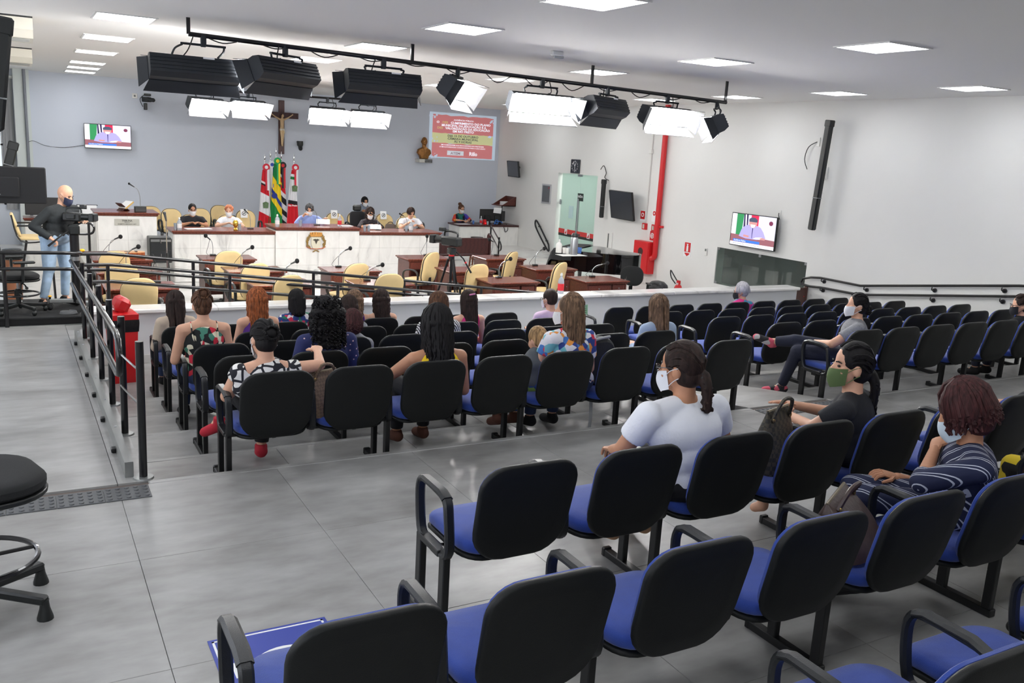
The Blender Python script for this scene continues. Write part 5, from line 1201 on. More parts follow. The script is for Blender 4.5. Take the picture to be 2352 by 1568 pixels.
def person(label, root, rz=0, head=None, headw=None, yaw=0, pitch=0.15, roll=0, tyaw=0, w=1.0, sk='light', hair=('long', 'dark', .35), top=None, sleeve='short', bottom=None, shoes=None, mask=None, glasses=None, arms=None, legs=None, seat=.46, vox=.013, strap=None, stand=False, open_back=0.0, sleevem=None, hs=1.0, group=None, eyes=True):
    """root: world floor point under the pelvis. headw: world position of the head centre. arms: [(elbow, hand, curl)] in local coordinates"""
    t = thing('person', label, 'person', root, rz, group or 'people in the chamber')
    Ri = Euler((0, 0, -rz)).to_matrix()
    if headw is not None: H = Ri @ (Vector(headw)-Vector(root))
    else: H = Vector(head)
    hip = Vector((0, -.06, seat+.09)) if not stand else Vector((0, 0, .93))
    Rt = Euler((0, 0, tyaw)).to_matrix(); Rh = Euler((-pitch, roll, yaw)).to_matrix()
    N = H+Rh @ Vector((0, -.035, -.165*hs)); N = N.lerp(H-Vector((0, .02, .17*hs)), .6)
    sp = N-hip
    S = [N+Rt @ Vector((sx*.165*w, -.005, -.045)) for sx in (-1, 1)]
    def hp(x, y, z): return H+Rh @ (Vector((x, y, z))*hs)
    B = MB(); T = MB(); X = MB()
    # head
    Rm = Rh
    def hell(mb, c, r, n=14, m=10): mb.ell(hp(*c), tuple(v*hs for v in r), n, m, Rm)
    hell(B, (0, -.012, .022), (.076, .096, .098)); hell(B, (0, .022, -.035), (.062, .070, .078)); hell(B, (0, .045, -.085), (.036, .036, .030))
    hell(B, (0, .094, -.022), (.013, .018, .024)); hell(B, (0, .086, .0), (.011, .012, .02)); hell(B, (0, .082, -.062), (.024, .012, .010))
    for sx in (-1, 1): hell(B, (sx*.077, -.005, -.018), (.012, .022, .034)); hell(B, (sx*.036, .062, -.03), (.026, .026, .028))
    B.cone(N-sp.normalized()*.05, hp(0, -.02, -.06), .058*hs, .050*hs)
    # torso
    def spine(f): return hip.lerp(N, f)
    tor = [(spine(0.0)+Vector((0, 0, -.01)), (.170*w, .125*w, .115)), (spine(.30), (.150*w, .112*w, .15)), (spine(.62), (.166*w, .108*w, .15)), (spine(.80), (.150*w, .085, .09))]
    for c_, r_ in tor: B.ell(c_, tuple(v-.012 for v in r_), 16, 10, Rt); 
    B.cone(S[0], S[1], .055, .055); 
    for s_ in S: B.cone(N+Vector((0, -.008, .0)), s_, .052, .05)
    lim = 3 if open_back else 4
    for c_, r_ in tor[:lim]: T.ell(c_, tuple(v+.008 for v in r_), 18, 12, Rt)
    if not open_back and not strap and sleeve == 'none':
        for s_ in S: T.cone(N.lerp(s_, .55)+Vector((0, 0, -.016)), N.lerp(s_, .6)+Vector((0, 0, -.14)), .052, .08)
    elif not open_back and not strap:
        T.cone(S[0]+Vector((0, 0, -.004)), S[1]+Vector((0, 0, -.004)), .066, .066)
        T.cone(N+Vector((0, -.004, -.05)), N+Vector((0, -.002, -.004))+sp.normalized()*.012, .085, .066, 14, True, False)
        for s_ in S: T.cone(N.lerp(s_, .25)+Vector((0, -.004, -.006)), s_, .060, .062)
    elif open_back: 
        for i, s_ in enumerate(S): T.cone(s_+Rt @ Vector(((.02, -.02)[i], 0, -.02)), s_+Rt @ Vector(((.02, -.02)[i], 0, -.10)), .066, .07)
    # arms
    if arms is None: arms = [None, None]
    hands = []
    for i, sx in enumerate((-1, 1)):
        a = arms[i] or (S[i]+Rt @ Vector((sx*.06, .03, -.27)), hip+Vector((sx*.10, .30, .06)), .6)
        e, h_, cu = Vector(a[0]), Vector(a[1]), a[2]
        if (e-S[i]).length > .33: e = S[i]+(e-S[i]).normalized()*.30
        wr = e+(h_-e).normalized()*min((h_-e).length, .25)
        B.cone(S[i], e, .050*(.5+.5*w), .040*(.5+.5*w)); B.cone(e, wr, .039*(.5+.5*w), .026)
        if sleeve == 'short': T.cone(S[i], S[i].lerp(e, .62), .064*(.5+.5*w), .062*(.5+.5*w), 14, True, False)
        elif sleeve == 'cap': T.cone(S[i], S[i].lerp(e, .25), .066, .062, 14, True, False)
        elif sleeve == 'long': T.cone(S[i], e, .064, .056); T.cone(e, e.lerp(wr, .93), .056, .042, 14, True, False)
        elif sleeve == 'half': T.cone(S[i], e, .064, .056); T.cone(e, e.lerp(wr, .25), .056, .05, 14, True, False)
        dn = (wr-e).normalized(); nb = Vector(a[3]) if len(a) > 3 else Vector((0, -.2, 1))
        if abs(nb.normalized().dot(dn)) > .9: nb = Vector((0, 1, .2))
        hand(X, wr, dn, nb, -sx, cu)
    # legs
    if legs is None:
        if stand: legs = [((-.10, .03, .50), (-.11, 0, .09), (-.12, .17, .03)), ((.10, .03, .50), (.11, 0, .09), (.13, .17, .03))]
        else: legs = [((-.11, .36, seat+.04), (-.11, .38, .10), (-.12, .54, .04)), ((.11, .36, seat+.04), (.11, .38, .10), (.12, .54, .04))]
    P = MB(); SH = []
    for i, sx in enumerate((-1, 1)):
        hj = hip+Vector((sx*.085*w, .0, -.02)); k, an, to = [Vector(v) for v in legs[i]]
        B.cone(hj, k, .072, .048); B.cone(k, an, .046, .034); B.cone(an, an.lerp(to, .3), .034, .03)
        P.cone(hj, k, .088*w, .066*(.5+.5*w)); P.cone(k, an+(k-an).normalized()*.04, .064, .050, 14, True, False)
        f_ = MB(); hl = an+(an-to).normalized()*Vector((1, 1, 0)).length*.0
        dft = (to-an); dft.z = 0; dft = dft.normalized() if dft.length > 1e-4 else Vector((0, 1, 0))
        f_.cone(Vector((an.x, an.y, an.z-.02))-dft*.03, to, .045, .036, 12); f_.cone(an+Vector((0, 0, .03)), Vector((an.x, an.y, an.z-.02)), .045, .046, 12, False, True); SH.append(f_)
    P.ell(hip+Vector((0, 0, -.02)), (.178*w, .135*w, .115), 16, 10)
    rem(B, 'body', SKIN[sk], t, vox, 3, X)
    tp = rem(T, 'top', top, t, vox, 3)
    if strap:
        q = MB()
        for sx in (-1, 1):
            b0 = spine(.70)+Rt @ Vector((sx*.095*w, -.10, .0)); q.tube(smoothpath([b0, N+Rt @ Vector((sx*.10*w, -.075, -.05)), N+Rt @ Vector((sx*.10*w, -.01, .012)), N+Rt @ Vector((sx*.09*w, .07, -.05))], 4), [(.016, .006)]*13, 8)
        q.build('strap', strap, t)
    if bottom: rem(P, 'trousers', bottom, t, vox, 3)
    if shoes:
        for f_ in SH: rem(f_, 'shoe', shoes, t, .011, 3)
    # hair
    st, hc, ln = hair; hm = HAIR.get(hc); rnd = random.Random(hash(label) & 0xffff if False else sum(map(ord, label)))
    if st != 'bald':
        G = MB(); E_ = MB()
        hell(G, (0, -.020, .030), (.086, .098, .101))
        def lock(phi, ln, wav, r0=.012, out=1.0, n=9, freq=9):
            """a strand from the crown over the head at azimuth phi (0 = back), falling ln below the ear line"""
            ph = rnd.uniform(0, 6); pts = []; rr = []
            for i in range(n+1):
                q = i/n
                if q < .42:
                    th = math.radians(8+80*q/.42); r = 1.035*out
                    c = Vector((0, -.020, .030))+Vector((.086*r*math.sin(th)*math.sin(phi), -.098*r*math.sin(th)*math.cos(phi), .101*r*math.cos(th)))
                else:
                    d_ = (q-.42)/.58; c = Vector((.090*out*math.sin(phi)*(1-.1*d_), -.020-.100*out*math.cos(phi)*(1+.10*d_), .030-.02-d_*ln))
                c += Vector((math.sin(i*freq/3+ph), math.cos(i*freq/3+ph), 0))*wav*q
                pts.append(hp(*c)); rr.append(r0*(1-.55*q**3)*hs)
            E_.tube(pts, rr, 5)
        def slick(tgt, n_, r0=.010):
            c0 = Vector((0, -.020, .030)); tg = (Vector(tgt)-c0).normalized()
            for i in range(n_):
                a_ = rnd.uniform(-2.75, 2.75); el = rnd.uniform(-.15, .35) if abs(a_) > 1.2 else rnd.uniform(-.75, -.35)
                s0 = Vector((math.sin(a_)*math.cos(el), -math.cos(a_)*math.cos(el), math.sin(el))) if abs(a_) < 2.2 else Vector((math.sin(a_)*.75, -math.cos(a_)*.75, .55)).normalized()
                pts = []
                for j in range(8):
                    q = j/7; d_ = (s0*(1-q)+tg*q+Vector((0, 0, .35*math.sin(PI*q)*max(0, 1-abs(s0.z)*0)*(1 if s0.y > 0 else 0)))).normalized()
                    pts.append(hp(*(c0+Vector((d_.x*.0875, d_.y*.0995, d_.z*.1025)))))
                E_.tube(pts, r0*.8*hs, 5)
        def drape(ln, wd=.085, dp=.05, back=-.085):
            nseg = max(2, int(ln/.06)); prev = None
            for i in range(nseg+1):
                q = i/nseg; z = .02-q*ln
                c = hp(0, back-.012*math.sin(q*2.4), 0)+Vector((0, 0, 0)); c = H+Rh @ Vector((0, back*hs, .02*hs))+Vector((0, -.01*q, -q*ln))
                G.ell(c, (wd*(1-.18*q*q), dp, .055), 12, 8, Rh)
        if st in ('long', 'wavy', 'claw'):
            wv = {'long': .003, 'wavy': .012, 'claw': .006}[st]
            drape(ln, .088 if st != 'wavy' else .10, .048 if st != 'wavy' else .06)
            for sx in (-1, 1): G.cone(hp(sx*.066, -.02, .03), hp(sx*.080, -.035, -.10), .030*hs, .030*hs)
            for i in range(90): lock(rnd.uniform(-1.9, 1.9), ln-.02+rnd.uniform(-.05, .03), wv, .013, 1.0+(.12 if st == 'wavy' else .02)*rnd.random())
            if st == 'claw':
                cl_ = MB(); c0 = hp(.012, -.125, .01)
                for k in range(5): cl_.tube(smoothpath([c0+Rh @ Vector((.03*sx2, .01, .02-.012*k)) if False else c0+Rh @ Vector((-.022, .01, .03-.014*k)), c0+Rh @ Vector((.0, -.022, .03-.014*k)), c0+Rh @ Vector((.022, .01, .03-.014*k))], 3), .005, 5)
                cl_.box(c0+Rh @ Vector((0, -.02, .0)), (.012, .012, .085), .004, Rh); cl_.build('hair_claw', mat('mint_plastic', (150, 196, 160), .3), t)
        elif st == 'bob':
            drape(ln, .090, .055, -.075)
            for sx in (-1, 1): G.cone(hp(sx*.062, -.01, .03), hp(sx*.084, -.02, -.09), .034*hs, .028*hs)
            for i in range(90): lock(rnd.uniform(-2.1, 2.1), ln+rnd.uniform(-.02, .02), .002, .012, 1.02)
        elif st == 'curly':
            drape(ln, .13*w, .085, -.075); hell(G, (0, -.02, .045), (.112, .118, .115))
            for sx in (-1, 1): hell(G, (sx*.085, -.03, -.06), (.06, .07, .10))
            for i in range(260):
                a_, z_ = rnd.uniform(-2.3, 2.3), rnd.uniform(-ln, .13); rr_ = .118 if z_ > 0 else .135
                k_ = math.sqrt(max(.05, 1-(max(0, z_-.02)/.15)**2))
                c = H+Rh @ Vector((math.sin(a_)*rr_*k_, -.045-math.cos(a_)*rr_*k_*.95, z_+.02)); pts = [c+Vector((.010*math.cos(j*1.3+i), .010*math.sin(j*1.3+i), -.006*j)) for j in range(8)]
                E_.tube(pts, .0055, 4)
        elif st == 'bun':
            bz = ln; bc = hp(0, -.10, bz); G.ell(bc, (.050*hs, .042*hs, .045*hs), 12, 8, Rh)
            hell(G, (0, -.035, -.03), (.074, .072, .072)); slick((0, -.10, bz), 80)
            for i in range(26):
                a_ = i*.9; E_.tube([bc+Rh @ (Vector((.047*math.cos(a_+j*.5)*hs, -.02, .043*math.sin(a_+j*.5)*hs))+Vector((rnd.uniform(-.008, .008), rnd.uniform(-.02, .02), 0))) for j in range(5)], .007, 5)
        elif st == 'pony':
            p0 = hp(0, -.11, -.045); pts = smoothpath([p0, p0+Vector((.0, -.03, -.05)), p0+Vector((.01, -.035, -.15)), p0+Vector((.015, -.03, -ln))], 3)
            for i in range(len(pts)-1): G.cone(pts[i], pts[i+1], .034*(1-.05*i), .034*(1-.05*(i+1)))
            hell(G, (0, -.035, -.03), (.076, .075, .075)); slick((0, -.11, -.045), 90)
            for i in range(16): E_.tube([p+Vector((rnd.uniform(-.024, .024), rnd.uniform(-.02, .02), 0)) for p in pts], .008, 5)
            MB().tube([p0+Rh @ Vector((.028*math.cos(a_), 0, .028*math.sin(a_))) for a_ in [k*PI/5 for k in range(10)]], .008, 6, True).build('hair_tie', BLACK, t)
        elif st == 'short':
            hell(G, (0, -.035, -.02), (.080, .075, .075))
            for i in range(130): lock(rnd.uniform(-2.6, 2.6), rnd.uniform(.0, .05), .004, .009, 1.0+.02*rnd.random(), 6)
        elif st == 'crop':
            hell(G, (0, -.035, -.015), (.079, .072, .07))
        elif st == 'puffy':
            hell(G, (0, -.025, .025), (.102, .115, .112)); hell(G, (0, -.05, -.05), (.092, .075, .07))
            for i in range(200): lock(rnd.uniform(-2.6, 2.6), rnd.uniform(.02, .09), .006, .011, 1.13+.05*rnd.random(), 7)
        dsp = {'curly': (.03, .02), 'short': (.006, .02), 'puffy': (.012, .03), 'wavy': (.010, .03)}.get(st)
        rem(G, 'hair', hm, t, max(.011, vox*.9), 2, E_, disp=dsp)
    if eyes:
        q = MB()
        for sx in (-1, 1): q.ell(hp(sx*.032, .078, .0), (.014*hs, .008*hs, .007*hs), 8, 6, Rh)
        q.build('eyes', mat('eye_dark', (40, 30, 28), .2), t)
        q = MB()
        for sx in (-1, 1): q.tube([hp(sx*.016, .089, .020), hp(sx*.034, .085, .024), hp(sx*.052, .072, .018)], [.004, .005, .003], 5)
        q.build('eyebrows', hm if st != 'bald' else HAIR['dark'], t)
    if mask:
        def mk(u, v):
            a_ = (u-.5)*2; ph = a_*1.15; z = .0-.012+(-.112+.012)*v + (-.012 if abs(a_) < .3 else 0)*0
            z = -.018-.092*v-.03*(1-abs(a_))*v*.4
            bl = .024*(1-a_*a_)*math.sin(PI*min(1, .15+v*.8))
            sh_ = 1-.25*abs(a_)*v
            return hp(.079*math.sin(ph)*sh_, (.088+bl)*math.cos(ph)*1.03+.006, z+.012*abs(a_))
        q = MB().grid(mk, 14, 8); o = q.build('face_mask', mat('mask_%d_%d_%d' % mask, mask, .8), t)
        q = MB()
        for sx in (-1, 1):
            q.tube(smoothpath([hp(sx*.073, .048, -.028), hp(sx*.082, .02, -.005), hp(sx*.085, -.018, .006)], 3), .002, 4); q.tube(smoothpath([hp(sx*.068, .045, -.085), hp(sx*.082, .01, -.055), hp(sx*.085, -.018, -.04)], 3), .002, 4)
        q.build('ear_loop', mat('mask_%d_%d_%d' % mask), t)
    if glasses:
        q = MB()
        for sx in (-1, 1): q.tube([hp(sx*.034+.024*math.cos(a_), .104-.01*abs(math.cos(a_)), .002+.017*math.sin(a_)) for a_ in [k*PI/6 for k in range(12)]], .0025, 5, True); q.tube([hp(sx*.058, .098, .006), hp(sx*.080, .02, .008), hp(sx*.083, -.015, .0)], .0025, 5)
        q.tube([hp(-.01, .108, .004), hp(.01, .108, .004)], .0025, 5); q.build('glasses', mat('glasses_frame', glasses, .3), t)
    t['_'] = 0; del t['_']
    return t
# ---------------------------------------------------------------- clothes
C = lambda n, c, **k: mat('cloth_'+n, c, .9, bump=.15, bscale=90, **k)
JEANS = C('jeans', (44, 58, 92), var=.15, vscale=6); BLKC = C('black', (26, 26, 29)); NAVYP = C('navy_trousers', (30, 34, 52))
BEIGEC = C('beige', (196, 178, 158)); PURP = C('purple', (86, 44, 126)); YELC = C('yellow', (236, 200, 28)); PINKC = C('magenta', (190, 44, 110)); POLO = C('lilac', (206, 180, 206)); GREYT = C('grey_marl', (128, 129, 134), var=.15, vscale=60)
WHT = C('white_tee', (226, 228, 234)); LBLUE = C('light_blue', (158, 176, 200)); BLKT = C('black_tee', (30, 31, 36)); BOYG = C('boy_grey', (92, 96, 100)); BLUSH = C('blue_shirt', (140, 156, 208)); DGREY = C('dark_grey', (62, 66, 70)); JKT = C('jacket', (34, 38, 40)); LJEANS = C('light_jeans', (164, 188, 212), var=.25, vscale=7)
FLORAL = pattern('floral_black', 'voronoi', [(24, 26, 28), (196, 40, 60), (24, 28, 30), (70, 130, 110), (222, 214, 190), (22, 24, 26)], 22)
PRINT = pattern('bw_print', 'cells', [(30, 30, 38), (228, 226, 222)], 17, pos=[0, .12])
NAVYF = pattern('navy_flowers', 'spots', [(226, 190, 190), (40, 46, 92)], 24, pos=[0, .16])
COLOR = pattern('colourful_print', 'voronoi', [(226, 224, 230), (70, 120, 190), (214, 60, 80), (230, 228, 232), (50, 70, 140), (120, 190, 200), (230, 150, 70), (225, 224, 230)], 20)
ZEBRA = pattern('zebra', 'wave', [(34, 34, 40), (226, 224, 224)], 16, pos=[0, .5], rot=(.3, .5, .2), dist=6)
STRIPE = pattern('navy_stripe', 'wave', [(30, 36, 66), (196, 200, 212), (30, 36, 66)], 6.4, pos=[0, .80, .94], rot=(.2, .5, .5))
FLOR2 = pattern('red_flowers', 'voronoi', [(196, 40, 80), (40, 60, 120), (230, 226, 226), (40, 120, 90), (196, 44, 70)], 22)
DRESSP = pattern('dark_print', 'spots', [(200, 196, 196), (36, 30, 36)], 40, pos=[0, .14]); TIE = pattern('rainbow_top', 'voronoi', [(24, 26, 44), (200, 60, 50), (26, 28, 46), (70, 60, 160), (220, 160, 40), (30, 110, 100)], 9)
PINKF = pattern('pink_scarf', 'voronoi', [(200, 40, 120), (196, 40, 116), (60, 150, 180), (204, 44, 124)], 9); YBLK = pattern('yellow_black', 'voronoi', [(26, 26, 26), (214, 186, 40), (30, 30, 28)], 16)
LACE = pattern('white_lace', 'noise', [(206, 214, 226), (232, 236, 242)], 40, interp='LINEAR')
REDSH = C('red_suede', (176, 36, 52)); BRSH = C('brown_boot', (92, 56, 44)); BLSH = C('black_shoe', (26, 26, 28)); TANSH = C('tan_shoe', (176, 140, 110)); SNEAK = pattern('sneaker', 'voronoi', [(40, 38, 42), (210, 90, 110), (44, 42, 46), (190, 188, 190)], 14)
ZF = {'L1': ZS[0], 'L2': ZS[1], 'L3': ZS[2], 'L4': ZS[3], 'L5': ZS[4], 'A': 0, 'B': 0}
YC = {'L1': AY[0]-.15, 'L2': AY[1]-.15, 'L3': AY[2]-.15, 'L4': AY[3]-.15, 'L5': AY[4]-.15, 'A': 2.415, 'B': 3.30}
def aud(label, rw, hpx, x=None, rz=0, dy=0, hdy=-.04, **k):
    Y = YC[rw]+dy; Hd = aty(hpx[0], hpx[1], Y+hdy)
    k.setdefault('hs', .97); k.setdefault('group', 'seated audience members'); k.setdefault('bottom', JEANS); k.setdefault('shoes', BLSH); k.setdefault('eyes', False)
    k.setdefault('vox', .014); k.setdefault('w', .95)
    return person(label, (Hd.x if x is None else x, Y, ZF[rw]), rz, headw=Hd, **k)
aud('woman in beige top with long dark hair, front row beside the low wall', 'L5', (402, 695), 1.46, top=BEIGEC, sleeve='long', hair=('long', 'dark', .36), w=.9)
aud('woman in black floral strap top with loose hair bun', 'L3', (464, 700), 1.36, top=FLORAL, sleeve='none', strap=FLORAL, hair=('bun', 'brown', .09), w=1.05, sk='light', pitch=.25)
aud('woman with long wavy red hair and purple top', 'L4', (590, 692), 2.05, top=PURP, sleeve='none', hair=('wavy', 'red', .42))
aud('woman with straight black bob and flowered dress', 'L5', (681, 690), 2.66, top=FLOR2, sleeve='cap', hair=('bob', 'black', .16))
aud('woman with big curly black hair and navy flowered blouse', 'L2', (748, 722), 2.10, top=NAVYF, sleeve='half', hair=('curly', 'black', .26), w=1.12, sk='tan')
aud('dark-haired woman half hidden beside the curly brown head', 'L4', (800, 706), 3.02, top=GREYT, sleeve='short', hair=('bob', 'dark', .14), w=.85)
aud('small woman with short wine-brown hair in grey top', 'L3', (808, 742), 2.70, top=GREYT, sleeve='short', hair=('puffy', 'wine', .08), hs=.9, w=.85)
aud('woman with curly light brown hair and pale blue straps', 'L5', (813, 692), 3.36, top=LBLUE, sleeve='none', strap=PURP, hair=('wavy', 'ash', .24), w=.88)
aud('woman with long dark wavy hair and bare shoulders', 'L5', (874, 690), 3.82, top=BLKC, sleeve='none', strap=BLKC, hair=('wavy', 'dark', .34), w=.88)
aud('woman in sleeveless yellow top with thick black hair', 'L1', (1001, 748), 2.60, top=YELC, sleeve='none', hair=('wavy', 'black', .34), w=1.12, sk='tan', shoes=BRSH, bottom=BLKC, hs=1.1, vox=.011, arms=[((-.30, .05, .66), (.05, .22, .74), .4), None])
aud('woman with brown hair and zebra-striped blouse', 'L3', (1006, 700), 3.58, top=ZEBRA, sleeve='half', hair=('bob', 'brown', .17), w=1.0)
pk = aud('woman with long brown hair, pink hair clip and magenta top', 'L4', (1074, 692), 4.38, top=PINKC, sleeve='none', strap=PINKC, hair=('long', 'dark', .40), yaw=.15, mask=(226, 228, 232), w=.9)
MB().box(aty(1085, 676, YC['L4']-.17)-pk.location, (.075, .012, .016), .004, Euler((0, -.12, 0)).to_matrix()).build('hair_clip', mat('pink_clip', (214, 130, 170), .4), pk)
aud('man in lilac polo shirt with glasses and white mask', 'L4', (1262, 686), 5.50, top=POLO, sleeve='short', hair=('crop', 'dark', 0), yaw=.35, glasses=(60, 60, 64), mask=(228, 230, 234), w=1.0)
aud('blond boy in grey shirt leaning against the woman beside him', 'L1', (1234, 780), 3.47, dy=.10, top=BOYG, sleeve='short', hair=('crop', 'blond', 0), hs=.86, w=.72, yaw=.3, pitch=.35, bottom=pattern('boy_shorts', 'voronoi', [(60, 90, 150), (170, 200, 90), (50, 70, 120)], 18), shoes=BRSH, legs=[((-.08, .28, .50), (-.08, .30, .14), (-.08, .42, .06)), ((.08, .28, .50), (.08, .30, .14), (.08, .42, .06))])
aud('woman in colourful print top with mint claw clip, arm round the boy', 'L1', (1305, 712), 3.80, top=COLOR, sleeve='short', hair=('claw', 'ash', .33), yaw=.75, pitch=.05, mask=(232, 232, 232), w=1.05, hs=1.02, vox=.011, arms=[((-.30, -.02, .68), (-.42, .16, .60), .5), None])
aud('woman with straight brown hair and light blue shirt', 'L2', (1510, 706), 5.49, top=LBLUE, sleeve='long', hair=('bob', 'ash', .26), w=.92)
aud('grey-haired woman in pink blouse and black mask by the low wall', 'L5', (1702, 668), 9.62, dy=.03, top=PINKF, sleeve='half', hair=('short', 'grey', 0), yaw=.85, mask=(28, 28, 32), glasses=(80, 40, 60), w=1.0, hs=1.05)
# grey t-shirt woman seated sideways with crossed leg
def loc(root, rz, wp): return Euler((0, 0, -rz)).to_matrix() @ (Vector(wp)-Vector(root))
r_ = Vector((7.02, YC['L1']+.04, ZS[0])); rz0 = .75
kn, an_, to_ = aty(1890, 775, 6.0), aty(1815, 800, 6.15), aty(1775, 790, 6.2)
a2, t2 = aty(1812, 868, 6.0), aty(1800, 888, 6.1)
gt_ = aud('woman in grey t-shirt and white mask, legs crossed towards the aisle', 'L1', (1968, 700), r_.x, rz0, .04, top=GREYT, sleeve='short', hair=('bun', 'black', -.05), yaw=.35, pitch=.0, mask=(222, 224, 230), w=1.12, bottom=NAVYP, shoes=SNEAK, sk='light', vox=.011,
          arms=[((-.26, .12, .66), (-.02, .30, .62), .5), None],
          legs=[((-.09, .42, .52), loc(r_, rz0, (6.72, 6.22, ZS[0]+.10)), loc(r_, rz0, (6.60, 6.32, ZS[0]+.05))), ((.02, .46, .60), (-.02, .52, .56) if False else loc(r_, rz0, (6.60, 6.30, .38)), loc(r_, rz0, (6.42, 6.34, .43)))])
aud('woman in black shirt and black mask at the right edge of the picture', 'L1', (2345, 700), 9.85, top=BLKT, sleeve='short', hair=('bun', 'dark', -.03), yaw=.8, mask=(30, 30, 34), glasses=(150, 80, 110), w=.95, bottom=NAVYP)
# near rows
aud('large woman in white t-shirt with dark ponytail and mask', 'B', (1563, 842), 2.90, top=WHT, sleeve='short', hair=('pony', 'dark', .16), yaw=.55, pitch=.15, mask=(226, 228, 234), glasses=(190, 120, 150), w=1.28, hs=1.06, vox=.009, bottom=BLKC, shoes=TANSH, sk='tan', hdy=-.02,
    arms=[((-.33, .05, .68), (-.22, .28, .60), .5), ((.33, .05, .68), (.2, .28, .6), .5)])
r_ = Vector((4.13, 3.32, 0)); rz0 = .45; hw = aty(1800, 935, 3.62)
h1 = loc(r_, rz0, hw)
aud('woman in black t-shirt with olive mask and black ponytail, hands clasped', 'B', (1955, 838), r_.x, rz0, .02, top=BLKT, sleeve='short', hair=('pony', 'black', .26), yaw=.65, pitch=.02, mask=(84, 104, 62), w=1.05, hs=1.08, vox=.009, bottom=BLKC, shoes=None, sk='light', eyes=True,
    arms=[((-.26, .10, .68), h1+Vector((-.02, 0, -.02)), .35, (-.6, 0, .8)), ((.22, .14, .66), h1+Vector((.03, .02, .02)), .15, (.5, 0, .9))],
    legs=[((-.12, .38, .50), (-.14, .36, .10), (-.16, .52, .03)), ((.10, .40, .50), (.08, .36, .10), (.06, .52, .03))])
r_ = Vector((3.92, 2.46, 0)); rz0 = .85; hw = aty(2166, 985, 2.60)
kn = aty(1965, 1062, 2.85)
aud('older woman in navy striped dress resting her chin on her hand', 'A', (2212, 945), r_.x, rz0, .045, top=STRIPE, sleeve='half', hair=('puffy', 'wine', .08), yaw=-.05, pitch=.40, w=1.08, hs=1.06, vox=.009, bottom=STRIPE, shoes=BLSH, sk='tan', mask=(205, 220, 230),
    arms=[((-.20, .20, .70), loc(r_, rz0, hw), .9, (-.6, .6, .2)), None], legs=[((-.10, .42, .56), (-.10, .40, .12), (-.12, .56, .05)), ((.08, .44, .54), (.06, .42, .12), (.04, .58, .05))])
aud('person at the right frame edge, bare forearm over the chair', 'B', (2425, 850), 5.72, .2, top=BLKT, sleeve='short', hair=('long', 'dark', .25), w=1.0, bottom=JEANS, hs=1.05, arms=[((-.30, -.02, .70), (-.36, .26, .66), .4), None])
aud('person in yellow and black print, cut off by the right frame edge', 'A', (2520, 930), 5.06, 0, top=YBLK, sleeve='short', hair=('bob', 'dark', .12), w=1.05, bottom=YBLK, hs=1.05)
pr_ = YC['L1']
aud('woman in black-and-white print blouse and red suede boots', 'L1', (606, 778), 1.40, 0, .0, top=PRINT, sleeve='cap', open_back=1.0, hair=('pony', 'black', .10) if False else ('bun', 'black', .02), yaw=.15, pitch=.35, roll=.12, mask=(225, 225, 228), w=1.02, hs=1.0, vox=.010, bottom=BLKC, shoes=REDSH, sk='light',
    arms=[((-.27, -.02, .62), (-.10, .26, .62), .4), ((.34, -.06, .80), (.40, .20, .84), .5)], legs=[((-.16, .34, .56), loc((1.40, pr_, ZS[0]), 0, aty(505, 965, 6.05)), loc((1.40, pr_, ZS[0]), 0, aty(470, 992, 6.1))), ((.07, .34, .48), (.03, .30, .13), (.05, .44, .05))])
# ---------------------------------------------------------------- front: dais and operator
def front(label, hpx, Y, fz, rz=PI, seat=.46, **k):
    Hd = aty(hpx[0], hpx[1], Y-.10)
    k.setdefault('group', 'people at the front'); k.setdefault('vox', .013); k.setdefault('bottom', NAVYP); k.setdefault('shoes', BLSH); k.setdefault('hs', .97)
    return person(label, (Hd.x, Y, fz), rz, headw=Hd, seat=seat, **k)
WM = (226, 227, 230)
def deskarm(): return None
LAP = lambda dz=.0: [((-.27, .16, .72+dz), (-.06, .36, .80+dz), .5), ((.27, .16, .72+dz), (.06, .36, .80+dz), .5)]
front('seated man in black t-shirt with glasses and white mask on the dais', (442, 481), 19.30, FZ, top=BLKT, sleeve='short', hair=('crop', 'black', 0), mask=WM, glasses=(30, 30, 32), arms=LAP(), w=1.12, sk='tan')
front('seated red-haired woman in white lace blouse and mask on the dais', (526, 484), 19.30, FZ, top=LACE, sleeve='short', hair=('bun', 'ginger', .02), mask=WM, arms=LAP(), w=.98, yaw=-.35, sk='pale')
front('seated man in blue shirt reading a paper into the microphone', (711, 481), 19.25, FZ, seat=.54, top=BLUSH, sleeve='long', hair=('short', 'salt', 0), mask=WM, pitch=.35, yaw=-.3, w=1.12, arms=[((-.30, .18, .80), (-.26, .42, .92), .3), ((.30, .16, .80), (.16, .34, 1.02), .9)])
front('seated dark-haired woman in print dress holding a sheet on the dais', (850, 490), 19.25, FZ, top=DRESSP, sleeve='half', hair=('wavy', 'dark', .22), mask=WM, pitch=.3, yaw=-.1, arms=LAP(), w=.92, sk='tan')
front('seated bearded man in white t-shirt looking down on the dais', (944, 489), 19.30, FZ, top=WHT, sleeve='short', hair=('short', 'dark', 0), pitch=.45, yaw=.1, w=1.18, arms=[((-.28, .18, .72), (-.05, .34, .80), .6), ((.28, .18, .72), (.06, .34, .90), .8)], sk='light')
Hd = aty(838, 463, 22.9)
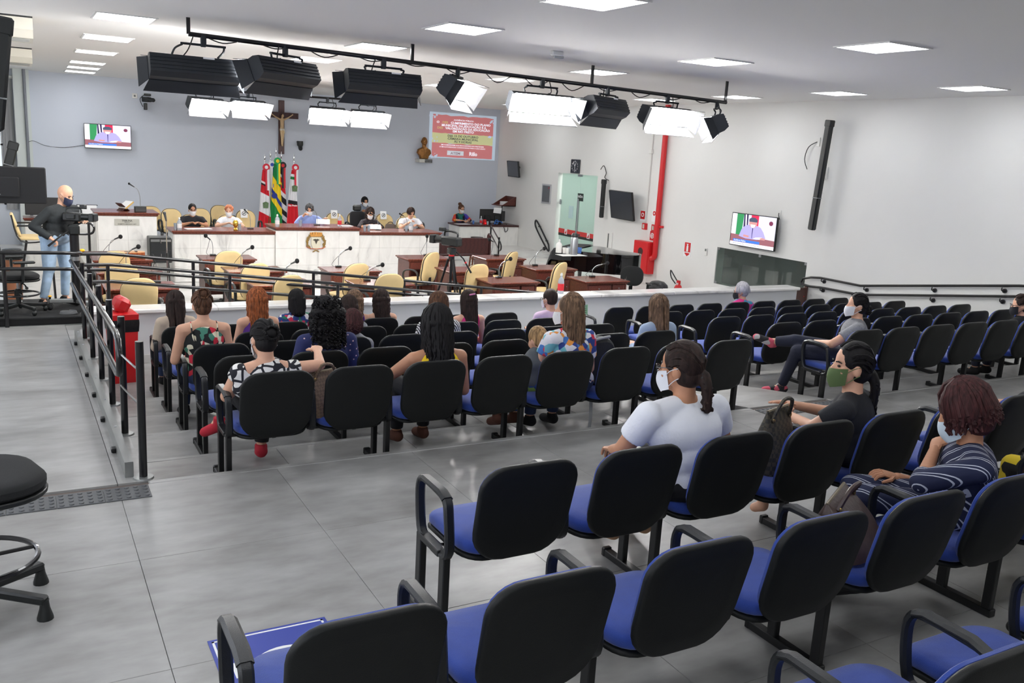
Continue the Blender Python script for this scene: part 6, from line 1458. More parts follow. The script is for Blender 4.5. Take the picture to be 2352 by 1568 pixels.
person('young man in grey shirt and white mask standing against the grey wall', (Hd.x, 22.95, FZ-.35), PI, headw=Hd, stand=True, top=C('grey_shirt', (120, 130, 146)), sleeve='short', hair=('short', 'black', 0), mask=WM, bottom=NAVYP, shoes=BLSH, sk='tan', w=.95, group='people at the front', hs=.97) if False else front('young man in grey shirt and white mask sitting by the grey wall', (838, 463), 22.7, FZ+.18, seat=.5, top=C('grey_shirt', (120, 130, 146)), sleeve='short', hair=('short', 'black', 0), mask=WM, sk='tan', w=.95)
front('woman with hair bun and rainbow top at the marble side desk', (1060, 480), 23.75, -.60, seat=.42, top=TIE, sleeve='half', hair=('bun', 'brown', .13), mask=WM, glasses=(50, 50, 54), w=.98, arms=[((-.26, .16, .66), (-.04, .40, .66), .5), ((.26, .16, .66), (.04, .40, .66), .5)], yaw=.1)
# camera operator
r_ = Vector((.42, 12.70, PZ)); Hd = aty(150, 447, 12.66); rz0 = -2.35
person('bald man in dark jacket, jeans and navy mask operating the video camera', r_, rz0, headw=Hd, stand=True, top=JKT, sleeve='long', hair=('bald', 'dark', 0), pitch=.42, yaw=.15, mask=(34, 40, 66), bottom=LJEANS, shoes=BLSH, sk='light', w=1.28, vox=.010, hs=1.0, group='people at the front',
       arms=[((-.30, .05, 1.08), loc(r_, rz0, aty(186, 506, 12.72)), .5), ((.30, -.06, 1.05), loc(r_, rz0, aty(124, 552, 12.45)), 1.0)],
       legs=[((-.12, .02, .50), (-.13, -.02, .09), (-.14, .16, .035)), ((.14, .0, .50), (.20, -.06, .09), (.26, .10, .035))])
# ================================================================ smaller things
# ---------------------------------------------------------------- grand piano with cover, cups and flask
LACQ = mat('piano_lacquer', (10, 10, 12), .06, coat=.6)
pn = thing('grand_piano', 'black lacquered grand piano standing before the glass exit door', 'piano', (9.62, 15.25, F), math.atan2(-1.55, 1.22))
po = [(0, 0), (.0, -1.36)] ; po = [(0, .0), (.35, 0), (.75, .0), (1.1, .02), (1.42, .10), (1.58, .26), (1.64, .46), (1.58, .66), (1.42, .78), (1.2, .84), (.95, 1.0), (.75, 1.22), (.45, 1.34), (0, 1.36)]
MB().slab(po[::-1], lambda u, v: Vector((u, v, .55)), lambda u, v: Vector((u, v, .93))).build('case', LACQ, pn, 50)
MB().slab([(x*1.005-.004, (y-.68)*1.012+.68) for x, y in po][::-1], lambda u, v: Vector((u, v, .932)), lambda u, v: Vector((u, v, .955))).build('lid', LACQ, pn, 50)
MB().bx(-.22, .0, .04, 1.32, .60, .72, .01).build('keyslip', LACQ, pn, False)
for x, y in ((.12, .14), (.12, 1.2), (1.35, .42)):
    MB().cone((x, y, .62), (x, y, .06), .055, .035, 8, False, False).build('leg', LACQ, pn); MB().ell((x, y, .035), .035, 8, 6).build('caster', STEEL, pn)
MB().bx(.1, .14, .6, .76, .05, .62).bx(.06, .2, .56, .8, .04, .07).build('pedal_lyre', LACQ, pn, False)
def cloth_(u, v):
    y = -.06+1.48*v; x = -.30+.62*u; z = .965
    if u < .30: z = .965-(.30-u)*1.05; x = -.14-(.30-u)*.35+.02*math.sin(v*17)
    if v < .05: z -= .22*(1-v/.05)
    return Vector((x, y, z+.004*math.sin(u*9+v*7)))
MB().grid(cloth_, 16, 24).build('cover_cloth', mat('black_cover', (20, 21, 23), .8), pn)
def on_piano(px, py): return atz(px, py, F+.957)
def bottle(name, label, P, h, r, m, capm, group=None, lab=None, cat='bottle'):
    b = thing(name, label, cat, P, 0, group)
    MB().lathe([(0, 0), (r, 0), (r, h*.58), (r*.85, h*.68), (r*.35, h*.80), (r*.33, h*.88), (0, h*.88)], 14).build('body', m, b)
    MB().lathe([(r*.42, h*.86), (r*.42, h*.95), (r*.2, h*.96), (r*.2, h), (0, h)], 10).build('cap', capm, b)
    if lab: MB().lathe([(r*1.02, h*.15), (r*1.02, h*.48)], 14).build('label', lab, b)
    return b
def cup(name, label, P, h, r, m, group=None):
    b = thing(name, label, 'cup', P, 0, group); MB().lathe([(0, 0), (r*.8, 0), (r, h), (r*.93, h), (r*.74, .006), (0, .006)], 14).build('wall', m, b)
    return b
BLUEC = mat('blue_cup', (96, 140, 214), .3, trans=.3); GELB = mat('gel_clear', (220, 232, 240), .1, trans=.6); REDLAB = mat('red_label', (206, 40, 50), .5); WHLAB = mat('white_label', (232, 232, 232), .6)
P = on_piano(1283, 581); P.z = F+.967; bottle('soap_bottle', 'white squat bottle at the left end of the piano lid', P, .26, .06, WHITEP, WHITEP)
P = on_piano(1317, 585)
fk = thing('thermos_flask', 'tall steel thermos flask on the piano lid', 'thermos', P); MB().lathe([(0, 0), (.075, 0), (.075, .30), (.06, .34)], 18).build('body', STEEL, fk); MB().lathe([(.066, .335), (.07, .37), (.05, .41), (0, .42)], 16).build('lid', BLACK, fk); MB().box((.06, -.02, .38), (.09, .03, .03), .008).build('spout', BLACK, fk)
for i, (px, py, m_, l_) in enumerate(((1296, 582, WHITEP, 'left white cup in the group beside the thermos'), (1303, 583, WHITEP, 'right white cup in the group beside the thermos'), (1326, 581, BLUEC, 'left blue cup behind the thermos'), (1331, 582, BLUEC, 'right blue cup behind the thermos'), (1307, 580, GELB, 'clear cup stack beside the thermos'))):
    cup('drinking_cup', l_+' on the piano', on_piano(px, py), .11, .042, m_, 'cups on the piano')
tray = thing('serving_tray', 'white tray under the thermos on the piano', 'tray', on_piano(1312, 586)); tray.location.z = F+.956; MB().bx(-.28, .28, -.14, .14, 0, .006, .002).build('tray', WHITEP, tray, False)
for o_ in bpy.data.objects:
    if o_.name.split('.')[0] in ('thermos_flask', 'drinking_cup'): o_.location.z = F+.963
bottle('sanitizer_bottle', 'small red-capped bottle among the cups on the piano', on_piano(1312, 579), .20, .03, GELB, RED)
# ---------------------------------------------------------------- tripod cameras
def video_camera(par, c, R, s=1.0):
    c = Vector(c)
    def pt(x, y, z): return c+R @ (Vector((x, y, z))*s)
    MB().box(pt(0, 0, 0), (.16*s, .34*s, .15*s), .02, R).build('camera_body', BLACK, par)
    MB().tube([pt(0, .15, .01), pt(0, .32, .01)], [.058*s, .062*s], 14).build('lens', BLACK, par); MB().box(pt(0, .36, .01), (.17*s, .10*s, .14*s), .01, R).build('lens_hood', BLACK, par); MB().box(pt(0, .412, .01), (.13*s, .008, .10*s), .0, R).build('lens_glass', mat('lens_glass', (20, 22, 28), .08), par)
    MB().tube(smoothpath([pt(0, -.12, .08), pt(0, -.10, .15), pt(0, .12, .16), pt(0, .15, .08)], 4), .016*s, 8).build('carry_handle', BLACK, par); MB().box(pt(-.05, .16, .19), (.10*s, .09*s, .06*s), .008, R).build('viewfinder', BLACK, par); MB().box(pt(.09, .0, .02), (.03*s, .16*s, .10*s), .008, R).build('grip', BLACK, par); MB().tube([pt(.04, .1, .17), pt(.04, .27, .17)], .018*s, 8).build('shotgun_mic', BLACK, par)
X = aty(1037, 590, 12.6)
tr = thing('tripod_camera', 'black video camera on a tripod standing among the plenary desks', 'camera', (X.x, 12.6, F))
ht = aty(1037, 572, 12.6).z-F
for k in range(3):
    a_ = k*2*PI/3+.5; d_ = Vector((math.cos(a_), math.sin(a_), 0))
    l_ = MB(); l_.cone(d_*.05+Vector((0, 0, ht-.16)), d_*.20+Vector((0, 0, ht*.45)), .020, .016, 8, False, False); l_.cone(d_*.20+Vector((0, 0, ht*.45)), d_*.36, .013, .011, 8, False, True); l_.build('leg', BLACKM, tr)
    MB().tube([d_*.18+Vector((0, 0, ht*.42)), Vector((0, 0, ht*.35))], .007, 6).build('spreader', BLACKM, tr)
MB().cyl((0, 0, ht*.3), (0, 0, ht-.12), .022, n=10).build('centre_column', BLACKM, tr); MB().cyl((0, 0, ht-.16), (0, 0, ht-.11), .05, n=14).build('bowl', BLACKM, tr); MB().cyl((0, 0, ht-.11), (0, 0, ht-.085), .045, n=14).build('red_ring', RED, tr); MB().box((0, 0, ht-.03), (.12, .14, .11), .02).build('fluid_head', BLACK, tr)
MB().tube([(.05, -.02, ht-.02), (.16, -.10, ht-.14), (.28, -.16, ht-.36)], [.012, .011, .016], 8).build('pan_handle', BLACKM, tr); MB().cyl((.19, -.115, ht-.19), (.20, -.12, ht-.21), .017, n=8).build('handle_ring', RED, tr)
video_camera(tr, (0, .02, ht+.12), Euler((0, 0, .5)).to_matrix(), .95)
pd = thing('pedestal_camera', 'black studio camera on a wheeled pedestal beside the bald operator', 'camera', (.62, 12.45, PZ))
cz = aty(172, 498, 12.45).z-PZ; cx_w = aty(172, 498, 12.45).x-.62
MB().cyl((0, 0, .10), (0, 0, cz-.22), .055, n=14).build('column', BLACKM, pd); MB().cyl((0, 0, cz-.55), (0, 0, cz-.5), .062, n=14).build('collar', STEEL, pd); MB().box((0, 0, cz-.16), (.13, .15, .13), .02).build('fluid_head', BLACK, pd)
video_camera(pd, (0, .0, cz), Euler((0, 0, -2.15)).to_matrix(), .72)
MB().tube([(-.04, -.02, cz-.16), (-.16, -.06, cz-.24), (-.30, -.08, cz-.36)], [.010, .010, .014], 8).build('pan_handle', BLACKM, pd)
for z in (cz-.42, cz-.60): MB().ell((.085, -.02, z), (.03, .02, .02), 8, 6).build('yellow_knob', YELLOW, pd)
for k in range(3):
    a_ = k*2*PI/3+.95; d_ = Vector((math.cos(a_), math.sin(a_), 0))
    MB().box(d_*.17+Vector((0, 0, .11)), (.30, .07, .05), .008, Euler((0, 0, a_)).to_matrix()).build('dolly_arm', KM, pd); e_ = d_*.31
    MB().lathe([(0, -.012), (.045, -.012), (.045, .012), (0, .012)], 14, e_+Vector((0, 0, .045)), Euler((PI/2, 0, a_)).to_matrix()).build('wheel', mat('wheel_grey', (96, 98, 96), .5), pd); MB().cyl(e_+Vector((0, 0, .09)), e_+Vector((0, 0, .16)), .014, n=8).build('brake_stem', BLACKM, pd); MB().ell(e_+Vector((0, 0, .17)), (.024, .024, .014), 8, 6).build('yellow_knob', YELLOW, pd)
tag(MB().tube([Vector((.50+.10*(1-i*.002)*math.cos(i*.45), 12.12+.06*math.sin(i*.45), PZ+.006+.0006*i)) for i in range(60)], .005, 5).build('coiled_cable', mat('grey_cable', (120, 122, 124), .5)), 'loose coil of thin grey cable on the black platform', 'cable')
# ---------------------------------------------------------------- office chairs and drafting stool
FAB = mat('black_office_fabric', (26, 27, 28), .9, bump=.2, bscale=300)
def office_chair(name, label, loc, rz, seat_h=.47, ring=False, back=True, armz=True, glides=False, s=1.0):
    c = thing(name, label, 'chair', loc, rz)
    MB().slab(rrect(.48*s, .46*s, .17*s, 6), lambda u, v: Vector((u, v, seat_h-.03)), lambda u, v: Vector((u, v, seat_h+.035)), .03).build('seat', FAB, c); MB().slab(rrect(.485*s, .465*s, .17*s, 6), lambda u, v: Vector((u, v, seat_h-.05)), lambda u, v: Vector((u, v, seat_h-.028)), .004).build('seat_shell', BLACK, c)
    MB().cyl((0, 0, .10), (0, 0, seat_h-.16), .030, n=12).build('column', BLACK, c); MB().cyl((0, 0, seat_h-.17), (0, 0, seat_h-.045), .017, n=10).build('gas_lift', STEEL, c); MB().box((0, 0, seat_h-.055), (.16, .20, .03), .006).build('mechanism', BLACKM, c)
    MB().tube([(.06, .0, seat_h-.055), (.20, .03, seat_h-.08), (.235, .035, seat_h-.10)], [.008, .008, .010], 6).ell((.25, .04, seat_h-.115), (.03, .02, .018), 8, 6).build('lever', BLACK, c)
    if back:
        MB().slab(rrect(.42*s, .36*s, .15*s, 6, 0, .30), lambda u, v: Vector((u, -.22*s-.08*v+.25*u*u, seat_h+v)), lambda u, v: Vector((u, -.18*s-.08*v+.25*u*u, seat_h+v)), .02).build('backrest', FAB, c); MB().tube(smoothpath([(0, -.08, seat_h-.05), (0, -.25*s, seat_h-.03), (0, -.27*s, seat_h+.1), (0, -.255*s, seat_h+.25)], 3), (.035, .012), 8, flat=(1, 0, 0)).build('back_bar', BLACK, c)
    if armz:
        for sx in (-1, 1): MB().tube([(sx*.20, 0, seat_h-.05), (sx*.27, 0, seat_h-.03), (sx*.275, 0, seat_h+.18)], (.018, .028), 8, flat=(0, 1, 0)).box((sx*.275, .02, seat_h+.20), (.07, .24, .03), .012).build('armrest', BLACK, c)
    for k in range(5):
        a_ = k*2*PI/5+.35; d_ = Vector((math.cos(a_), math.sin(a_), 0))
        MB().box(d_*.17+Vector((0, 0, .095)), (.28, .045, .04), .008, Euler((0, .06, a_)).to_matrix()).build('base_arm', BLACK, c)
        if glides: MB().lathe([(.034, 0), (.034, .008), (.022, .05), (.018, .085), (.02, .09)], 12, d_*.30).build('glide', BLACK, c)
        else: MB().ell(d_*.30+Vector((0, 0, .035)), (.03, .03, .035), 8, 6).build('caster', BLACK, c)
    if ring:
        MB().tube(arc((0, 0, .24), .235, 0, 360, 36, 'xy')[:-1], .012, 8, True).build('foot_ring', RAILM, c)
        for k in range(3): a_ = k*2*PI/3; MB().tube([(0.03*math.cos(a_), .03*math.sin(a_), .25), (.235*math.cos(a_), .235*math.sin(a_), .24)], .009, 6).build('ring_spoke', BLACKM, c)
        MB().cyl((0, 0, .20), (0, 0, .29), .045, n=12).build('ring_clamp', BLACK, c)
    return c
P = atz(8, 1395, .05)
office_chair('drafting_stool', 'black drafting stool with foot ring cut off by the left frame edge', (P.x-.09, P.y+.10, 0), .3, .60, True, False, False, True, 1.12)
P = atz(45, 722, PZ); office_chair('drafting_chair', 'black office chair with foot ring on the camera platform', (P.x, 12.32, PZ), -1.35, .46, True, True, True)
P = aty(1455, 640, 12.75)
oc = office_chair('office_chair', 'black office chair with a white notice hung over its back', (P.x, 12.75, F), PI-.5, .44)
nt_ = thing('chair_notice', 'white notice with black picture draped over the black office chair', 'notice', (P.x+.08, 12.95, F+.70), -.3); nt_.rotation_euler = (-.1, 0, -.35)
MB().box((0, 0, 0), (.20, .004, .28)).build('sheet', PAPER, nt_, False); MB().box((0, -.004, .03), (.16, .002, .18), 0).build('picture', mat('ink_dark', (66, 66, 68), .7), nt_, False); MB().ell((0, -.006, .03), (.045, .002, .05), 8, 6).build('symbol', PAPER, nt_)
# ---------------------------------------------------------------- bags, bins, extinguisher
tb2 = thing('bin_bag', 'black bin with bag slumped over it by the white wall', 'bin', (aty(1510, 660, 13.2).x, 13.2, F)); MB().lathe([(.15, 0), (.19, .40), (.20, .42)], 16).build('bin', BLACK, tb2)
MB().lathe([(.205, .36), (.215, .42), (.19, .52), (.12, .58), (.03, .60), (0, .60)], 16).build('bag', mat('black_bag', (24, 24, 26), .35, bump=.6, bscale=25), tb2)
X = 12.72; E_p = atx(1558, 655, X)
ex = thing('fire_extinguisher', 'red fire extinguisher with black hose by the white wall', 'extinguisher', (X, E_p.y, F)); zz = E_p.z-F
MB().lathe([(0, 0), (.085, 0), (.09, .02), (.09, zz-.06), (.07, zz-.01), (.03, zz+.03), (0, zz+.03)], 18).build('cylinder', RED, ex); MB().box((0, 0, zz+.07), (.05, .10, .08), .01).build('valve', RED, ex); MB().tube(smoothpath([(0, .03, zz+.07), (-.05, .14, zz+.22), (-.04, .26, zz+.30), (-.02, .24, zz+.14), (0, .10, zz+.02)], 4), .014, 7).build('hose', BLACK, ex); MB().lathe([(.0915, zz-.28), (.0915, zz-.14)], 18).build('label', WHLAB, ex); MB().box((-.03, -.02, zz+.02), (.05, .004, .08)).build('tag', PAPER, ex, False)
def handbag(name, label, loc, rz, w, d, h, m, strap=True, group=None, tilt=0.0):
    b = thing(name, label, 'bag', loc, rz); b.rotation_euler = (tilt, 0, rz)
    def bm_(u, v):
        a_ = u*2*PI; k_ = 1-.25*v-.10*math.sin(v*PI*.9)*0+.08*math.sin(v*PI); sq = 1/max(abs(math.cos(a_))**.6+0, .001)
        ex_ = lambda c_: math.copysign(abs(c_)**.55, c_)
        return Vector((w/2*ex_(math.cos(a_))*k_, d/2*ex_(math.sin(a_))*(1-.94*v**1.6), h*v))
    mb_ = MB().grid(bm_, 28, 12); mb_.poly([bm_(i/28, 0) for i in range(28)][::-1]); mb_.build('bag_body', m, b)
    MB().tube([(-w*.36, 0, h*.99), (w*.36, 0, h*.99)], .008, 6).build('zip', mat('zip_metal', (150, 140, 120), .35, .8), b)
    for sx in (-1, 1): MB().ell((sx*w*.30, -d*.16, h*.86), (.014, .006, .014), 8, 6).build('ring', mat('gold_ring', (190, 160, 100), .3, .9), b)
    if strap: MB().tube(smoothpath([(-w*.30, -d*.12, h*.86), (-w*.22, -d*.30, h*1.18), (w*.05, -d*.34, h*1.16), (w*.30, -d*.12, h*.86)], 4), .011, 6).build('handle', m, b)
    return b
MONO = pattern('brown_monogram', 'checker', [(98, 80, 64), (120, 98, 78)], 60, .6, pos=[0, .5], rot=(0, .785, 0)); LVB = pattern('dark_check', 'checker', [(44, 42, 36), (72, 66, 52)], 44, .5, pos=[0, .5])
LEATH = mat('dark_brown_leather', (66, 50, 46), .42, var=.15, vscale=8, bump=.3, bscale=30)
c2 = ROWS['L1'][1].location; handbag('handbag', 'brown monogram handbag on the rear row chair beside the print blouse', (c2.x-.16, c2.y-.02, c2.z+.45), .4, .30, .20, .30, MONO)
c2 = ROWS['B'][3].location; handbag('tote_bag', 'dark checked tote with tan straps on the chair beside the white t-shirt', (c2.x+.05, c2.y+.04, c2.z+.45), .3, .32, .20, .36, LVB)
c2 = ROWS['A'][4].location; lb_ = handbag('leather_bag', 'slouchy dark brown leather bag on the chair beside the striped dress', (c2.x-.02, c2.y+.04, c2.z+.45), .5, .46, .30, .25, LEATH, True, None, -.25)
handbag('handbag', 'taupe handbag on the dais chair beside the man in white', (aty(893, 510, 20.6).x, 20.5, FZ+.475), PI, .30, .16, .20, mat('taupe_leather', (104, 88, 80), .5))
c2 = ROWS['L1'][5].location; bk2 = thing('backpack', 'black backpack with grey trim on a rear row chair', 'bag', (c2.x-.03, c2.y+.05, c2.z+.45)); MB().slab(rrect(.28, .40, .10, 6, 0, .20), lambda u, v: Vector((u, -.09, v)), lambda u, v: Vector((u, .09, v)), .03).build('pack', mat('pack_black', (30, 31, 34), .8, bump=.2, bscale=60), bk2); MB().tube(smoothpath([(-.13, -.08, .05), (-.15, -.09, .25), (-.10, -.08, .38), (.08, -.06, .41)], 4), .012, 6).build('grey_piping', mat('pack_grey', (150, 152, 154), .7), bk2)
MB().tube(smoothpath([(-.1, -.10, .02), (-.12, -.16, -.2), (-.13, -.16, -.36)], 3), (.016, .003), 6, flat=(1, 0, 0)).build('hanging_strap', mat('pack_grey'), bk2)
c2 = ROWS['L5'][4].location
# ---------------------------------------------------------------- guitar, amplifier, microphone stand, bin, folding chair at the left front
gx, gy = DP[0]
gu = thing('acoustic_guitar', 'brown acoustic guitar lying on the back left desk', 'guitar', (gx+.08, gy+.25, F+DH), 0)
go = [(.32*math.cos(a_)*(1-.12*math.cos(2*a_))*1.0, .17*math.sin(a_)*(1+.18*math.cos(2*a_)-.15*math.cos(a_))) for a_ in [i*2*PI/28 for i in range(28)]]
gb = MB().slab(go, lambda u, v: Vector((u, v, .005)), lambda u, v: Vector((u, v, .10))); gb.build('body', pattern('guitar_side', 'wave', [(128, 62, 34), (150, 80, 46)], 4, .25, interp='LINEAR', dist=4), gu, 50); MB().slab([(u*.99, v*.99) for u, v in go], lambda u, v: Vector((u, v, .10)), lambda u, v: Vector((u, v, .106))).build('soundboard', mat('spruce', (206, 154, 104), .3), gu, 50)
MB().lathe([(0, .107), (.045, .107), (.045, .1085), (0, .1085)], 18).build('sound_hole', INK, gu); MB().bx(-.82, -.20, -.026, .026, .09, .112, .005).build('neck', DARKWOOD, gu, False); MB().bx(.12, .16, -.07, .07, .106, .118, .003).build('bridge', DARKWOOD, gu, False)
P = aty(372, 580, 16.9)
am = thing('amplifier_cabinet', 'tall black amplifier cabinet between the lectern and dais desk', 'amplifier', (P.x, 17.2, F+.0)); zt = aty(372, 546, 17.0).z-F; zb = aty(372, 604, 17.0).z-F
MB().bx(-.19, .19, -.2, .2, zb, zt, .015).build('cabinet', BLACK, am, False); MB().bx(-.17, .17, -.21, -.2, zb+.03, (zb+zt)/2-.01).build('grille', mat('amp_cloth', (34, 36, 38), .9, bump=.4, bscale=300), am, False); MB().bx(-.17, .17, -.21, -.2, (zb+zt)/2+.01, zt-.09).build('grille', mat('amp_cloth'), am, False); MB().bx(.0, .17, -.212, -.2, zt-.07, zt-.035).build('control_panel', STEEL, am, False)
MB().bx(-.17, -.02, -.212, -.2, zt-.07, zt-.03).build('vent', mat('vent_grey', (110, 112, 112), .5), am, False)
for k in range(2): MB().cyl((0, -.213, zb+.10+k*.26), (0, -.213, zb+.17+k*.26), .006, n=6).build('logo_bar', CHROME, am)
for sx in (-1, 1): MB().tube([(sx*.15, 0, zb), (sx*.17, 0, 0)], .012, 6).build('leg', BLACKM, am)
P = aty(384, 600, 16.3)
ms = thing('microphone_stand', 'straight chrome microphone stand in front of the dais desk', 'microphone', (P.x, 16.3, F)); mz = aty(384, 500, 16.3).z-F
MB().lathe([(.14, 0), (.14, .02), (.02, .03), (.012, .04)], 18).build('base', BLACKM, ms); MB().cyl((0, 0, .02), (0, 0, mz*.55), .012, n=8).build('lower_tube', CHROME, ms); MB().cyl((0, 0, mz*.5), (0, 0, mz-.03), .009, n=8).build('upper_tube', CHROME, ms); MB().cyl((0, 0, mz*.48), (0, 0, mz*.56), .018, n=8).build('clutch', BLACK, ms); MB().cone((0, 0, mz-.05), (-.02, 0, mz+.06), .014, .022, 10).ell((-.025, 0, mz+.08), .028, 10, 8).build('handheld_microphone', mat('mic_grey', (56, 58, 60), .5), ms)
P = atz(40, 580, F); wb_ = thing('waste_basket', 'brown waste basket lined with a black bag at far left', 'bin', (aty(28, 590, 16.5).x, 16.5, F+.0)); z_ = max(.05, aty(28, 575, 16.5).z-F)
wb_.location.z = F; MB().lathe([(.12, 0), (.15, z_-.05), (.155, z_-.05)], 14).build('basket', mat('basket_brown', (134, 84, 56), .6), wb_); MB().lathe([(.158, z_-.14), (.165, z_-.06), (.14, z_+.02), (.10, z_+.03)], 14).build('bin_bag', mat('black_bag'), wb_)
P = aty(78, 545, 15.5)
fc = thing('side_armchair', 'beige armchair with black tube frame seen from the side at far left', 'chair', (P.x, 15.5, F), -PI/2); fz_ = P.z-F
MB().slab(rrect(.44, .44, .06, 4), lambda u, v: Vector((u, v, fz_-.02)), lambda u, v: Vector((u, v, fz_+.03)), .015).build('seat', BEIGE, fc); MB().slab(rrect(.44, .34, .08, 4, 0, .20), lambda u, v: Vector((u, -.20-.30*v, fz_+v)), lambda u, v: Vector((u, -.16-.30*v, fz_+v)), .012).build('backrest', BEIGE, fc)
for sx in (-1, 1): MB().tube(smoothpath([(sx*.23, -.29, fz_+.36), (sx*.23, -.18, fz_-.03), (sx*.23, .20, fz_-.03), (sx*.24, .22, fz_-.06), (sx*.24, .26, 0)], 4), .012, 7).build('frame', BLACKM, fc); MB().tube([(sx*.23, -.10, fz_-.03), (sx*.24, -.28, 0)], .012, 7).build('leg', BLACKM, fc); MB().tube(smoothpath([(sx*.23, .18, fz_), (sx*.25, .18, fz_+.17), (sx*.25, .05, fz_+.20), (sx*.25, -.22, fz_+.20)], 4), .014, 7).build('armrest', BLACK, fc)
# rail beside the lectern, rails beside the right desk, flip chart, dark monitor on the counter
P = aty(205, 512, 17.0); P2 = aty(205, 600, 17.0)
lr2 = thing('step_railing', 'short black looped railing left of the lectern', 'railing', (P.x, 17.0, 0))
MB().tube(smoothpath([(-.30, 0, P.z), (-.02, 0, P.z), (.06, 0, P.z-.05), (.07, 0, P.z-.12), (0, 0, P.z-.19), (-.30, 0, P.z-.19)], 4), .02, 8).build('handrail', RAILM, lr2); MB().cyl((-.01, 0, F), (-.01, 0, P.z), .022, n=8).build('post', RAILM, lr2); MB().cyl((-.30, 0, F), (-.30, 0, P.z), .022, n=8).build('post', RAILM, lr2)
mo2 = thing('desk_monitor', 'wide black monitor standing on the left marble counter', 'monitor', (.55, 20.6, F+.99)); MB().box((0, 0, .22), (.80, .05, .36), .01).build('screen_back', mat('monitor_black'), mo2); MB().box((0, 0, .03), (.25, .18, .06), .01).build('stand', BLACKM, mo2)
P = aty(205, 492, 19.9); pb = thing('paper_stand', 'white sheet on a low black easel beside the lectern', 'easel', (P.x, 20.42, F+.99)); MB().box((0, 0, .14), (.36, .012, .26), .003, Euler((-.15, 0, 0)).to_matrix()).build('sheet', PAPER, pb); MB().box((0, .02, .015), (.42, .12, .03), .005).build('ledge', BLACKM, pb); MB().box((0, .03, .27), (.40, .015, .02), .003).build('clip', BLACKM, pb)
P = aty(1128, 518, 20.6)
sr = thing('step_railing', 'black double railing descending beside the right side desk', 'railing', (P.x, 20.6, 0)); Q = aty(1150, 580, 19.2)-Vector((P.x, 20.6, 0))
for h in (0, -.22): MB().tube([(0, 0, P.z+h), (Q.x*.9, Q.y*.9, Q.z+h+.25)], .018, 8).build('handrail', RAILM, sr)
MB().tube(smoothpath([(Q.x*.9, Q.y*.9, Q.z+.25), (Q.x, Q.y, Q.z+.18), (Q.x, Q.y, Q.z+.08), (Q.x*.9, Q.y*.9, Q.z+.03)], 4), .018, 8).build('return_bend', RAILM, sr); MB().cyl((0, 0, -.6), (0, 0, P.z+.03), .022, n=8).build('post', RAILM, sr); MB().cyl((Q.x*.8, Q.y*.8, F), (Q.x*.8, Q.y*.8, Q.z+.35), .022, n=8).build('post', RAILM, sr)
# ---------------------------------------------------------------- things on the right side desk
RZ = 0.0
def rdp(px, py): return atz(px, py, RZ)
for k, (px, w_, lab) in enumerate(((1118, .50, 'left'), (1144, .46, 'right'))):
    P = rdp(px, 516); P.y = 23.15
    m_ = thing('computer_monitor', 'black computer monitor on the corner desk, %s of two' % lab, 'monitor', (aty(px, 505, 23.15).x, 23.15+.05*k, RZ), .1-.3*k); MB().box((0, 0, .28-.05*k), (w_, .04, .30), .008).build('screen_back', mat('monitor_black'), m_); MB().box((0, -.03, .13), (.20, .05, .24), .008).build('rear_housing', BLACK, m_); MB().box((0, 0, .01), (.24, .18, .02), .005).build('stand', BLACKM, m_)
P = aty(1164, 480, 23.0); ps_ = thing('paper_sheet', 'white sheet hanging below the wooden wall shelf', 'paper', (P.x-.28, 23.05, .30)); MB().box((0, 0, .10), (.26, .004, .16), 0, Euler((.1, .08, 0)).to_matrix()).build('sheet', PAPER, ps_, False); MB().cyl((.16, .03, -.30), (.16, .03, .26), .016, n=8).build('holder_post', BLACKM, ps_)
bottle('sanitizer_bottle', 'red-labelled clear bottle on the corner desk', (aty(1105, 505, 22.95).x, 22.95, RZ), .24, .04, GELB, WHITEP, None, REDLAB)
cup('drinking_cup', 'small blue cup beside the rainbow-top woman', (aty(1087, 510, 23.0).x, 23.0, RZ), .10, .035, BLUEC); cup('drinking_cup', 'small clear cup before the corner desk monitors', (aty(1120, 512, 22.9).x, 22.9, RZ), .09, .035, GELB)
rbx = thing('red_box', 'small glowing red box between bottle and monitor on the corner desk', 'box', (aty(1113, 506, 23.0).x, 23.0, RZ)); MB().box((0, 0, .07), (.09, .06, .14), .006).build('box', RED, rbx); MB().ell((.02, -.035, .03), (.02, .01, .01), 8, 6).build('indicator', emission('red_led', (255, 40, 40), 3), rbx)
pp = thing('paper_sheet', 'white papers spread before the woman at the corner desk', 'paper', (aty(1062, 509, 22.95).x, 22.95, RZ), .1); MB().bx(-.22, .22, -.10, .10, 0, .006).build('sheet', PAPER, pp, False)
cbx = thing('cable_tangle', 'tangle of blue and black cables on the corner desk', 'cable', (aty(1135, 512, 22.85).x, 22.85, RZ)); MB().tube(smoothpath([(0, 0, .01), (.05, .02, .12), (.12, 0, .13), (.10, -.02, .03), (.02, .02, .06), (.18, .03, .10), (.3, .02, .05)], 5), .010, 6).build('blue_cable', mat('blue_cable', (50, 110, 190), .5), cbx); MB().tube(smoothpath([(.28, -.02, .02), (.3, -.09, -.1), (.34, -.09, -.2), (.42, -.09, -.12), (.4, -.02, .03)], 5), .010, 6).build('black_cable', CAB, cbx)
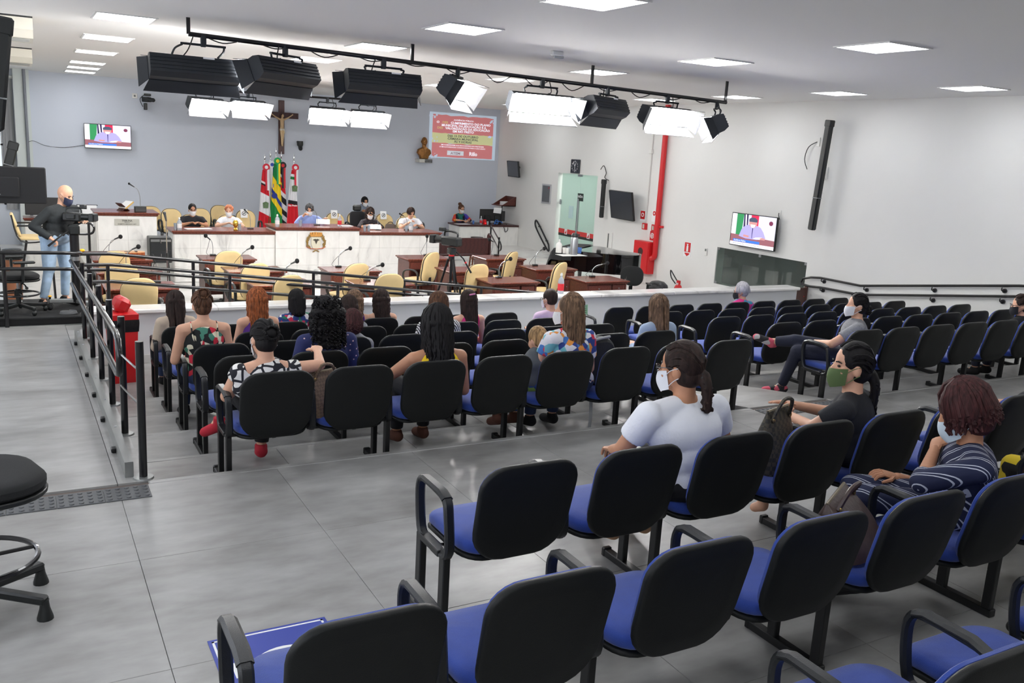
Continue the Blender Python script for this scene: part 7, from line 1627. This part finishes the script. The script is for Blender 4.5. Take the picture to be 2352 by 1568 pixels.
# ---------------------------------------------------------------- things on the dais desk
def dz(x): return .265 if not (4.58 < x < 6.29) else .355
def dtop_(px, py):
    P = atz(px, py, .265)
    if 4.6 < P.x < 6.27: P = atz(px, py, .355)
    P.y = min(18.66, max(17.93, P.y)); return P
def put(px, py, Y=18.25):
    P = aty(px, py, Y); return Vector((P.x, Y, dz(P.x)))
for (px, lab) in ((412, 'before the man in black'), (637, 'left of the man in blue'), (944, 'before the man in white')): bottle('gel_bottle', 'clear pump bottle with white label on the dais desk, %s' % lab, put(px, 515, 18.15), .24, .045, GELB, WHITEP, 'pump bottles on the dais', WHLAB)
bottle('sanitizer_bottle', 'red-labelled bottle on the dais desk before the empty chair', put(780, 515, 18.2), .26, .042, GELB, WHITEP, None, REDLAB)
bottle('sanitizer_bottle', 'red-labelled bottle standing on the low marble wall', (aty(1288, 660, 11.68).x, 11.68, -.045), .33, .05, GELB, WHITEP, None, REDLAB)
TUM = mat('tumbler_glass', (214, 226, 236), .05, trans=.7)
for (px, lab) in ((403, 'left of the man in black'), (550, 'right of the gold ornament'), (690, 'before the man in blue'), (847, 'before the dark-haired woman'), (838, 'beside the black wheelchair'), (934, 'left before the man in white')): cup('water_glass', 'water glass on the dais desk, %s' % lab, put(px, 515, 18.2), .12, .036, TUM, 'water glasses on the dais')
go_ = thing('gold_ornament', 'shiny gold ornament on the dais desk before the red-haired woman', 'ornament', put(541, 515, 18.1)); MB().lathe([(.04, 0), (.045, .02), (.02, .05), (.05, .10), (.055, .16), (.03, .20), (0, .21)], 14).build('vase', mat('shiny_gold', (220, 186, 80), .2, .9), go_)
def sheet(label, P, rz, w=.22, d=.30, rx=0): s = thing('paper_sheet', label, 'paper', P, rz); s.rotation_euler = (rx, 0, rz); MB().bx(-w/2, w/2, -d/2, d/2, .0, .005).build('sheet', PAPER, s, False); return s
sheet('white papers on the desk before the man in black', put(455, 516, 18.35), .2, .50, .20)
P = put(742, 505, 18.45); sheet('white paper held by the man in blue shirt', (P.x, P.y, P.z+.07), -.3, .28, .18, .5)
P = put(862, 508, 18.45); sheet('white paper held by the dark-haired woman', (P.x, P.y, P.z+.06), -.2, .26, .18, .5)
sheet('folded white papers beside the red-labelled bottle on the dais', put(795, 515, 18.3), .1, .26, .18)
for (px, b_, lab) in ((575, -.05, 'right of the red-haired woman'), (728, -.08, 'before the man in blue'), (868, -.10, 'before the dark-haired woman'), (935, -.10, 'before the man in white')): gooseneck('dais_microphone', 'thin desk microphone on the dais, %s' % lab, put(px, 512, 18.40), b_, 0, (.12, .10, .02), 'dais microphones', h=.30, fat=.020, cable=False)
wc = thing('wheelchair', 'black high-backed wheelchair beside the dark-haired woman', 'wheelchair', (aty(828, 500, 19.3).x, 19.35, FZ), PI); MB().slab(rrect(.36, .55, .08, 5, 0, .27), lambda u, v: Vector((u, -.16-.1*v, .50+v)), lambda u, v: Vector((u, -.10-.1*v, .50+v)), .02).build('backrest', BLKC, wc); MB().box((0, -.20, 1.12), (.20, .08, .14), .03).build('headrest', BLACK, wc); MB().box((0, .06, .47), (.40, .42, .07), .02).build('seat', BLKC, wc)
for sx in (-1, 1): MB().tube(arc((sx*.25, 0, .28), .27, 0, 360, 28, 'yz')[:-1], .016, 7, True).build('wheel', BLACK, wc); MB().box((sx*.23, .05, .68), (.05, .28, .04), .012).build('armrest', BLACK, wc)
MB().tube([(.05, .22, .5), (.05, .30, .78)], .012, 6).ell((.05, .31, .80), .025, 8, 6).build('joystick', BLACK, wc)
finalize()
